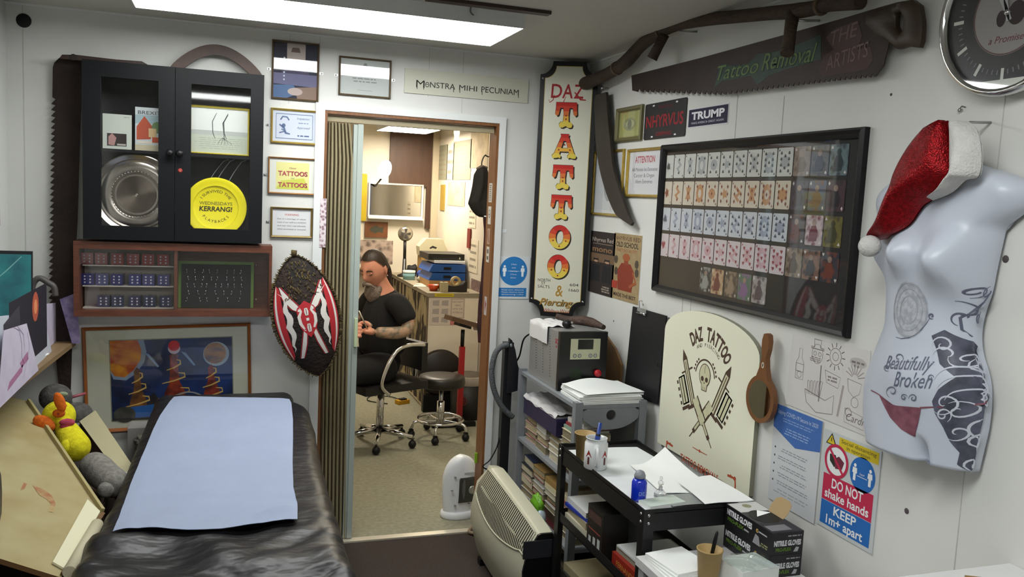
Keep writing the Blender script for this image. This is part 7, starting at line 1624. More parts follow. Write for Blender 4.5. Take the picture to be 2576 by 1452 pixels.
card4('drawing_sheet', ((55, 770), (140, 762), (197, 858), (120, 884)), ('x', -.66), 'lavender drawing sheet behind the white-framed photograph on the left shelf', lav, dr1, 'drawing')
def dr2(m, w, h, z, c):
    m.rect(w*.12, h*.12, w*.88, h*.88, z, P('#1f1926')); m.flat([(w*.0+.02, h*.2), (w*.35, h*.2), (w*.3, h*.8), (.02, h*.7)], z+.0003, P('#39343f')); m.disc(w*.62, h*.68, w*.07, z+.0005, P('#b0523c'), 14); m.disc(w*.62, h*.68, w*.035, z+.0008, P('#e08a5a'), 12)
card4('framed_photograph', ((-40, 800), (103, 784), (126, 890), (0, 925)), ('x', -.64), 'white-framed dark photograph with a small orange glow on the left shelf', P('#c9cdd8', .4), dr2, 'picture', .006)
card4('drawing_card', ((8, 832), (66, 814), (96, 935), (-8, 980)), ('x', -.615), 'front-most lavender card with a pink sketch on the left shelf', lav, dr3, 'drawing')
q0 = on(150, 752, 'y', -.10)
card4('greeting_card', ((150, 753), (192, 737), (202, 832), (181, 846)), ('y', -.09), 'small folded greeting card at the far end of the left shelf', mat('greeting_card_print', '#8f84a3', .7, col2='#6b5f86', scale=40), None, 'card')
tag(MB().flat([(0, 0), (.12, .0), (.15, -.33), (0, -.4)], 0, PAPER).flat([(0, 0), (0, -.4), (.15, -.33), (.12, 0)], -.0005, PAPER).build('white_sheet', M=TR(-.81, -.93, SZ+.0015)), 'plain white sheet lying flat on the near part of the left shelf', 'paper')
for k in range(2): tag(MB().box((-.08, -.12, 0), (.08, .12, .004), PAPER).build('paper_pad', M=TR(-.735+.01*k, -.55+.1*k, SZ+.0006+.005*k, .15-.3*k)), ('lower', 'upper')[k]+' white paper pad lying between the standing cards on the left shelf', 'paper')
# turquoise painting standing on the shelf
A, B = on(-60, 630, 'y', -.36), on(77, 633, 'y', -.36); bz = SZ+.0006
t = thing('turquoise_painting', 'turquoise abstract canvas standing on the left shelf at the picture edge', 'painting', basis(Vector((-.815, -.36, bz)), Vector((1, 0, 0)), Vector((0, .05, 1)).normalized(), Vector((0, -1, .05)).normalized()))
wT = B.x+.815; hT = A.z-bz
MB().box((0, 0, -.018), (wT, hT, 0), P('#17181c')).build('stretcher', t)
m = MB(); m.rect(.001, 0.001, wT-.002, hT-.012, .0004, mat('turquoise_paint', '#2f8f92', .5, col2='#1d5a66', scale=9, detail=8)); m.stroke([(wT*.1, hT*.72), (wT*.4, hT*.82), (wT*.75, hT*.95)], .004, .0008, P('#7fb5b3'), True); m.flat([(0.002, hT*.1), (wT*.98, hT*.2), (wT*.98, hT*.38), (wT*.6, hT*.42), (wT*.5, hT*.24), (0.002, hT*.2)], .0007, mat('grey_rock_paint', '#5d6a66', .6, noise=.4, scale=30)); m.build('canvas', t)
# grey curved handle of the saw beside it
pts = [on(*p, 'y', -.10) for p in ((78, 742), (84, 712), (100, 700), (122, 712), (136, 722), (140, 745))]
t = thing('grey_handle', 'grey curved metal handle between the turquoise canvas and the upright saw', 'handle', Matrix.Identity(4)); MB().tube(smoothpts(pts, 5), .012, mat('dull_grey_metal', '#5d5857', .6, .3, noise=.2, scale=30), 10).build('bow', t)
q = pts[0]; MB().tube([q, Vector((q.x, q.y, SZ+.002))], .012, mat('dull_grey_metal', '#5d5857', .6, .3), 10).build('shank', t)
# framed picture on the left wall
t = framed('framed_picture', 'left', None, None, .01, P('#6b3d3a', .4), 'dark framed picture on the left wall at the very edge of the photograph', draw=lambda s, x, y, w: (s.rect(-x, -y, x, y, w, mat('dark_mottled_print', '#4a4340', .6, col2='#1c1a1c', scale=30))), back=P('#2a2626'), Mx=(wallM('left', (LX, -.42, 1.557)), .46, .235))

# ---- low cabinet, storage box, open case, toys
t = thing('low_cabinet', 'low brown cabinet along the left wall under the open case', 'cabinet', TR(-.62, -1.2, 0)); MB().box((-.209, -.95, 0), (.2, 1.15, .5), mat('brown_cabinet', '#4a3d31', .6, noise=.2, scale=5)).build('body', t, bevel=.003); MB().box((.2005, -.93, .03), (.212, 1.13, .48), mat('brown_cabinet_door', '#55473a', .55)).build('door', t)
t = thing('storage_box', 'grey storage box at the back left corner under the wall shelf', 'box', TR(-.64, -.18, .501)); MB().box((-.17, -.125, 0), (.1, .14, .16), mat('grey_box_card', '#77726f', .6)).build('body', t, bevel=.004); MB().box((-.174, -.129, .1605), (.104, .144, .185), mat('grey_box_lid', '#8a8584', .6)).build('lid', t, bevel=.003)
# open beige case, sloping up against the storage box
A3 = Vector((-.70, -.36, .80)); B3 = Vector((-.352, -1.09, .615)); C3 = Vector((-.40, -1.49, .60)); 
def planez(x, y):
    e1, e2 = B3-A3, C3-A3; nn = e1.cross(e2); return A3.z-(nn.x*(x-A3.x)+nn.y*(y-A3.y))/nn.z
E3 = Vector((-.80, -1.42, planez(-.80, -1.42))); F3 = Vector((-.81, -.36, planez(-.81, -.36)))
CI = mat('beige_case_lining', '#b3a980', .8, col2='#a08f62', scale=6, lo=.3, hi=.75); CB = mat('case_edge_wood', '#6d4c2a', .6)
t = thing('open_case', 'large open beige-lined wooden case sloping at the lower left, with red stains', 'case', TR(-.6, -1.1, .501)); Mi = t.matrix_world.inverted()
def thick(pts, d, mt, mt2):
    m = MB(); nn = (pts[1]-pts[0]).cross(pts[2]-pts[0]).normalized(); nn = nn if nn.z > 0 else -nn
    a = [m.bm.verts.new(p) for p in pts]; b_ = [m.bm.verts.new(p-nn*d) for p in pts]
    m.face(a, mt); m.face(b_[::-1], mt2)
    for i in range(len(pts)): j = (i+1) % len(pts); m.face([a[j], a[i], b_[i], b_[j]], mt2)
    return m, nn
m, nn = thick([A3, B3, C3, E3, F3], .014, CI, CB); m.build('lined_panel', t, M=Mi)
def rim(p, q, h, w_, mt):
    m = MB(); d = (q-p).normalized(); s_ = d.cross(nn).normalized()
    vs_ = [p-s_*w_/2, q-s_*w_/2, q+s_*w_/2, p+s_*w_/2]; a = [m.bm.verts.new(v+nn*.0005) for v in vs_]; b_ = [m.bm.verts.new(v+nn*h) for v in vs_]
    m.face(b_, mt); m.face(a[::-1], mt)
    for i in range(4): j = (i+1) % 4; m.face([a[i], a[j], b_[j], b_[i]], mt)
    return m
rim(A3.lerp(B3, .01), B3.lerp(A3, .01), .014, .010, mat('case_edge_lining', '#a89c6c', .7)).build('side_rim', t, M=Mi)
rim(B3.lerp(C3, .02), C3.lerp(B3, .02), .010, .012, CB).build('end_rim', t, M=Mi)
m = MB(); st_ = mat('red_brown_stain', '#9c5a3c', .8, col2='#b09a6c', scale=30)
def onpl(px, py, lift=.001):
    z = .68
    for _ in range(20): p = on(px, py, 'z', z); z = planez(p.x, p.y)
    return p+nn*lift
for pl in (((82, 1222), (100, 1228), (118, 1238), (130, 1248), (140, 1268), (134, 1290), (122, 1288), (128, 1268), (116, 1256), (98, 1246)), ((50, 1235), (60, 1215), (68, 1218), (62, 1230))): m.face([m.bm.verts.new(onpl(*p)) for p in pl], st_)
m.build('stain', t, M=Mi)
# cream strip and paper roll in the case
m, _ = thick([onpl(218, 1262, .008), onpl(250, 1292, .008), onpl(165, 1440, .008), onpl(130, 1420, .008)], .006, CREAM, CREAM); tag(m.build('card_strip'), 'cream card strip lying along the lower end of the open case', 'card')
p, q = onpl(238, 1335, .02), onpl(168, 1458, .02)
t = thing('paper_roll', 'thick cream paper roll lying in the lower end of the open case', 'roll', TR(p.x, p.y, p.z)); MB().tube([Vector((0, 0, 0)), q-p], .0175, mat('paper_roll_cream', '#c3bb9e', .7), 20).build('roll', t); MB().tube([(p-q)*.01, (q-p)*-.012], .0165, P('#a89a78'), 20).build('roll_end', t)
# dark leather bag at the bottom left
p = on(12, 1400, 'z', .68)
t = thing('leather_bag', 'dark brown leather bag at the lower left corner', 'bag', TR(-.64, -1.50, planez(-.64, -1.5)+.005)); ld = mat('dark_brown_leather', '#33241d', .4, noise=.3, scale=20, bump=.3, bscale=60)
m = MB(); m.ball((0, 0, .12), (.10, .15, .12), ld, 24, 16, fn=lambda q: Vector((abs(q.x)**.7*(1 if q.x > 0 else -1), abs(q.y)**.7*(1 if q.y > 0 else -1), abs(q.z)**.6*(1 if q.z > 0 else -1)))); m.build('body', t); MB().tube(smoothpts([Vector(v) for v in ((-.02, -.08, .225), (-.02, -.05, .245), (-.02, .05, .245), (-.02, .08, .225))], 5), .006, ld, 8).build('handle', t)
# second, smaller cream box lid standing between toys and bed
q = [on(200, 1060, 'y', -.28), on(240, 1032, 'y', -.24), on(338, 1178, 'y', -.62), on(313, 1214, 'y', -.68)]
q = [Vector(v) for v in q]; t = thing('box_lid', 'narrow cream box lid leaning between the soft toys and the treatment bed', 'lid', TR(q[3].x, q[3].y, q[3].z)); Mi = t.matrix_world.inverted()
cm3 = mat('cream_lid_card', '#bdb592', .7, noise=.06, scale=5); m, n2 = thick(q, .012, cm3, mat('lid_edge_red', '#6d4a3c', .7)); m.build('panel', t, M=Mi)
low = [Vector((v.x+.0, v.y, v.z)) for v in (q[0], q[3])]; m = MB(); m.face([m.bm.verts.new(v) for v in (q[0]-n2*.0125, q[3]-n2*.0125, q[3]-n2*.012+Vector((-.01, 0, -.09)), q[0]-n2*.012+Vector((-.01, 0, -.09)))], mat('lid_side_brown', '#4a3226', .7)); m.build('side', t, M=Mi)
t2_ = thing('cardboard_carton', 'brown cardboard carton below the cream lid, between case and bed', 'carton', TR(-.43, -.5, .501)); MB().box((-.03, -.25, 0), (.025, .25, .05), mat('brown_carton', '#4d3a2b', .7)).build('body', t2_)
furry = lambda nm, c, c2: mat(nm, c, .95, col2=c2, scale=60, bump=.25, bscale=160)
def P3(px, py, y, z=None): return on(px, py, 'y', y)
yp = furry('yellow_plush', '#e6de1e', '#c9bd10'); op = furry('orange_plush', '#e8761c', '#c45a12'); pkp = furry('pink_plush', '#c04a63', '#a33a52')
t = thing('plush_toy', 'bright yellow soft toy with orange ears lying on the edge of the open case', 'soft toy', TR(-.52, -.5, .60)); Mi = t.matrix_world.inverted()
h = P3(148, 1047, -.47); bd = P3(178, 1092, -.54); lg = P3(190, 1125, -.60)
m = MB(); m.ball(h, (.058, .052, .058), yp, 28, 20)
for k in range(7): m.ball(h.lerp(lg, .35+.65*k/6), (.032+.020*(k/6)**.6,)*3, yp, 20, 14)
bo = m.build('body', t, M=Mi); 
rm = bo.modifiers.new('merge', 'REMESH'); rm.mode = 'VOXEL'; rm.voxel_size = .006; rm.use_smooth_shade = True; sm = bo.modifiers.new('soften', 'SMOOTH'); sm.factor = .8; sm.iterations = 9; bake(bo)
for (a, b_), r in ((((98, 1058), (124, 1074)), .027), (((146, 1000), (155, 1024)), .018)):
    p, q_ = P3(*a, -.55), P3(*b_, -.55); d = (q_-p); M_ = Matrix.Translation((p+q_)/2) @ d.to_track_quat('X', 'Z').to_matrix().to_4x4(); MB().ball((0, 0, 0), (d.length*.8+.008, r*.6, r), op, 16, 10, ).build('ear', t, M=Mi @ M_)
p = P3(148, 1040, -.545); MB().ball(p, (.021, .010, .016), op, 14, 10).build('eye_patch', t, M=Mi); MB().ball(p+Vector((0, -.007, 0)), (.006, .004, .004), P('#8a3210'), 10, 8).build('eye', t, M=Mi)
p = P3(158, 1021, -.53); MB().ball(p, (.014, .008, .006), op, 14, 10).build('eye_patch', t, M=Mi)
p = P3(169, 1063, -.56); MB().ball(p, (.026, .014, .014), pkp, 16, 10).ball(p+Vector((-.004, -.002, -.014)), (.02, .012, .010), pkp, 14, 8).build('beak', t, M=Mi)
p = P3(166, 1126, -.63); MB().ball(p, (.02, .022, .028), yp, 16, 12).build('foot', t, M=Mi)
gp3 = furry('grey_plush', '#8d8a82', '#6f6c66'); t = thing('plush_toy', 'grey fluffy soft toy lying below the yellow one, beside the bed', 'soft toy', TR(-.42, -.85, .58)); Mi = t.matrix_world.inverted()
h = P3(238, 1175, -.70); bd = P3(285, 1215, -.82)
m = MB()
for k in range(7): m.ball(h.lerp(bd, k/6), (.05, .055, .052+.004*math.sin(k)), gp3, 20, 14)
bo = m.build('body', t, M=Mi); rm = bo.modifiers.new('merge', 'REMESH'); rm.mode = 'VOXEL'; rm.voxel_size = .006; rm.use_smooth_shade = True; sm = bo.modifiers.new('soften', 'SMOOTH'); sm.factor = .8; sm.iterations = 9; bake(bo)
p = P3(248, 1165, -.745); MB().ball(p, (.011, .006, .009), P('#c9c7bf', .4), 12, 8).ball(p+Vector((.001, -.005, -.001)), (.004, .003, .004), BLACK, 8, 6).build('eye', t, M=Mi)
p = P3(268, 1232, -.86); MB().ball(p, (.028, .028, .028), gp3, 16, 10).build('paw', t, M=Mi)
p = P3(317, 1200, -.80); MB().ball(p, (.012, .012, .018), P('#b9b3a6', .8), 12, 8).build('ear', t, M=Mi)
dg = furry('dark_grey_plush', '#5d5a58', '#45423f'); t = thing('plush_cushion', 'dark grey fluffy cushion behind the yellow toy, against the painting frame', 'cushion', TR(-.5, -.15, .6)); Mi = t.matrix_world.inverted()
m = MB(); a, b_ = P3(140, 1010, -.24), P3(195, 1045, -.22); m.ball(a+Vector((0, 0, .015)), (.06, .055, .055), dg, 20, 14); m.ball(b_, (.058, .055, .052), dg, 20, 14); bo = m.build('body', t, M=Mi); rm = bo.modifiers.new('merge', 'REMESH'); rm.mode = 'VOXEL'; rm.voxel_size = .007; rm.use_smooth_shade = True; sm = bo.modifiers.new('soften', 'SMOOTH'); sm.iterations = 5; bake(bo)
p = P3(158, 992, -.30); MB().ball(p, (.018, .006, .010), P('#9aa585', .7), 12, 8).build('patch', t, M=Mi)
p = P3(372, 1110, -.16); tag(MB().ball((0, 0, 0), (.05, .04, .035), mat('pale_crumpled_cloth', '#8c897a', .9, noise=.3, scale=20), 18, 12, fn=lambda q: q*(1+.2*math.sin(7*q.x+9*q.z))).build('crumpled_cloth', M=Matrix.Translation(p)), 'pale crumpled cloth wedged between the painting and the head of the bed', 'cloth')
MB().box((-.38, -.14, 0), (-.29, -.03, .62), P('#8a8782')).build('side_box') and None
o = bpy.data.objects['side_box']; tag(o, 'pale grey box standing between the low cabinet and the head of the bed', 'box')
tag(MB().tube([P3(178, 1000, -.14), P3(215, 990, -.11)], .006, mat('pink_handle', '#a0505a', .5), 8).build('brush', ), 'small pink-handled brush lying on the grey cushion', 'brush')

# ================================================================ BACK ROOM
def ob_(name, mb, label, cat, M=None, group=None, **k): return tag(mb.build(name, M=M, **k), label, cat, group)
FY = B1-.002
def far(tl, br, off=.0): a, b_ = on(*tl, 'y', FY-off), on(*br, 'y', FY-off); return a, b_
def FM_(a, b_, off=.0): return Matrix.Translation(((a.x+b_.x)/2, FY-off, (a.z+b_.z)/2)) @ Matrix.Rotation(PI/2, 4, 'X')
def rightM(p): return basis(Vector((BX1, p.y, p.z)), Vector((0, -1, 0)), Vector((0, 0, 1)), Vector((-1, 0, 0)))
# dark brown door / panel on the far wall
a, b_ = far((982, 326), (1086, 462)); t = thing('brown_panel', 'tall dark brown wooden panel on the far wall of the back room', 'panel', Matrix.Translation(((a.x+b_.x)/2, FY, 0)) @ Matrix.Rotation(PI/2, 4, 'X'))
wd_ = b_.x-a.x; zq, zr = on(1030, 468, 'y', FY).z, on(1075, 575, 'y', FY).z; MB().prism([(-wd_/2, zq), (wd_/2-.055, zq), (wd_/2-.055, zr), (wd_/2, zr), (wd_/2, BZ-.012), (-wd_/2, BZ-.012)], 0, .03, mat('dark_brown_veneer', '#4b3020', .5, noise=.25, scale=4, stretch=(6, 1, 6))).build('panel', t, bevel=.003)
# oval lamp
p = on(968, 427, 'y', 3.45)
t = thing('desk_lamp', 'bright oval lamp head glowing above the mirror in the back room', 'lamp', TR(p.x, 3.45, p.z))
MB().ball((0, 0, 0), (.052, .03, .082), mat('lamp_glow', '#f4f1ff', .4, emit=28.0), 24, 14).build('lamp_head', t, M=Matrix.Rotation(.35, 4, 'Y'))
MB().tube([(-.01, .03, -.06), (-.02, .15, -.1), (.0, .47, -.14)], .008, BLACK, 8).build('arm', t)
MB().lathe([(.056, 0), (.05, .02), (.02, .035), (0, .036)], P('#77736c'), n=20, M=Matrix.Rotation(-PI/2, 4, 'X')).build('shade', t, M=Matrix.Rotation(.35, 4, 'Y') @ Matrix.Diagonal((1, 1, 1.5, 1)))
# hanging bulb
p = on(1149, 337, 'y', 2.3)
t = thing('hanging_bulb', 'small glowing bulb hanging just inside the top of the doorway', 'lamp', TR(p.x, 2.3, p.z))
MB().lathe([(0, -.052), (.014, -.048), (.018, -.03), (.015, -.02), (.020, 0), (.021, .02), (.013, .042), (.008, .05), (0, .052)], mat('bulb_glow', '#ffe2a0', .4, emit=22.0), n=20).build('bulb', t); MB().tube([(0, 0, .053), (0, 0, BZ-p.z-.001)], .003, BLACK, 6).build('cord', t)
# mirror on the far wall with a ledge
a, b_ = far((928, 458), (1063, 550), .03); M = FM_(a, b_, 0); w, h = b_.x-a.x, a.z-b_.z
t = thing('wall_mirror', 'white-framed wall mirror under the oval lamp in the back room', 'mirror', M); fw_ = .014
MB().box((-w/2, -h/2, 0), (w/2, -h/2+fw_, .03), TRIM).box((-w/2, h/2-fw_, 0), (w/2, h/2, .03), TRIM).box((-w/2, -h/2+fw_, 0), (-w/2+fw_, h/2-fw_, .03), TRIM).box((w/2-fw_, -h/2+fw_, 0), (w/2, h/2-fw_, .03), TRIM).build('frame', t)
MB().box((-w/2+fw_, -h/2+fw_, .001), (w/2-fw_, h/2-fw_, .008), mat('mirror_silver', '#c9c6bf', .03, 1.0)).build('mirror_glass', t)
MB().box((-w/2-.0, -h/2-.016, 0), (w/2, -h/2-.001, .075), TRIM).build('ledge', t)
# plaque, patterned sheet, yellow ruler on the far wall
a, b_ = far((918, 557), (974, 598)); w, h = b_.x-a.x, a.z-b_.z
t = thing('wooden_plaque', 'brown wooden plaque with a dark fish shape on the back room wall', 'plaque', FM_(a, b_)); MB().box((-w/2, -h/2, 0), (w/2, h/2, .018), mat('plaque_brown', '#6f4322', .5, noise=.2, scale=10)).build('board', t, bevel=.003)
MB().flat([(-w*.3, 0), (-w*.2, h*.15), (0, h*.28), (w*.15, h*.12), (w*.32, h*.2), (w*.28, -h*.05), (w*.3, -h*.2), (w*.1, -h*.15), (-w*.05, -h*.25), (-w*.22, -h*.14)], .0184, P('#3a3a2a')).build('relief', t)
a, b_ = far((860, 602), (987, 664)); w, h = b_.x-a.x, a.z-b_.z
ob_('flash_poster', MB().box((-w/2, -h/2, 0), (w/2, h/2, .003), voro('skull_pattern_print', '#a9968a', '#5d5048', 16)), 'grey-brown poster crowded with small faces behind the seated man', 'poster', M=FM_(a, b_))
a, b_ = far((908, 437), (920, 556)); w, h = b_.x-a.x, a.z-b_.z
ob_('yellow_level', MB().prism([(-w/2+.006, -h/2), (w/2-.006, -h/2), (w/2, -h/2+.01), (w/2, h/2-.01), (w/2-.006, h/2), (-w/2+.006, h/2), (-w/2, h/2-.01), (-w/2, -h/2+.01)], 0, .02, P('#b8a01c', .4)), 'narrow yellow spirit level hanging beside the curtain on the far wall', 'tool', M=FM_(a, b_))
a, b_ = far((905, 664), (1000, 680)); ob_('dado_shelf', MB().box((BX0+.3, FY-.12, a.z-.06), (1.42, FY-.001, a.z-.035), P('#7b5f3f')), 'narrow brown shelf on the far wall behind the man', 'shelf')
# vertical pipe strip at the corner, boxed wall
struct('trim_20', MB().box((BX1-.06, FY-.06, 1.0), (BX1-.001, FY, BZ), mat('boxed_pipe', '#b9ac93', .6)))
# cork-board style papers on the right wall of the back room
def rw(px, py): p = on(px, py, 'x', BX1-.002); return p
def rsheet(name, tl, br, mt, label, cat='paper', th=.002, lines=0):
    a, b_ = rw(*tl), rw(*br); w, h = abs(a.y-b_.y), a.z-b_.z
    M = rightM(Vector((0, (a.y+b_.y)/2, (a.z+b_.z)/2))); t = thing(name, label, cat, M); MB().box((-w/2, -h/2, .001), (w/2, h/2, .001+th), mt).build('sheet', t)
    if lines: MB().scribble(-w*.4, -h*.42, w*.4, h*.42, .0014+th, P('#8a8172'), rows=lines, th=.35).build('printing', t)
    return t
pg = mat('grey_green_panel', '#8f8d78', .6, noise=.1, scale=6); pcx = mat('old_sketch_paper', '#c3b599', .8, col2='#a3947a', scale=9); pw2 = mat('aged_white_paper', '#d3c9b4', .8, noise=.1, scale=8)
rsheet('wall_chart', (1100, 368), (1124, 452), pg, 'grey-green chart, farther of two high on the right wall of the back room', 'chart', lines=6)
rsheet('wall_chart', (1142, 358), (1183, 452), pg, 'grey-green chart with fine lines beneath the hanging bulb', 'chart', lines=8)
rsheet('long_print', (1126, 364), (1140, 452), pw2, 'narrow white print with a grey oval between the two charts', 'print', lines=3)
rsheet('sketch_sheet', (1128, 458), (1168, 520), pcx, 'faded pencil sketch sheet under the charts on the back room wall', 'paper')
rsheet('sketch_sheet', (1186, 330), (1226, 420), pcx, 'large faded tattoo sketch above the black jacket', 'paper')
rsheet('yellow_ruler', (1110, 465), (1118, 530), P('#a3852c', .5), 'ochre wooden ruler hanging on the right wall of the back room', 'ruler', .006)
rsheet('small_notice', (1180, 520), (1196, 575), pw2, 'upper small pinned notice under the jacket', 'paper', lines=3)
rsheet('small_notice', (1180, 600), (1200, 690), pw2, 'lower pinned notice with a tiny green mark under the jacket', 'paper', lines=4)
rsheet('pinned_photo', (1186, 700), (1206, 748), mat('pinned_photo_print', '#8a6f6a', .6, col2='#5a4a48', scale=30), 'small pinned photograph beside the tape dispenser', 'picture')
rsheet('red_knife_sheath', (1179, 575), (1184, 625), P('#7b1f16', .5), 'thin red sheath hanging on the right wall of the back room', 'tool', .012)
# black jacket on a hook
t = thing('black_jacket', 'black garment hanging on a hook just inside the right door jamb', 'jacket', Matrix.Identity(4)); Mi = Matrix.Identity(4)
jl = [(1200, 425), (1192, 440), (1188, 470), (1182, 495), (1177, 512), (1186, 528), (1196, 540), (1206, 546)]; jr = [(1216, 418), (1226, 425), (1232, 460), (1233, 490), (1234, 510), (1234, 525), (1233, 540), (1232, 548)]
JY = 1.35; JL = resample([on(*p, 'y', JY) for p in jl], 24); JR = resample([on(*p, 'y', JY) for p in jr], 24); blk = mat('black_cloth', '#121112', .9, noise=.2, scale=12, bump=.3, bscale=40)
m = MB(); 
def jk(a, b_, sg=1): p = JL[round(b_*24)].lerp(JR[round(b_*24)], a); return Vector((p.x, p.y-sg*(.05*math.sin(PI*a)+.006*math.sin(14*a+5*b_)), p.z))
m.grid(16, 24, jk, blk); m.grid(16, 24, lambda a, b_: jk(1-a, b_, -.5), blk); m.build('cloth', t)
q = on(1212, 418, 'y', JY); MB().tube(smoothpts([q, q+Vector((0, 0, .03)), q+Vector((.02, 0, .07)), q+Vector((.06, .0, .06)), Vector((BX1-.002, JY, q.z+.06))], 5), .004, BLACK, 8).build('hook', t); MB().tube([on(1200, 426, 'y', JY), q, on(1226, 424, 'y', JY)], .01, P('#5c5248'), 8).build('collar', t)
# dark cloth / red scarf hanging along the jamb
sl = [(1215, 545), (1218, 580), (1214, 650), (1210, 700), (1204, 760), (1200, 820), (1203, 862)]; SLc = resample([on(*p, 'y', .14) for p in sl], 30)
m = MB(); m.grid(8, 30, lambda a, b_: SLc[round(b_*30)]+Vector((.03*a+.0, -.02*math.sin(PI*a)+.004*math.sin(20*b_), 0)), mat('dark_red_scarf', '#4d0f14', .8, col2='#1a0c0e', scale=9)); m.grid(8, 30, lambda a, b_: SLc[round(b_*30)]+Vector((.03*(1-a), .015*math.sin(PI*a), 0)), mat('dark_red_scarf', '#4d0f14', .8, col2='#1a0c0e', scale=9))
m.tube([SLc[0]+Vector((.012, -.049, 0)), SLc[0]+Vector((.012, .01, 0))], .004, STEEL, 6); ob_('dark_scarf', m, 'long dark red and black scarf hanging down inside the right door jamb', 'scarf')
# stickers on the jamb
JX = DX1-.012
def jst(px, py, w, h, mt, label, fn=None):
    p = on(px, py, 'x', JX-.0004); M = basis(Vector((JX-.0003, .045, p.z)), Vector((0, -1, 0)), Vector((0, 0, 1)), Vector((-1, 0, 0))); m = MB().box((-w/2, -h/2, 0), (w/2, h/2, .0008), mt)
    if fn: fn(m)
    ob_('door_sticker', m, label, 'sticker', M=M, group='stickers on the right door jamb')
wsx = mat('sticker_white', '#c9c4ba', .5)
jst(1234, 485, .05, .09, wsx, 'tall white printed sticker, topmost on the right door jamb', lambda m: m.scribble(-.018, -.04, .018, .04, .0012, P('#7c766c'), rows=8))
jst(1232, 542, .048, .085, wsx, 'white sticker with a grey skull on the right door jamb', lambda m: m.disc(0, .008, .017, .0012, P('#6c675f'), 16, ry=.02).disc(0, .008, .013, .0015, wsx, 16, ry=.016).disc(-.006, .004, .004, .0018, P('#4a4641'), 8).disc(.006, .004, .004, .0018, P('#4a4641'), 8))
jst(1230, 595, .04, .075, P('#a98f7c'), 'red-brown patterned sticker in the middle of the right door jamb', lambda m: m.stroke([(0, .03), (-.01, 0), (.01, -.03)], .01, .0012, P('#7c3a30'), True))
jst(1226, 640, .045, .075, wsx, 'white two-line sticker low on the right door jamb', lambda m: m.rect(-.012, .005, .012, .025, .0012, P('#5c5850')).rect(-.012, -.025, .012, -.008, .0012, P('#5c5850')))
jst(1222, 770, .04, .09, P('#b3a9a9'), 'pink and white sticker, lowest on the right door jamb', lambda m: m.flat([(-.01, .03), (.012, .01), (-.004, -.03)], .0012, P('#7a2a3c')))

# ---- counter
CX0, CX1, CY0, CY1, CH_ = 1.435, BX1-.003, 2.333, FY-.001, .90
t = thing('counter', 'counter with an ornate brown and cream patterned side in the back room', 'counter', TR((CX0+CX1)/2, (CY0+CY1)/2, 0)); hx, hy = (CX1-CX0)/2, (CY1-CY0)/2
MB().box((-hx+.012, -hy+.012, 0), (hx-.001, hy, CH_-.0305), mat('cream_counter_end', '#ebe0cc', .6, noise=.05, scale=3)).build('body', t)
MB().box((-hx, -hy, CH_-.03), (hx, hy, CH_), mat('counter_top_grey', '#8f8570', .45)).build('worktop', t, bevel=.003)
MB().box((-hx, -hy, 0), (-hx+.0115, -hy+.0115, CH_-.0305), mat('counter_post', '#6f604c', .6)).build('corner_post', t)
orn = mat('ornate_camo_cloth', '#a59672', .75, col2='#2c1f16', scale=9, stretch=(1, 1.2, .5), lo=.46, hi=.53, detail=2)
m = MB(); m.grid(60, 4, lambda a, b_: Vector((-hx+.0115-.009+.004*math.sin(a*70), hy-2*hy*a+.0*b_-(.013*(-1) if a > .99 else 0), .03+(CH_-.065)*b_)), orn); m.build('patterned_cloth', t)
# papers on the end of the counter
def cend(tl, br, mt, name, label, rows=0, texts=None):
    a, b_ = on(*tl, 'y', CY0+.01), on(*br, 'y', CY0+.01); w, h = b_.x-a.x, a.z-b_.z; M = Matrix.Translation(((a.x+b_.x)/2, CY0+.0115, (a.z+b_.z)/2)) @ Matrix.Rotation(PI/2, 4, 'X'); t = thing(name, label, 'paper', M)
    MB().box((-w/2, -h/2, 0), (w/2, h/2, .002), mt).build('sheet', t); m = MB()
    if texts:
        m.rect(-w*.44, -h*.46, w*.44, h*.46, .0022, P('#8a8078')).rect(-w*.41, -h*.44, w*.41, h*.44, .0024, P('#d3c4b3'))
        for i, tx in enumerate(texts): m.text(tx, 0, h*(.28-.17*i), h*.075, .0028, P('#6d6058'), width=w*(.7 if len(tx) > 4 else .35))
    elif rows:
        for i in range(2):
            for j in range(3): x_, y_ = -w*.22+w*.45*i, h*.3-h*.3*j; m.flat([(x_-w*.17, y_-h*.09), (x_+w*.16, y_-h*.11), (x_+w*.17, y_+h*.1), (x_-w*.15, y_+h*.08)], .0024, P('#a99f9a'))
    m.build('printing', t)
cend((1083, 748), (1131, 818), P('#cfc3b6'), 'flash_paper', 'white sheet of small grey sketches taped to the end of the counter', rows=1)
cend((1134, 750), (1168, 802), P('#cdbca8'), 'joke_sign', 'small sign with lettering DO NOT and GORILLA on the end of the counter', texts=['DO NOT', 'MESS', 'WITH THE', 'GORILLA'])
cend((1133, 802), (1151, 818), P('#b9756a'), 'small_sticker', 'small red and cream sticker under the DO NOT sign on the counter end')
p = on(1118, 741, 'y', CY0-.001); ob_('yellow_label', MB().box((-.075, -.012, 0), (.075, .012, .001), P('#c9b41c', .5)).rect(-.06, -.002, .06, .003, .0013, P('#8a7a10')), 'yellow warning label on the front edge of the counter worktop', 'label', M=Matrix.Translation((p.x, CY0-.0005, CH_-.015)) @ Matrix.Rotation(PI/2, 4, 'X'))
Z0 = CH_+.0006
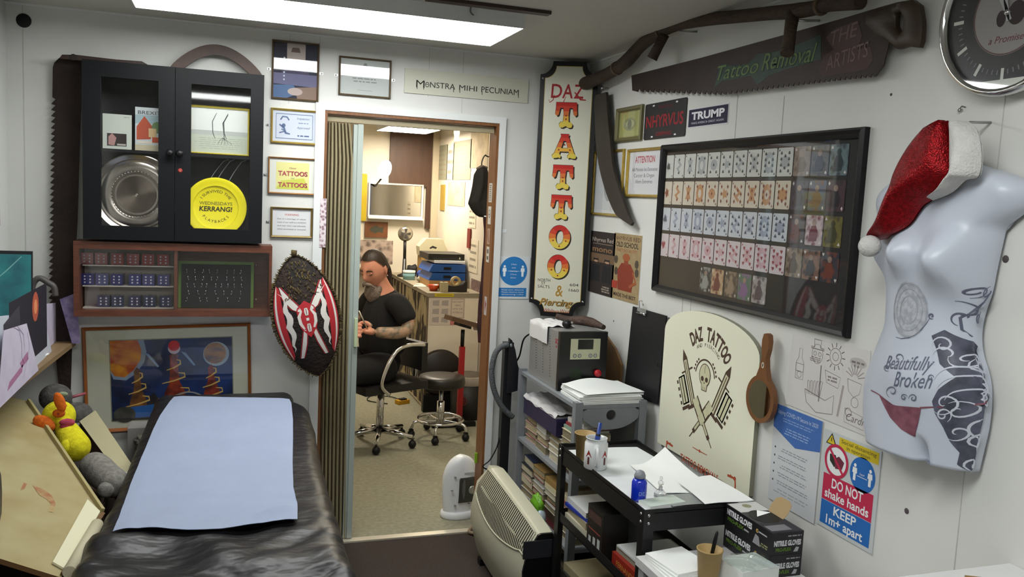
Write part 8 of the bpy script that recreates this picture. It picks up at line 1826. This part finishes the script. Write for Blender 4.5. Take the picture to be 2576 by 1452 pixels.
# tape dispenser
t = thing('tape_dispenser', 'black heavy tape dispenser with a tan roll at the near end of the counter', 'tape dispenser', TR(1.66, 2.45, Z0))
MB().prism([(-.105, 0), (.105, 0), (.105, .075), (.09, .082), (.062, .05), (.0, .042), (-.05, .05), (-.062, .07), (-.085, .078), (-.105, .06)], -.035, .035, mat('dispenser_black', '#191510', .5), M=Matrix.Rotation(PI/2, 4, 'X')).build('body', t, bevel=.004)
MB().lathe([(.02, -.012), (.04, -.012), (.04, .012), (.02, .012), (.02, -.012)], mat('tan_tape', '#b9a473', .5), n=28, M=Matrix.Translation((.02, 0, .078)) @ Matrix.Rotation(PI/2, 4, 'X')).build('tape_roll', t)
# orange and white objects
ob_('orange_bowl', MB().lathe([(0, 0), (.03, 0), (.048, .045), (.045, .045), (.028, .004), (0, .004)], mat('orange_plastic', '#c44a1c', .35), n=24), 'small orange plastic bowl beside the tape dispenser on the counter', 'bowl', M=TR(1.52, 2.5, Z0))
ob_('cream_box', MB().box((-.03, -.02, 0), (.03, .02, .075), mat('cream_plastic_box', '#a99f7d', .5)), 'small beige box standing between the orange bowl and the tape dispenser', 'box', M=TR(1.58, 2.42, Z0), bevel=.003)
# kraft box, two blue boxes, white tray, black box: the stack
t = thing('cardboard_box', 'flat tan cardboard box under the blue files on the counter', 'box', TR(1.68, 2.9, Z0)); MB().box((-.15, -.2, 0), (.15, .2, .055), mat('tan_cardboard', '#a98250', .7)).build('carton', t, bevel=.002)
bl3 = mat('royal_blue_plastic', '#1553a5', .35)
for k, nm in enumerate(('lower', 'upper')):
    t = thing('blue_file_box', '%s of two flat royal blue plastic boxes stacked on the counter' % nm, 'box', TR(1.68, 2.92, Z0+.056+.068*k)); MB().prism([(-.15, 0), (.15, 0), (.15, .06), (-.12, .06)], -.2, .2, bl3, M=Matrix.Rotation(PI/2, 4, 'X')).build('case', t, bevel=.003); MB().box((-.03, -.208, .02), (.03, -.2005, .04), BLACK).build('latch', t)
t = thing('white_tray', 'white flat tray on top of the blue boxes', 'tray', TR(1.705, 2.93, Z0+.193)); MB().box((-.125, -.19, 0), (.125, .19, .02), PAPER).build('tray', t, bevel=.002)
t = thing('black_flat_box', 'black flat box topmost of the stack on the counter', 'box', TR(1.685, 2.95, Z0+.2145)); MB().box((-.15, -.17, 0), (.15, .17, .05), mat('black_box', '#16130f', .4)).build('case', t, bevel=.002); MB().flat([(-.008, 0), (.008, 0), (0, .022)], .0002, P('#c9c2b3')).build('mark', t, M=Matrix.Translation((.11, -.1702, .01)) @ Matrix.Rotation(PI/2, 4, 'X'))
# desk fan, white tub, jar of cotton, blue cloth
t = thing('desk_fan', 'small round silver and black desk fan at the far end of the counter', 'fan', TR(on(1020, 588, 'y', 3.55).x, 3.55, Z0)); fk = mat('fan_black', '#1c1916', .4)
MB().lathe([(0, 0), (.06, 0), (.06, .015), (.02, .03), (.016, .16), (0, .16)], fk, n=24).build('stand', t)
q = on(1020, 588, 'y', 3.55); dz = q.z-Z0; dx = 0
MB().lathe([(.0, -.02), (.05, -.018), (.068, 0), (.05, .018), (0, .02)], mat('fan_cage_silver', '#a39c90', .25, .8), n=28, M=Matrix.Translation((dx, 0, dz)) @ Matrix.Rotation(PI/2, 4, 'X')).build('cage', t); MB().tube([(0, 0, .15), (dx, .01, max(.17, dz-.05))], .014, fk, 8).build('neck', t)
m = MB()
for k in range(4): a = 2*PI*k/4; m.flat([(0, 0), (.045*math.cos(a-.3), .045*math.sin(a-.3)), (.045*math.cos(a+.3), .045*math.sin(a+.3))], 0, P('#3a3632'))
m.build('blades', t, M=Matrix.Translation((dx, -.0205, dz)) @ Matrix.Rotation(PI/2, 4, 'X'))
q = on(1065, 603, 'y', 3.5); t = thing('white_container', 'off-white angular plastic container on a wooden crate beside the desk fan', 'container', TR(1.72, 3.5, Z0)); MB().box((-.1, -.08, 0), (.1, .08, .2), mat('wooden_crate', '#a3803f', .6)).build('crate', t, bevel=.003); MB().prism([(-.11, .2005), (.11, .2005), (.125, .27), (.09, .35), (-.06, .35), (-.12, .28)], -.07, .07, mat('aged_white_plastic', '#c9c2a3', .45), M=Matrix.Rotation(PI/2, 4, 'X')).build('tub', t, bevel=.01); MB().flat([(-.03, .27), (.0, .29), (.04, .275), (.03, .262), (0, .27), (-.02, .26)], 0, P('#2b2722')).build('dark_mark', t, M=Matrix.Translation((0, -.0702, 0)) @ Matrix.Rotation(PI/2, 4, 'X'))
t = thing('wipes_tub', 'teal and white round tub at the left edge of the counter', 'tub', TR(1.49, 3.30, Z0)); MB().lathe([(0, 0), (.052, 0), (.052, .06), (0, .06)], mat('teal_label', '#7fa9ad', .4), n=28).build('body', t); MB().lathe([(.054, .0605), (.054, .078), (0, .079)], mat('tub_lid', '#c9cfc9', .4), n=28).build('lid', t)
dk3 = mat('dark_clutter', '#1d1a19', .7)
for k, (x, y, z, r, c, lb, nm) in enumerate(((1.60, 3.66, .0, .06, dk3, 'black camera-like bundle behind the teal tub on the counter', 'black_bundle'), (1.62, 3.32, .0, .055, mat('blue_cloth', '#2c3f80', .8), 'crumpled blue cloth in the middle of the counter', 'blue_cloth'), (1.60, 3.18, .0, .04, mat('cotton_white', '#dcd6c8', .9), 'white ball of tissue beside the blue boxes', 'tissue_ball'), (1.545, 3.08, .0, .035, mat('clear_plastic_bag', '#a9a48f', .4), 'crumpled clear bag on the counter in front of the teal tub', 'crumpled_bag'))):
    ob_(nm, MB().ball((0, 0, r*.8), (r, r, r*.8), c, 18, 12, fn=lambda q, k=k: q*(1+.15*math.sin(7*q.x+k)+.12*math.sin(9*q.z+4*q.y))), lb, 'clutter', M=TR(x, y, Z0))
for k, (x, y, rz, lb) in enumerate(((1.56, 2.92, .5, 'loose white sheet on the counter beside the cardboard box'), (1.50, 2.8, -.3, 'loose pale sheet near the left edge of the counter'))): ob_('loose_paper', MB().box((-.05, -.07, 0), (.05, .07, .003), pw2), lb, 'paper', M=TR(x-.02, y, Z0, rz))

# ---- swivel stool
t = thing('swivel_stool', 'round black swivel stool on a chrome five-wheel base in the back room', 'stool', TR(1.385, 1.60, 0, .25))
lt_ = mat('black_vinyl', '#1c1712', .4)
MB().lathe([(0, .355), (.14, .355), (.156, .362), (.160, .385), (.156, .412), (.15, .424), (.08, .428), (0, .429)], lt_, n=48).build('seat', t)
MB().lathe([(0, .335), (.05, .335), (.06, .3548), (0, .3548)], BLACK, n=24).build('seat_plate', t)
MB().lathe([(.014, .25), (.014, .335), (0, .335)], STEEL, n=20).lathe([(0, .10), (.026, .10), (.026, .25), (.0145, .255)], CHROME, n=24).build('column', t)
rt = [(.155*math.cos(2*PI*k/40), .155*math.sin(2*PI*k/40), .125) for k in range(41)]; MB().tube(rt, .009, CHROME, 10, caps=False).build('foot_ring', t)
for k in range(5):
    a = 2*PI*k/5+.3; c, s_ = math.cos(a), math.sin(a)
    MB().tube(smoothpts([Vector((.02*c, .02*s_, .115)), Vector((.10*c, .10*s_, .112)), Vector((.155*c, .155*s_, .112)), Vector((.185*c, .185*s_, .10)), Vector((.195*c, .195*s_, .062))], 4), .010, CHROME, 10).build('leg', t)
    w_ = MB().ball((.195*c, .195*s_, .027), (.026, .026, .027), BLACK, 14, 10).box((.195*c-.012, .195*s_-.012, .04), (.195*c+.012, .195*s_+.012, .061), BLACK).build('castor', t)
# ---- red-post arm rest
p0 = on(1165, 1068, 'y', 1.95)
t = thing('arm_rest_stand', 'tattoo arm rest with a brown padded top on a red post behind the stool', 'arm rest', TR(1.585, 1.84, 0))
rdm = mat('red_powder_coat', '#9c1016', .35)
MB().box((-.018, -.018, .05), (.018, .018, .58), rdm).build('red_post', t, bevel=.003); MB().tube([(0, 0, .58), (0, 0, .70)], .014, BLACK, 12).build('inner_post', t)
MB().box((-.2, -.02, .0), (.12, .02, .03), BLACK).box((-.02, -.12, .0), (.02, .12, .029), BLACK).build('base', t); MB().box((-.012, -.012, .03), (.012, .012, .0495), BLACK).build('socket', t)
pd = mat('brown_vinyl_pad', '#5a3f2c', .35); Mp = Matrix.Translation((-.0, 0, .74)) @ Euler((0, .28, .25)).to_matrix().to_4x4()
MB().box((-.13, -.06, 0), (.11, .06, .03), pd).box((-.13, -.06, .0305), (.11, .06, .034), mat('cling_film', '#6f6258', .2)).build('pad', t, M=Mp, bevel=.006); MB().box((-.05, -.04, -.02), (.05, .04, -.001), BLACK).build('pad_bracket', t, M=Mp)
MB().tube([Mp @ Vector((.1, 0, .01)), Mp @ Vector((.17, 0, .02))], .03, mat('film_roll', '#b9a9a0', .25), 14).build('film_roll', t)
# ---- waste bin with liner
t = thing('waste_bin', 'black waste bin with a round red skull badge and grey liner behind the stool', 'bin', TR(1.712, 2.085, 0))
MB().lathe([(0, 0), (.115, 0), (.125, .02), (.135, .26), (.13, .26), (.12, .02), (0, .015)], mat('bin_black', '#131110', .45), n=36).build('bin', t); MB().lathe([(.137, .2605), (.139, .27), (.136, .32), (.125, .325), (.12, .25)], mat('bin_liner', '#a3998a', .4, noise=.2, scale=20), n=36).build('liner', t)
MB().ring(0, 0, .028, .034, .0, P('#7b2a22'), 24).disc(0, .0, .02, .0, P('#6c231d'), 18).disc(-.007, .002, .005, .0004, P('#1a1512'), 8).disc(.007, .002, .005, .0004, P('#1a1512'), 8).build('badge', t, M=Matrix.Rotation(-.55, 4, 'Z') @ Matrix.Translation((0, -.1345, .15)) @ Matrix.Rotation(PI/2, 4, 'X'))
t = thing('round_black_case', 'round black case leaning against the end of the counter behind the stool', 'case', TR(1.545, 2.285, 0)); MB().lathe([(0, 0), (.16, 0), (.175, .015), (.175, .045), (.16, .06), (0, .06)], mat('black_vinyl_case', '#1e1714', .45), n=40).build('shell', t, M=Matrix.Translation((0, .0, .30)) @ Matrix.Rotation(PI/2, 4, 'X') @ Matrix.Translation((0, 0, -.03))); MB().box((-.13, -.03, 0), (.13, .03, .13), BLACK).build('foot', t)
# yellow gadget on the floor
p = on(1012, 1012, 'z', .01); t = thing('yellow_foot_switch', 'small yellow foot switch on the carpet near the counter', 'foot switch', TR(p.x, p.y, 0, .4)); MB().box((-.05, -.03, 0), (.05, .03, .03), mat('yellow_switch', '#b98a14', .45)).build('base', t, bevel=.006); MB().box((-.025, -.02, .0302), (.03, .02, .04), BLACK).build('pedal', t)
tag(MB().tube(smoothpts([Vector((p.x, p.y+.04, .012)), Vector((p.x-.05, p.y+.2, .006)), Vector((p.x-.2, p.y+.25, .006)), Vector((p.x-.25, p.y+.1, .006)), Vector((p.x-.12, p.y-.02, .006))], 8), .004, BLACK, 6).build('switch_cable'), 'black cable looping on the carpet behind the yellow foot switch', 'cable')
p = on(1196, 1095, 'y', .3); ob_('green_tag', MB().box((-.006, -.004, 0), (.006, .004, .05), P('#7fae1c', .5)), 'tiny lime green tag on the inside edge of the right door jamb', 'tag', M=TR(DX1-.0185, .07, .32))

# ================================================================ SEATED MAN (local frame: +x is his front, +y his left, z up)
MX, MY = .955, 1.50; FACE = PI+.42                   # he faces the picture's left, turned slightly to the camera
HM = TR(MX, MY, 0, FACE)
man = thing('person', 'seated bearded man in black T-shirt with ponytail, half hidden by the folding door', 'person', HM)
def skinmesh(verts, edges, rad, root=0, sub=2):
    me = bpy.data.meshes.new('skeleton'); me.from_pydata(verts, edges, []); o = bpy.data.objects.new('skeleton', me); COL.objects.link(o)
    md = o.modifiers.new('skin', 'SKIN'); 
    if not me.skin_vertices: bpy.context.view_layer.objects.active = o
    lay_ = me.skin_vertices[0].data if me.skin_vertices else None
    for i, r in enumerate(rad): lay_[i].radius = r if isinstance(r, tuple) else (r, r); lay_[i].use_root = (i == root)
    sb = o.modifiers.new('sub', 'SUBSURF'); sb.levels = sub; sb.render_levels = sub
    dg = bpy.context.evaluated_depsgraph_get(); dg.update(); out = bpy.data.meshes.new_from_object(o.evaluated_get(dg)); bpy.data.objects.remove(o); return out
def join(m, me, mt, M=None):
    n0 = {}
    for v in me.vertices: n0[v.index] = m.bm.verts.new(M @ v.co if M else v.co)
    for p_ in me.polygons: m.face([n0[i] for i in p_.vertices], mt, True)
skn = mat('tanned_skin', '#b9775c', .5, noise=.12, scale=14)
# tattooed arms: ink only where the arm is, in object space below the sleeve
def inked():
    m = mat('skin_with_arm_tattoos', '#b37560', .5); nt = m.node_tree; b = nt.nodes['Principled BSDF']
    tc = nt.nodes.new('ShaderNodeTexCoord'); vz = nt.nodes.new('ShaderNodeTexVoronoi'); vz.inputs['Scale'].default_value = 32; nn = nt.nodes.new('ShaderNodeTexNoise'); nn.inputs['Scale'].default_value = 26
    r = nt.nodes.new('ShaderNodeValToRGB'); r.color_ramp.elements[0].position = .42; r.color_ramp.elements[1].position = .6; r.color_ramp.elements[0].color = (*lin('#a98a70'), 1); r.color_ramp.elements[1].color = (*lin('#6f6656'), 1)
    sep = nt.nodes.new('ShaderNodeSeparateXYZ'); rx = nt.nodes.new('ShaderNodeMapRange'); rx.inputs[1].default_value = .19; rx.inputs[2].default_value = .22; rx.inputs[3].default_value = 1; rx.inputs[4].default_value = 0
    rz = nt.nodes.new('ShaderNodeMapRange'); rz.inputs[1].default_value = .84; rz.inputs[2].default_value = .88; rz.inputs[3].default_value = 1; rz.inputs[4].default_value = 0
    mu = nt.nodes.new('ShaderNodeMath'); mu.operation = 'MULTIPLY'; mx = nt.nodes.new('ShaderNodeMixRGB'); mx.inputs[1].default_value = (*lin('#d18f74'), 1)
    nt.links.new(tc.outputs['Object'], nn.inputs[0]); nt.links.new(tc.outputs['Object'], sep.inputs[0]); nt.links.new(nn.outputs[0], r.inputs[0]); nt.links.new(sep.outputs[0], rx.inputs[0]); nt.links.new(sep.outputs[2], rz.inputs[0])
    nt.links.new(rx.outputs[0], mu.inputs[0]); nt.links.new(rz.outputs[0], mu.inputs[1]); nt.links.new(mu.outputs[0], mx.inputs[0]); nt.links.new(r.outputs[0], mx.inputs[2]); nt.links.new(mx.outputs[0], b.inputs['Base Color']); return m
SKN = inked()
def chain3(m, pr, mt):                           # one limb as a skinned chain; the limbs are fused by the voxel merge
    join(m, skinmesh([p for p, r in pr], [(i, i+1) for i in range(len(pr)-1)], [r for p, r in pr]), mt)
armL = [((-.005, .06, .95), .055), ((-.005, .15, .955), .060), ((-.03, .195, .88), .053), ((-.05, .232, .795), .046), ((.03, .245, .775), .046), ((.10, .225, .778), .041), ((.185, .185, .785), .035)]
armR = [((-.005, -.06, .95), .055), ((-.005, -.15, .955), .060), ((.0, -.205, .86), .052), ((.02, -.225, .78), .045), ((.12, -.18, .775), .042), ((.21, -.11, .785), .036), ((.26, -.05, .79), .028)]
def leg_(y, k): return [((0, y*.5, .55), .09), ((.06, y*.8, .53), .095), ((.26, y*1.05, .54), .085), ((.42+k, y*1.25, .53), .066), ((.43+k, y*1.25, .32), .055), ((.41+k, y*1.25, .12), .042), ((.42+k, y*1.25, .045), .04), ((.52+k, y*1.3, .035), .034)]
bm_ = MB()
for pr in ([((0, 0, .55), (.15, .13)), ((0, 0, .72), (.14, .125)), ((-.01, 0, .88), (.15, .12)), ((.0, 0, .985), (.10, .08)), ((.025, 0, 1.045), .056), ((.05, 0, 1.12), .056)], armL, armR, leg_(.12, 0), leg_(-.14, .02)): chain3(bm_, pr, SKN)
# head: sculpted ellipsoid; HL = head matrix (looks +x, bowed)
HL = Matrix.Translation((.075, .0, 1.155)) @ Euler((0, .40, .34)).to_matrix().to_4x4()
def headfn(q):
    x, y, z = q.x, q.y, q.z
    g = lambda cx, cy, cz, s: math.exp(-((x-cx)**2+(y-cy)**2+(z-cz)**2)/(s*s))
    X, Y, Z = x*.098, y*.077, z*.122
    if z < -.1: k = min(1, (-z-.1)/.9); Y *= 1-.28*k; X = X*(1-.12*k)+.012*k if x > 0 else X*(1-.35*k)
    ay = abs(y)
    X += .012*g(1, 0, .18, .28)*1.0-.010*(g(.86, .38, .08, .2)+g(.86, -.38, .08, .2))+.024*g(1, 0, -.22, .17)+.014*g(1, 0, -.05, .14)-.008*g(1, 0, -.42, .12)+.008*g(.95, 0, -.55, .16)+.010*g(.95, 0, -.9, .3)
    Y += (.006 if y > 0 else -.006)*(g(.75, .55, -.18, .25)+g(.75, -.55, -.18, .25)); X += .004*(g(.85, .45, .25, .2)+g(.85, -.45, .25, .2))
    return Vector((X, Y, Z))
tmp = MB(); bm_.ball((0, 0, 0), 1.0, SKN, 64, 44, M=HL, fn=headfn)
for sy in (-1, 1):                               # ears
    bm_.ball(HL @ Vector((-.008, sy*.079, -.005)), 1.0, SKN, 16, 12, M=HL.to_3x3().to_4x4() @ Euler((0, -.15, sy*.35)).to_matrix().to_4x4(), fn=lambda q: Vector((q.x*.018*(1+.2*q.z), q.y*.008, q.z*.033)))
# left hand: palm and fingers curled round the pen; right hand likewise
def hand(m, base, dirx, side):
    """palm box with five jointed fingers, dirx = direction of the forearm, fingers curl toward -z"""
    d = dirx.normalized(); up = Vector((0, 0, 1)); s_ = up.cross(d).normalized(); W = basis(base, d, s_, d.cross(s_)) @ Matrix.Rotation(side*1.15, 4, 'X') @ Matrix.Scale(1.18, 4)
    vv = [(0, 0, 0), (.035, 0, 0), (.07, 0, -.003)]; ee = [(0, 1), (1, 2)]; rr = [(.034, .028), (.040, .022), (.042, .018)]
    join(m, skinmesh([W @ Vector(v) for v in vv], ee, rr), SKN)
    for k, (yy, L) in enumerate(((.030, .9), (.011, 1.0), (-.009, .94), (-.028, .76))):
        f = [(.068, yy, -.002), (.068+.036*L, yy*1.02, -.008-.004*k), (.068+.050*L, yy*1.0, -.034-.002*k), (.068+.034*L, yy*.95, -.052), (.068+.022*L, yy*.9, -.054)]
        join(m, skinmesh([W @ Vector(v) for v in f], [(0, 1), (1, 2), (2, 3), (3, 4)], [.0115, .0105, .010, .009, .0075]), SKN)
    th_ = [(.018, side*.026, -.004), (.045, side*.050, -.014), (.070, side*.050, -.022), (.092, side*.034, -.024)]
    join(m, skinmesh([W @ Vector(v) for v in th_], [(0, 1), (1, 2), (2, 3)], [.0165, .0135, .0115, .009]), SKN); return W
WL = hand(bm_, Vector((.18, .188, .785)), Vector((.08, -.03, .01)), -1)
WR = hand(bm_, Vector((.26, -.05, .79)), Vector((.08, .03, .0)), 1)
bd_ = bm_.build('body', man); rm = bd_.modifiers.new('merge', 'REMESH'); rm.mode = 'VOXEL'; rm.voxel_size = .0042; rm.use_smooth_shade = True; sm_ = bd_.modifiers.new('soften', 'SMOOTH'); sm_.factor = .5; sm_.iterations = 2; bake(bd_)
# T-shirt over the torso and upper arms
def fuse(o, vx): rm = o.modifiers.new('merge', 'REMESH'); rm.mode = 'VOXEL'; rm.voxel_size = vx; rm.use_smooth_shade = True; s_ = o.modifiers.new('soften', 'SMOOTH'); s_.factor = .6; s_.iterations = 5; return bake(o)
tsh = MB(); shm = mat('black_tshirt', '#0f0e10', .9, noise=.2, scale=8, bump=.4, bscale=14)
chain3(tsh, [((0, 0, .56), (.175, .16)), ((.0, 0, .72), (.168, .155)), ((-.01, 0, .88), (.172, .138)), ((.0, 0, .975), (.12, .10)), ((.018, 0, 1.02), (.074, .072))], shm)
chain3(tsh, [((-.005, .06, .95), .075), ((-.005, .15, .955), .078), ((-.03, .197, .88), .073), ((-.045, .22, .825), .070)], shm); chain3(tsh, [((-.005, -.06, .95), .075), ((-.005, -.15, .955), .078), ((.0, -.207, .87), .072), ((.01, -.218, .82), .069)], shm)
fuse(tsh.build('tshirt', man), .007)
tr_ = MB(); ttm = mat('black_trousers', '#131214', .9, noise=.2, scale=8); chain3(tr_, [((-.02, -.06, .54), .15), ((-.02, .06, .54), .15)], ttm)
for pr in (leg_(.12, 0), leg_(-.14, .02)): chain3(tr_, [(p, r*1.16+.006) for p, r in pr[:6]], ttm)
fuse(tr_.build('trousers', man), .008)
for y_, x_ in ((.15, .42), (-.175, .44)): MB().ball((x_+.045, y_, .045), (.115, .05, .045), P('#17161a', .5), 20, 12, fn=lambda q: Vector((q.x, q.y, max(q.z, -.95)))).build('shoe', man)
# hair: swept back cap, ponytail, beard, brows
hr = mat('dark_brown_hair', '#2e1f14', .55, noise=.45, scale=40, stretch=(1, 1, 6)); gb_ = mat('grey_brown_beard', '#8c8078', .85, col2='#6b5c50', scale=60, bump=.2, bscale=120)
m = MB()
def cap(a, b_):
    ph = 2*PI*a; th = PI*.62*b_; 
    front = max(0, math.cos(ph)); lim = .46-.20*min(1, front*1.7)**.8+.16*max(0, -math.cos(ph)); th = PI*lim*b_
    q = Vector((math.sin(th)*math.cos(ph), math.sin(th)*math.sin(ph), math.cos(th))); v = headfn(q); n = q.normalized(); return HL @ (v+Vector((n.x*.006, n.y*.006, n.z*.008)) + Vector((0, 0, .0008*math.sin(ph*40))))
m.grid(56, 18, lambda a, b_: cap(a, b_), hr, closed=True); m.build('hair', man)
MB().tube(smoothpts([HL @ Vector((-.088, 0, -.01)), HL @ Vector((-.112, .004, -.03)), HL @ Vector((-.115, .01, -.08)), HL @ Vector((-.095, .018, -.14)), HL @ Vector((-.07, .03, -.2))], 5), [.012+.008*math.sin(PI*min(1, i/20+.15)) for i in range(21)], hr, 12).build('ponytail', man)
MB().tube([HL @ Vector((-.098, 0, -.018)), HL @ Vector((-.106, .002, -.024))], .015, BLACK, 12).build('hair_tie', man)
m = MB(); 
def beard(q): return Vector((q.x*(.043+.008*q.z), q.y*(.056*(1-.45*max(0, -q.z))), q.z*.072))
m.ball(HL @ Vector((.076, 0, -.145)), 1.0, gb_, 32, 22, M=HL.to_3x3().to_4x4() @ Euler((0, -.10, 0)).to_matrix().to_4x4(), fn=beard)
m.tube(smoothpts([HL @ Vector((.093, -.045, -.088)), HL @ Vector((.106, -.026, -.062)), HL @ Vector((.113, 0, -.054)), HL @ Vector((.106, .026, -.062)), HL @ Vector((.093, .045, -.088))], 4), [.004+.008*math.sin(PI*i/16) for i in range(17)], gb_, 10)
for sy in (-1, 1): m.ball(HL @ Vector((.054, sy*.046, -.118)), 1.0, gb_, 16, 12, M=HL.to_3x3().to_4x4(), fn=lambda q: Vector((q.x*.030, q.y*.012, q.z*.024)))
m.build('beard', man)
for sy in (-1, 1):
    MB().tube(smoothpts([HL @ Vector((.099, sy*.014, .026)), HL @ Vector((.098, sy*.030, .032)), HL @ Vector((.084, sy*.048, .024))], 4), [.003, .004, .0045, .0045, .0045, .004, .0035, .003, .002], hr, 8).build('eyebrow', man)
    MB().ball(HL @ Vector((.0795, sy*.029, .006)), (.010, .013, .009), mat('eyelid_skin', '#c98a70', .5), 14, 10).build('eyelid', man)
    MB().tube(smoothpts([HL @ Vector((.0925, sy*.018, .002)), HL @ Vector((.094, sy*.029, -.002)), HL @ Vector((.087, sy*.041, .002))], 4), .0014, P('#3a2018'), 6).build('lash_line', man)
MB().ball(HL @ Vector((.100, 0, -.071)), (.006, .018, .005), mat('lip_skin', '#8c4a40', .5), 14, 8).build('mouth', man)
MB().tube([HL @ Vector((-.004, .084, -.038)), HL @ Vector((-.004, .088, -.046))], .004, STEEL, 8).build('earring', man)
# pen in his hand
yh = (HM @ WL @ Vector((.09, -.03, 0))).y-.03; pw = on(928, 836, 'y', yh); pe = on(903, 782, 'y', yh-.01)
t = thing('stylus_pen', 'thin silver pen held upright in the seated man\'s hand', 'pen', Matrix.Identity(4)); MB().tube([pw, pw.lerp(pe, .12)], [.0012, .004], STEEL, 10).build('tip', t); MB().tube([pw.lerp(pe, .121), pe], .004, mat('pale_metal_pen', '#b9b3a6', .3, .6), 10).build('barrel', t)
# office chair with chrome arms
t = thing('office_chair', 'black office chair with chrome curved arms under the seated man', 'chair', HM)
bc = mat('black_chair_leather', '#100f11', .5)
MB().box((-.2, -.24, .40), (.27, .24, .448), bc).build('seat', t, bevel=.02)
MB().box((-.24, -.17, .50), (-.195, .17, .68), bc).build('backrest', t, bevel=.02)
MB().tube(smoothpts([Vector(v) for v in ((-.10, 0, .385), (-.24, 0, .385), (-.27, 0, .45), (-.255, 0, .56))], 5), .016, CHROME, 10).build('back_bar', t)
for sy in (-1, 1): MB().tube(smoothpts([Vector(v) for v in ((-.14, sy*.265, .69), (-.02, sy*.275, .70), (.08, sy*.275, .67), (.15, sy*.27, .56), (.17, sy*.26, .46), (.10, sy*.24, .392))], 6), .013, CHROME, 10).build('arm', t)
MB().tube([(0, 0, .10), (0, 0, .40)], .025, CHROME, 16).build('column', t)
for k in range(5):
    a = 2*PI*k/5+.9; c, s_ = math.cos(a), math.sin(a); MB().tube([(.02*c, .02*s_, .10), (.23*c, .23*s_, .075)], [.022, .014], CHROME, 10).build('base_arm', t); MB().ball((.23*c, .23*s_, .028), (.026, .026, .028), BLACK, 12, 8).tube([(.23*c, .23*s_, .05), (.23*c, .23*s_, .065)], .008, BLACK, 8).build('castor', t)
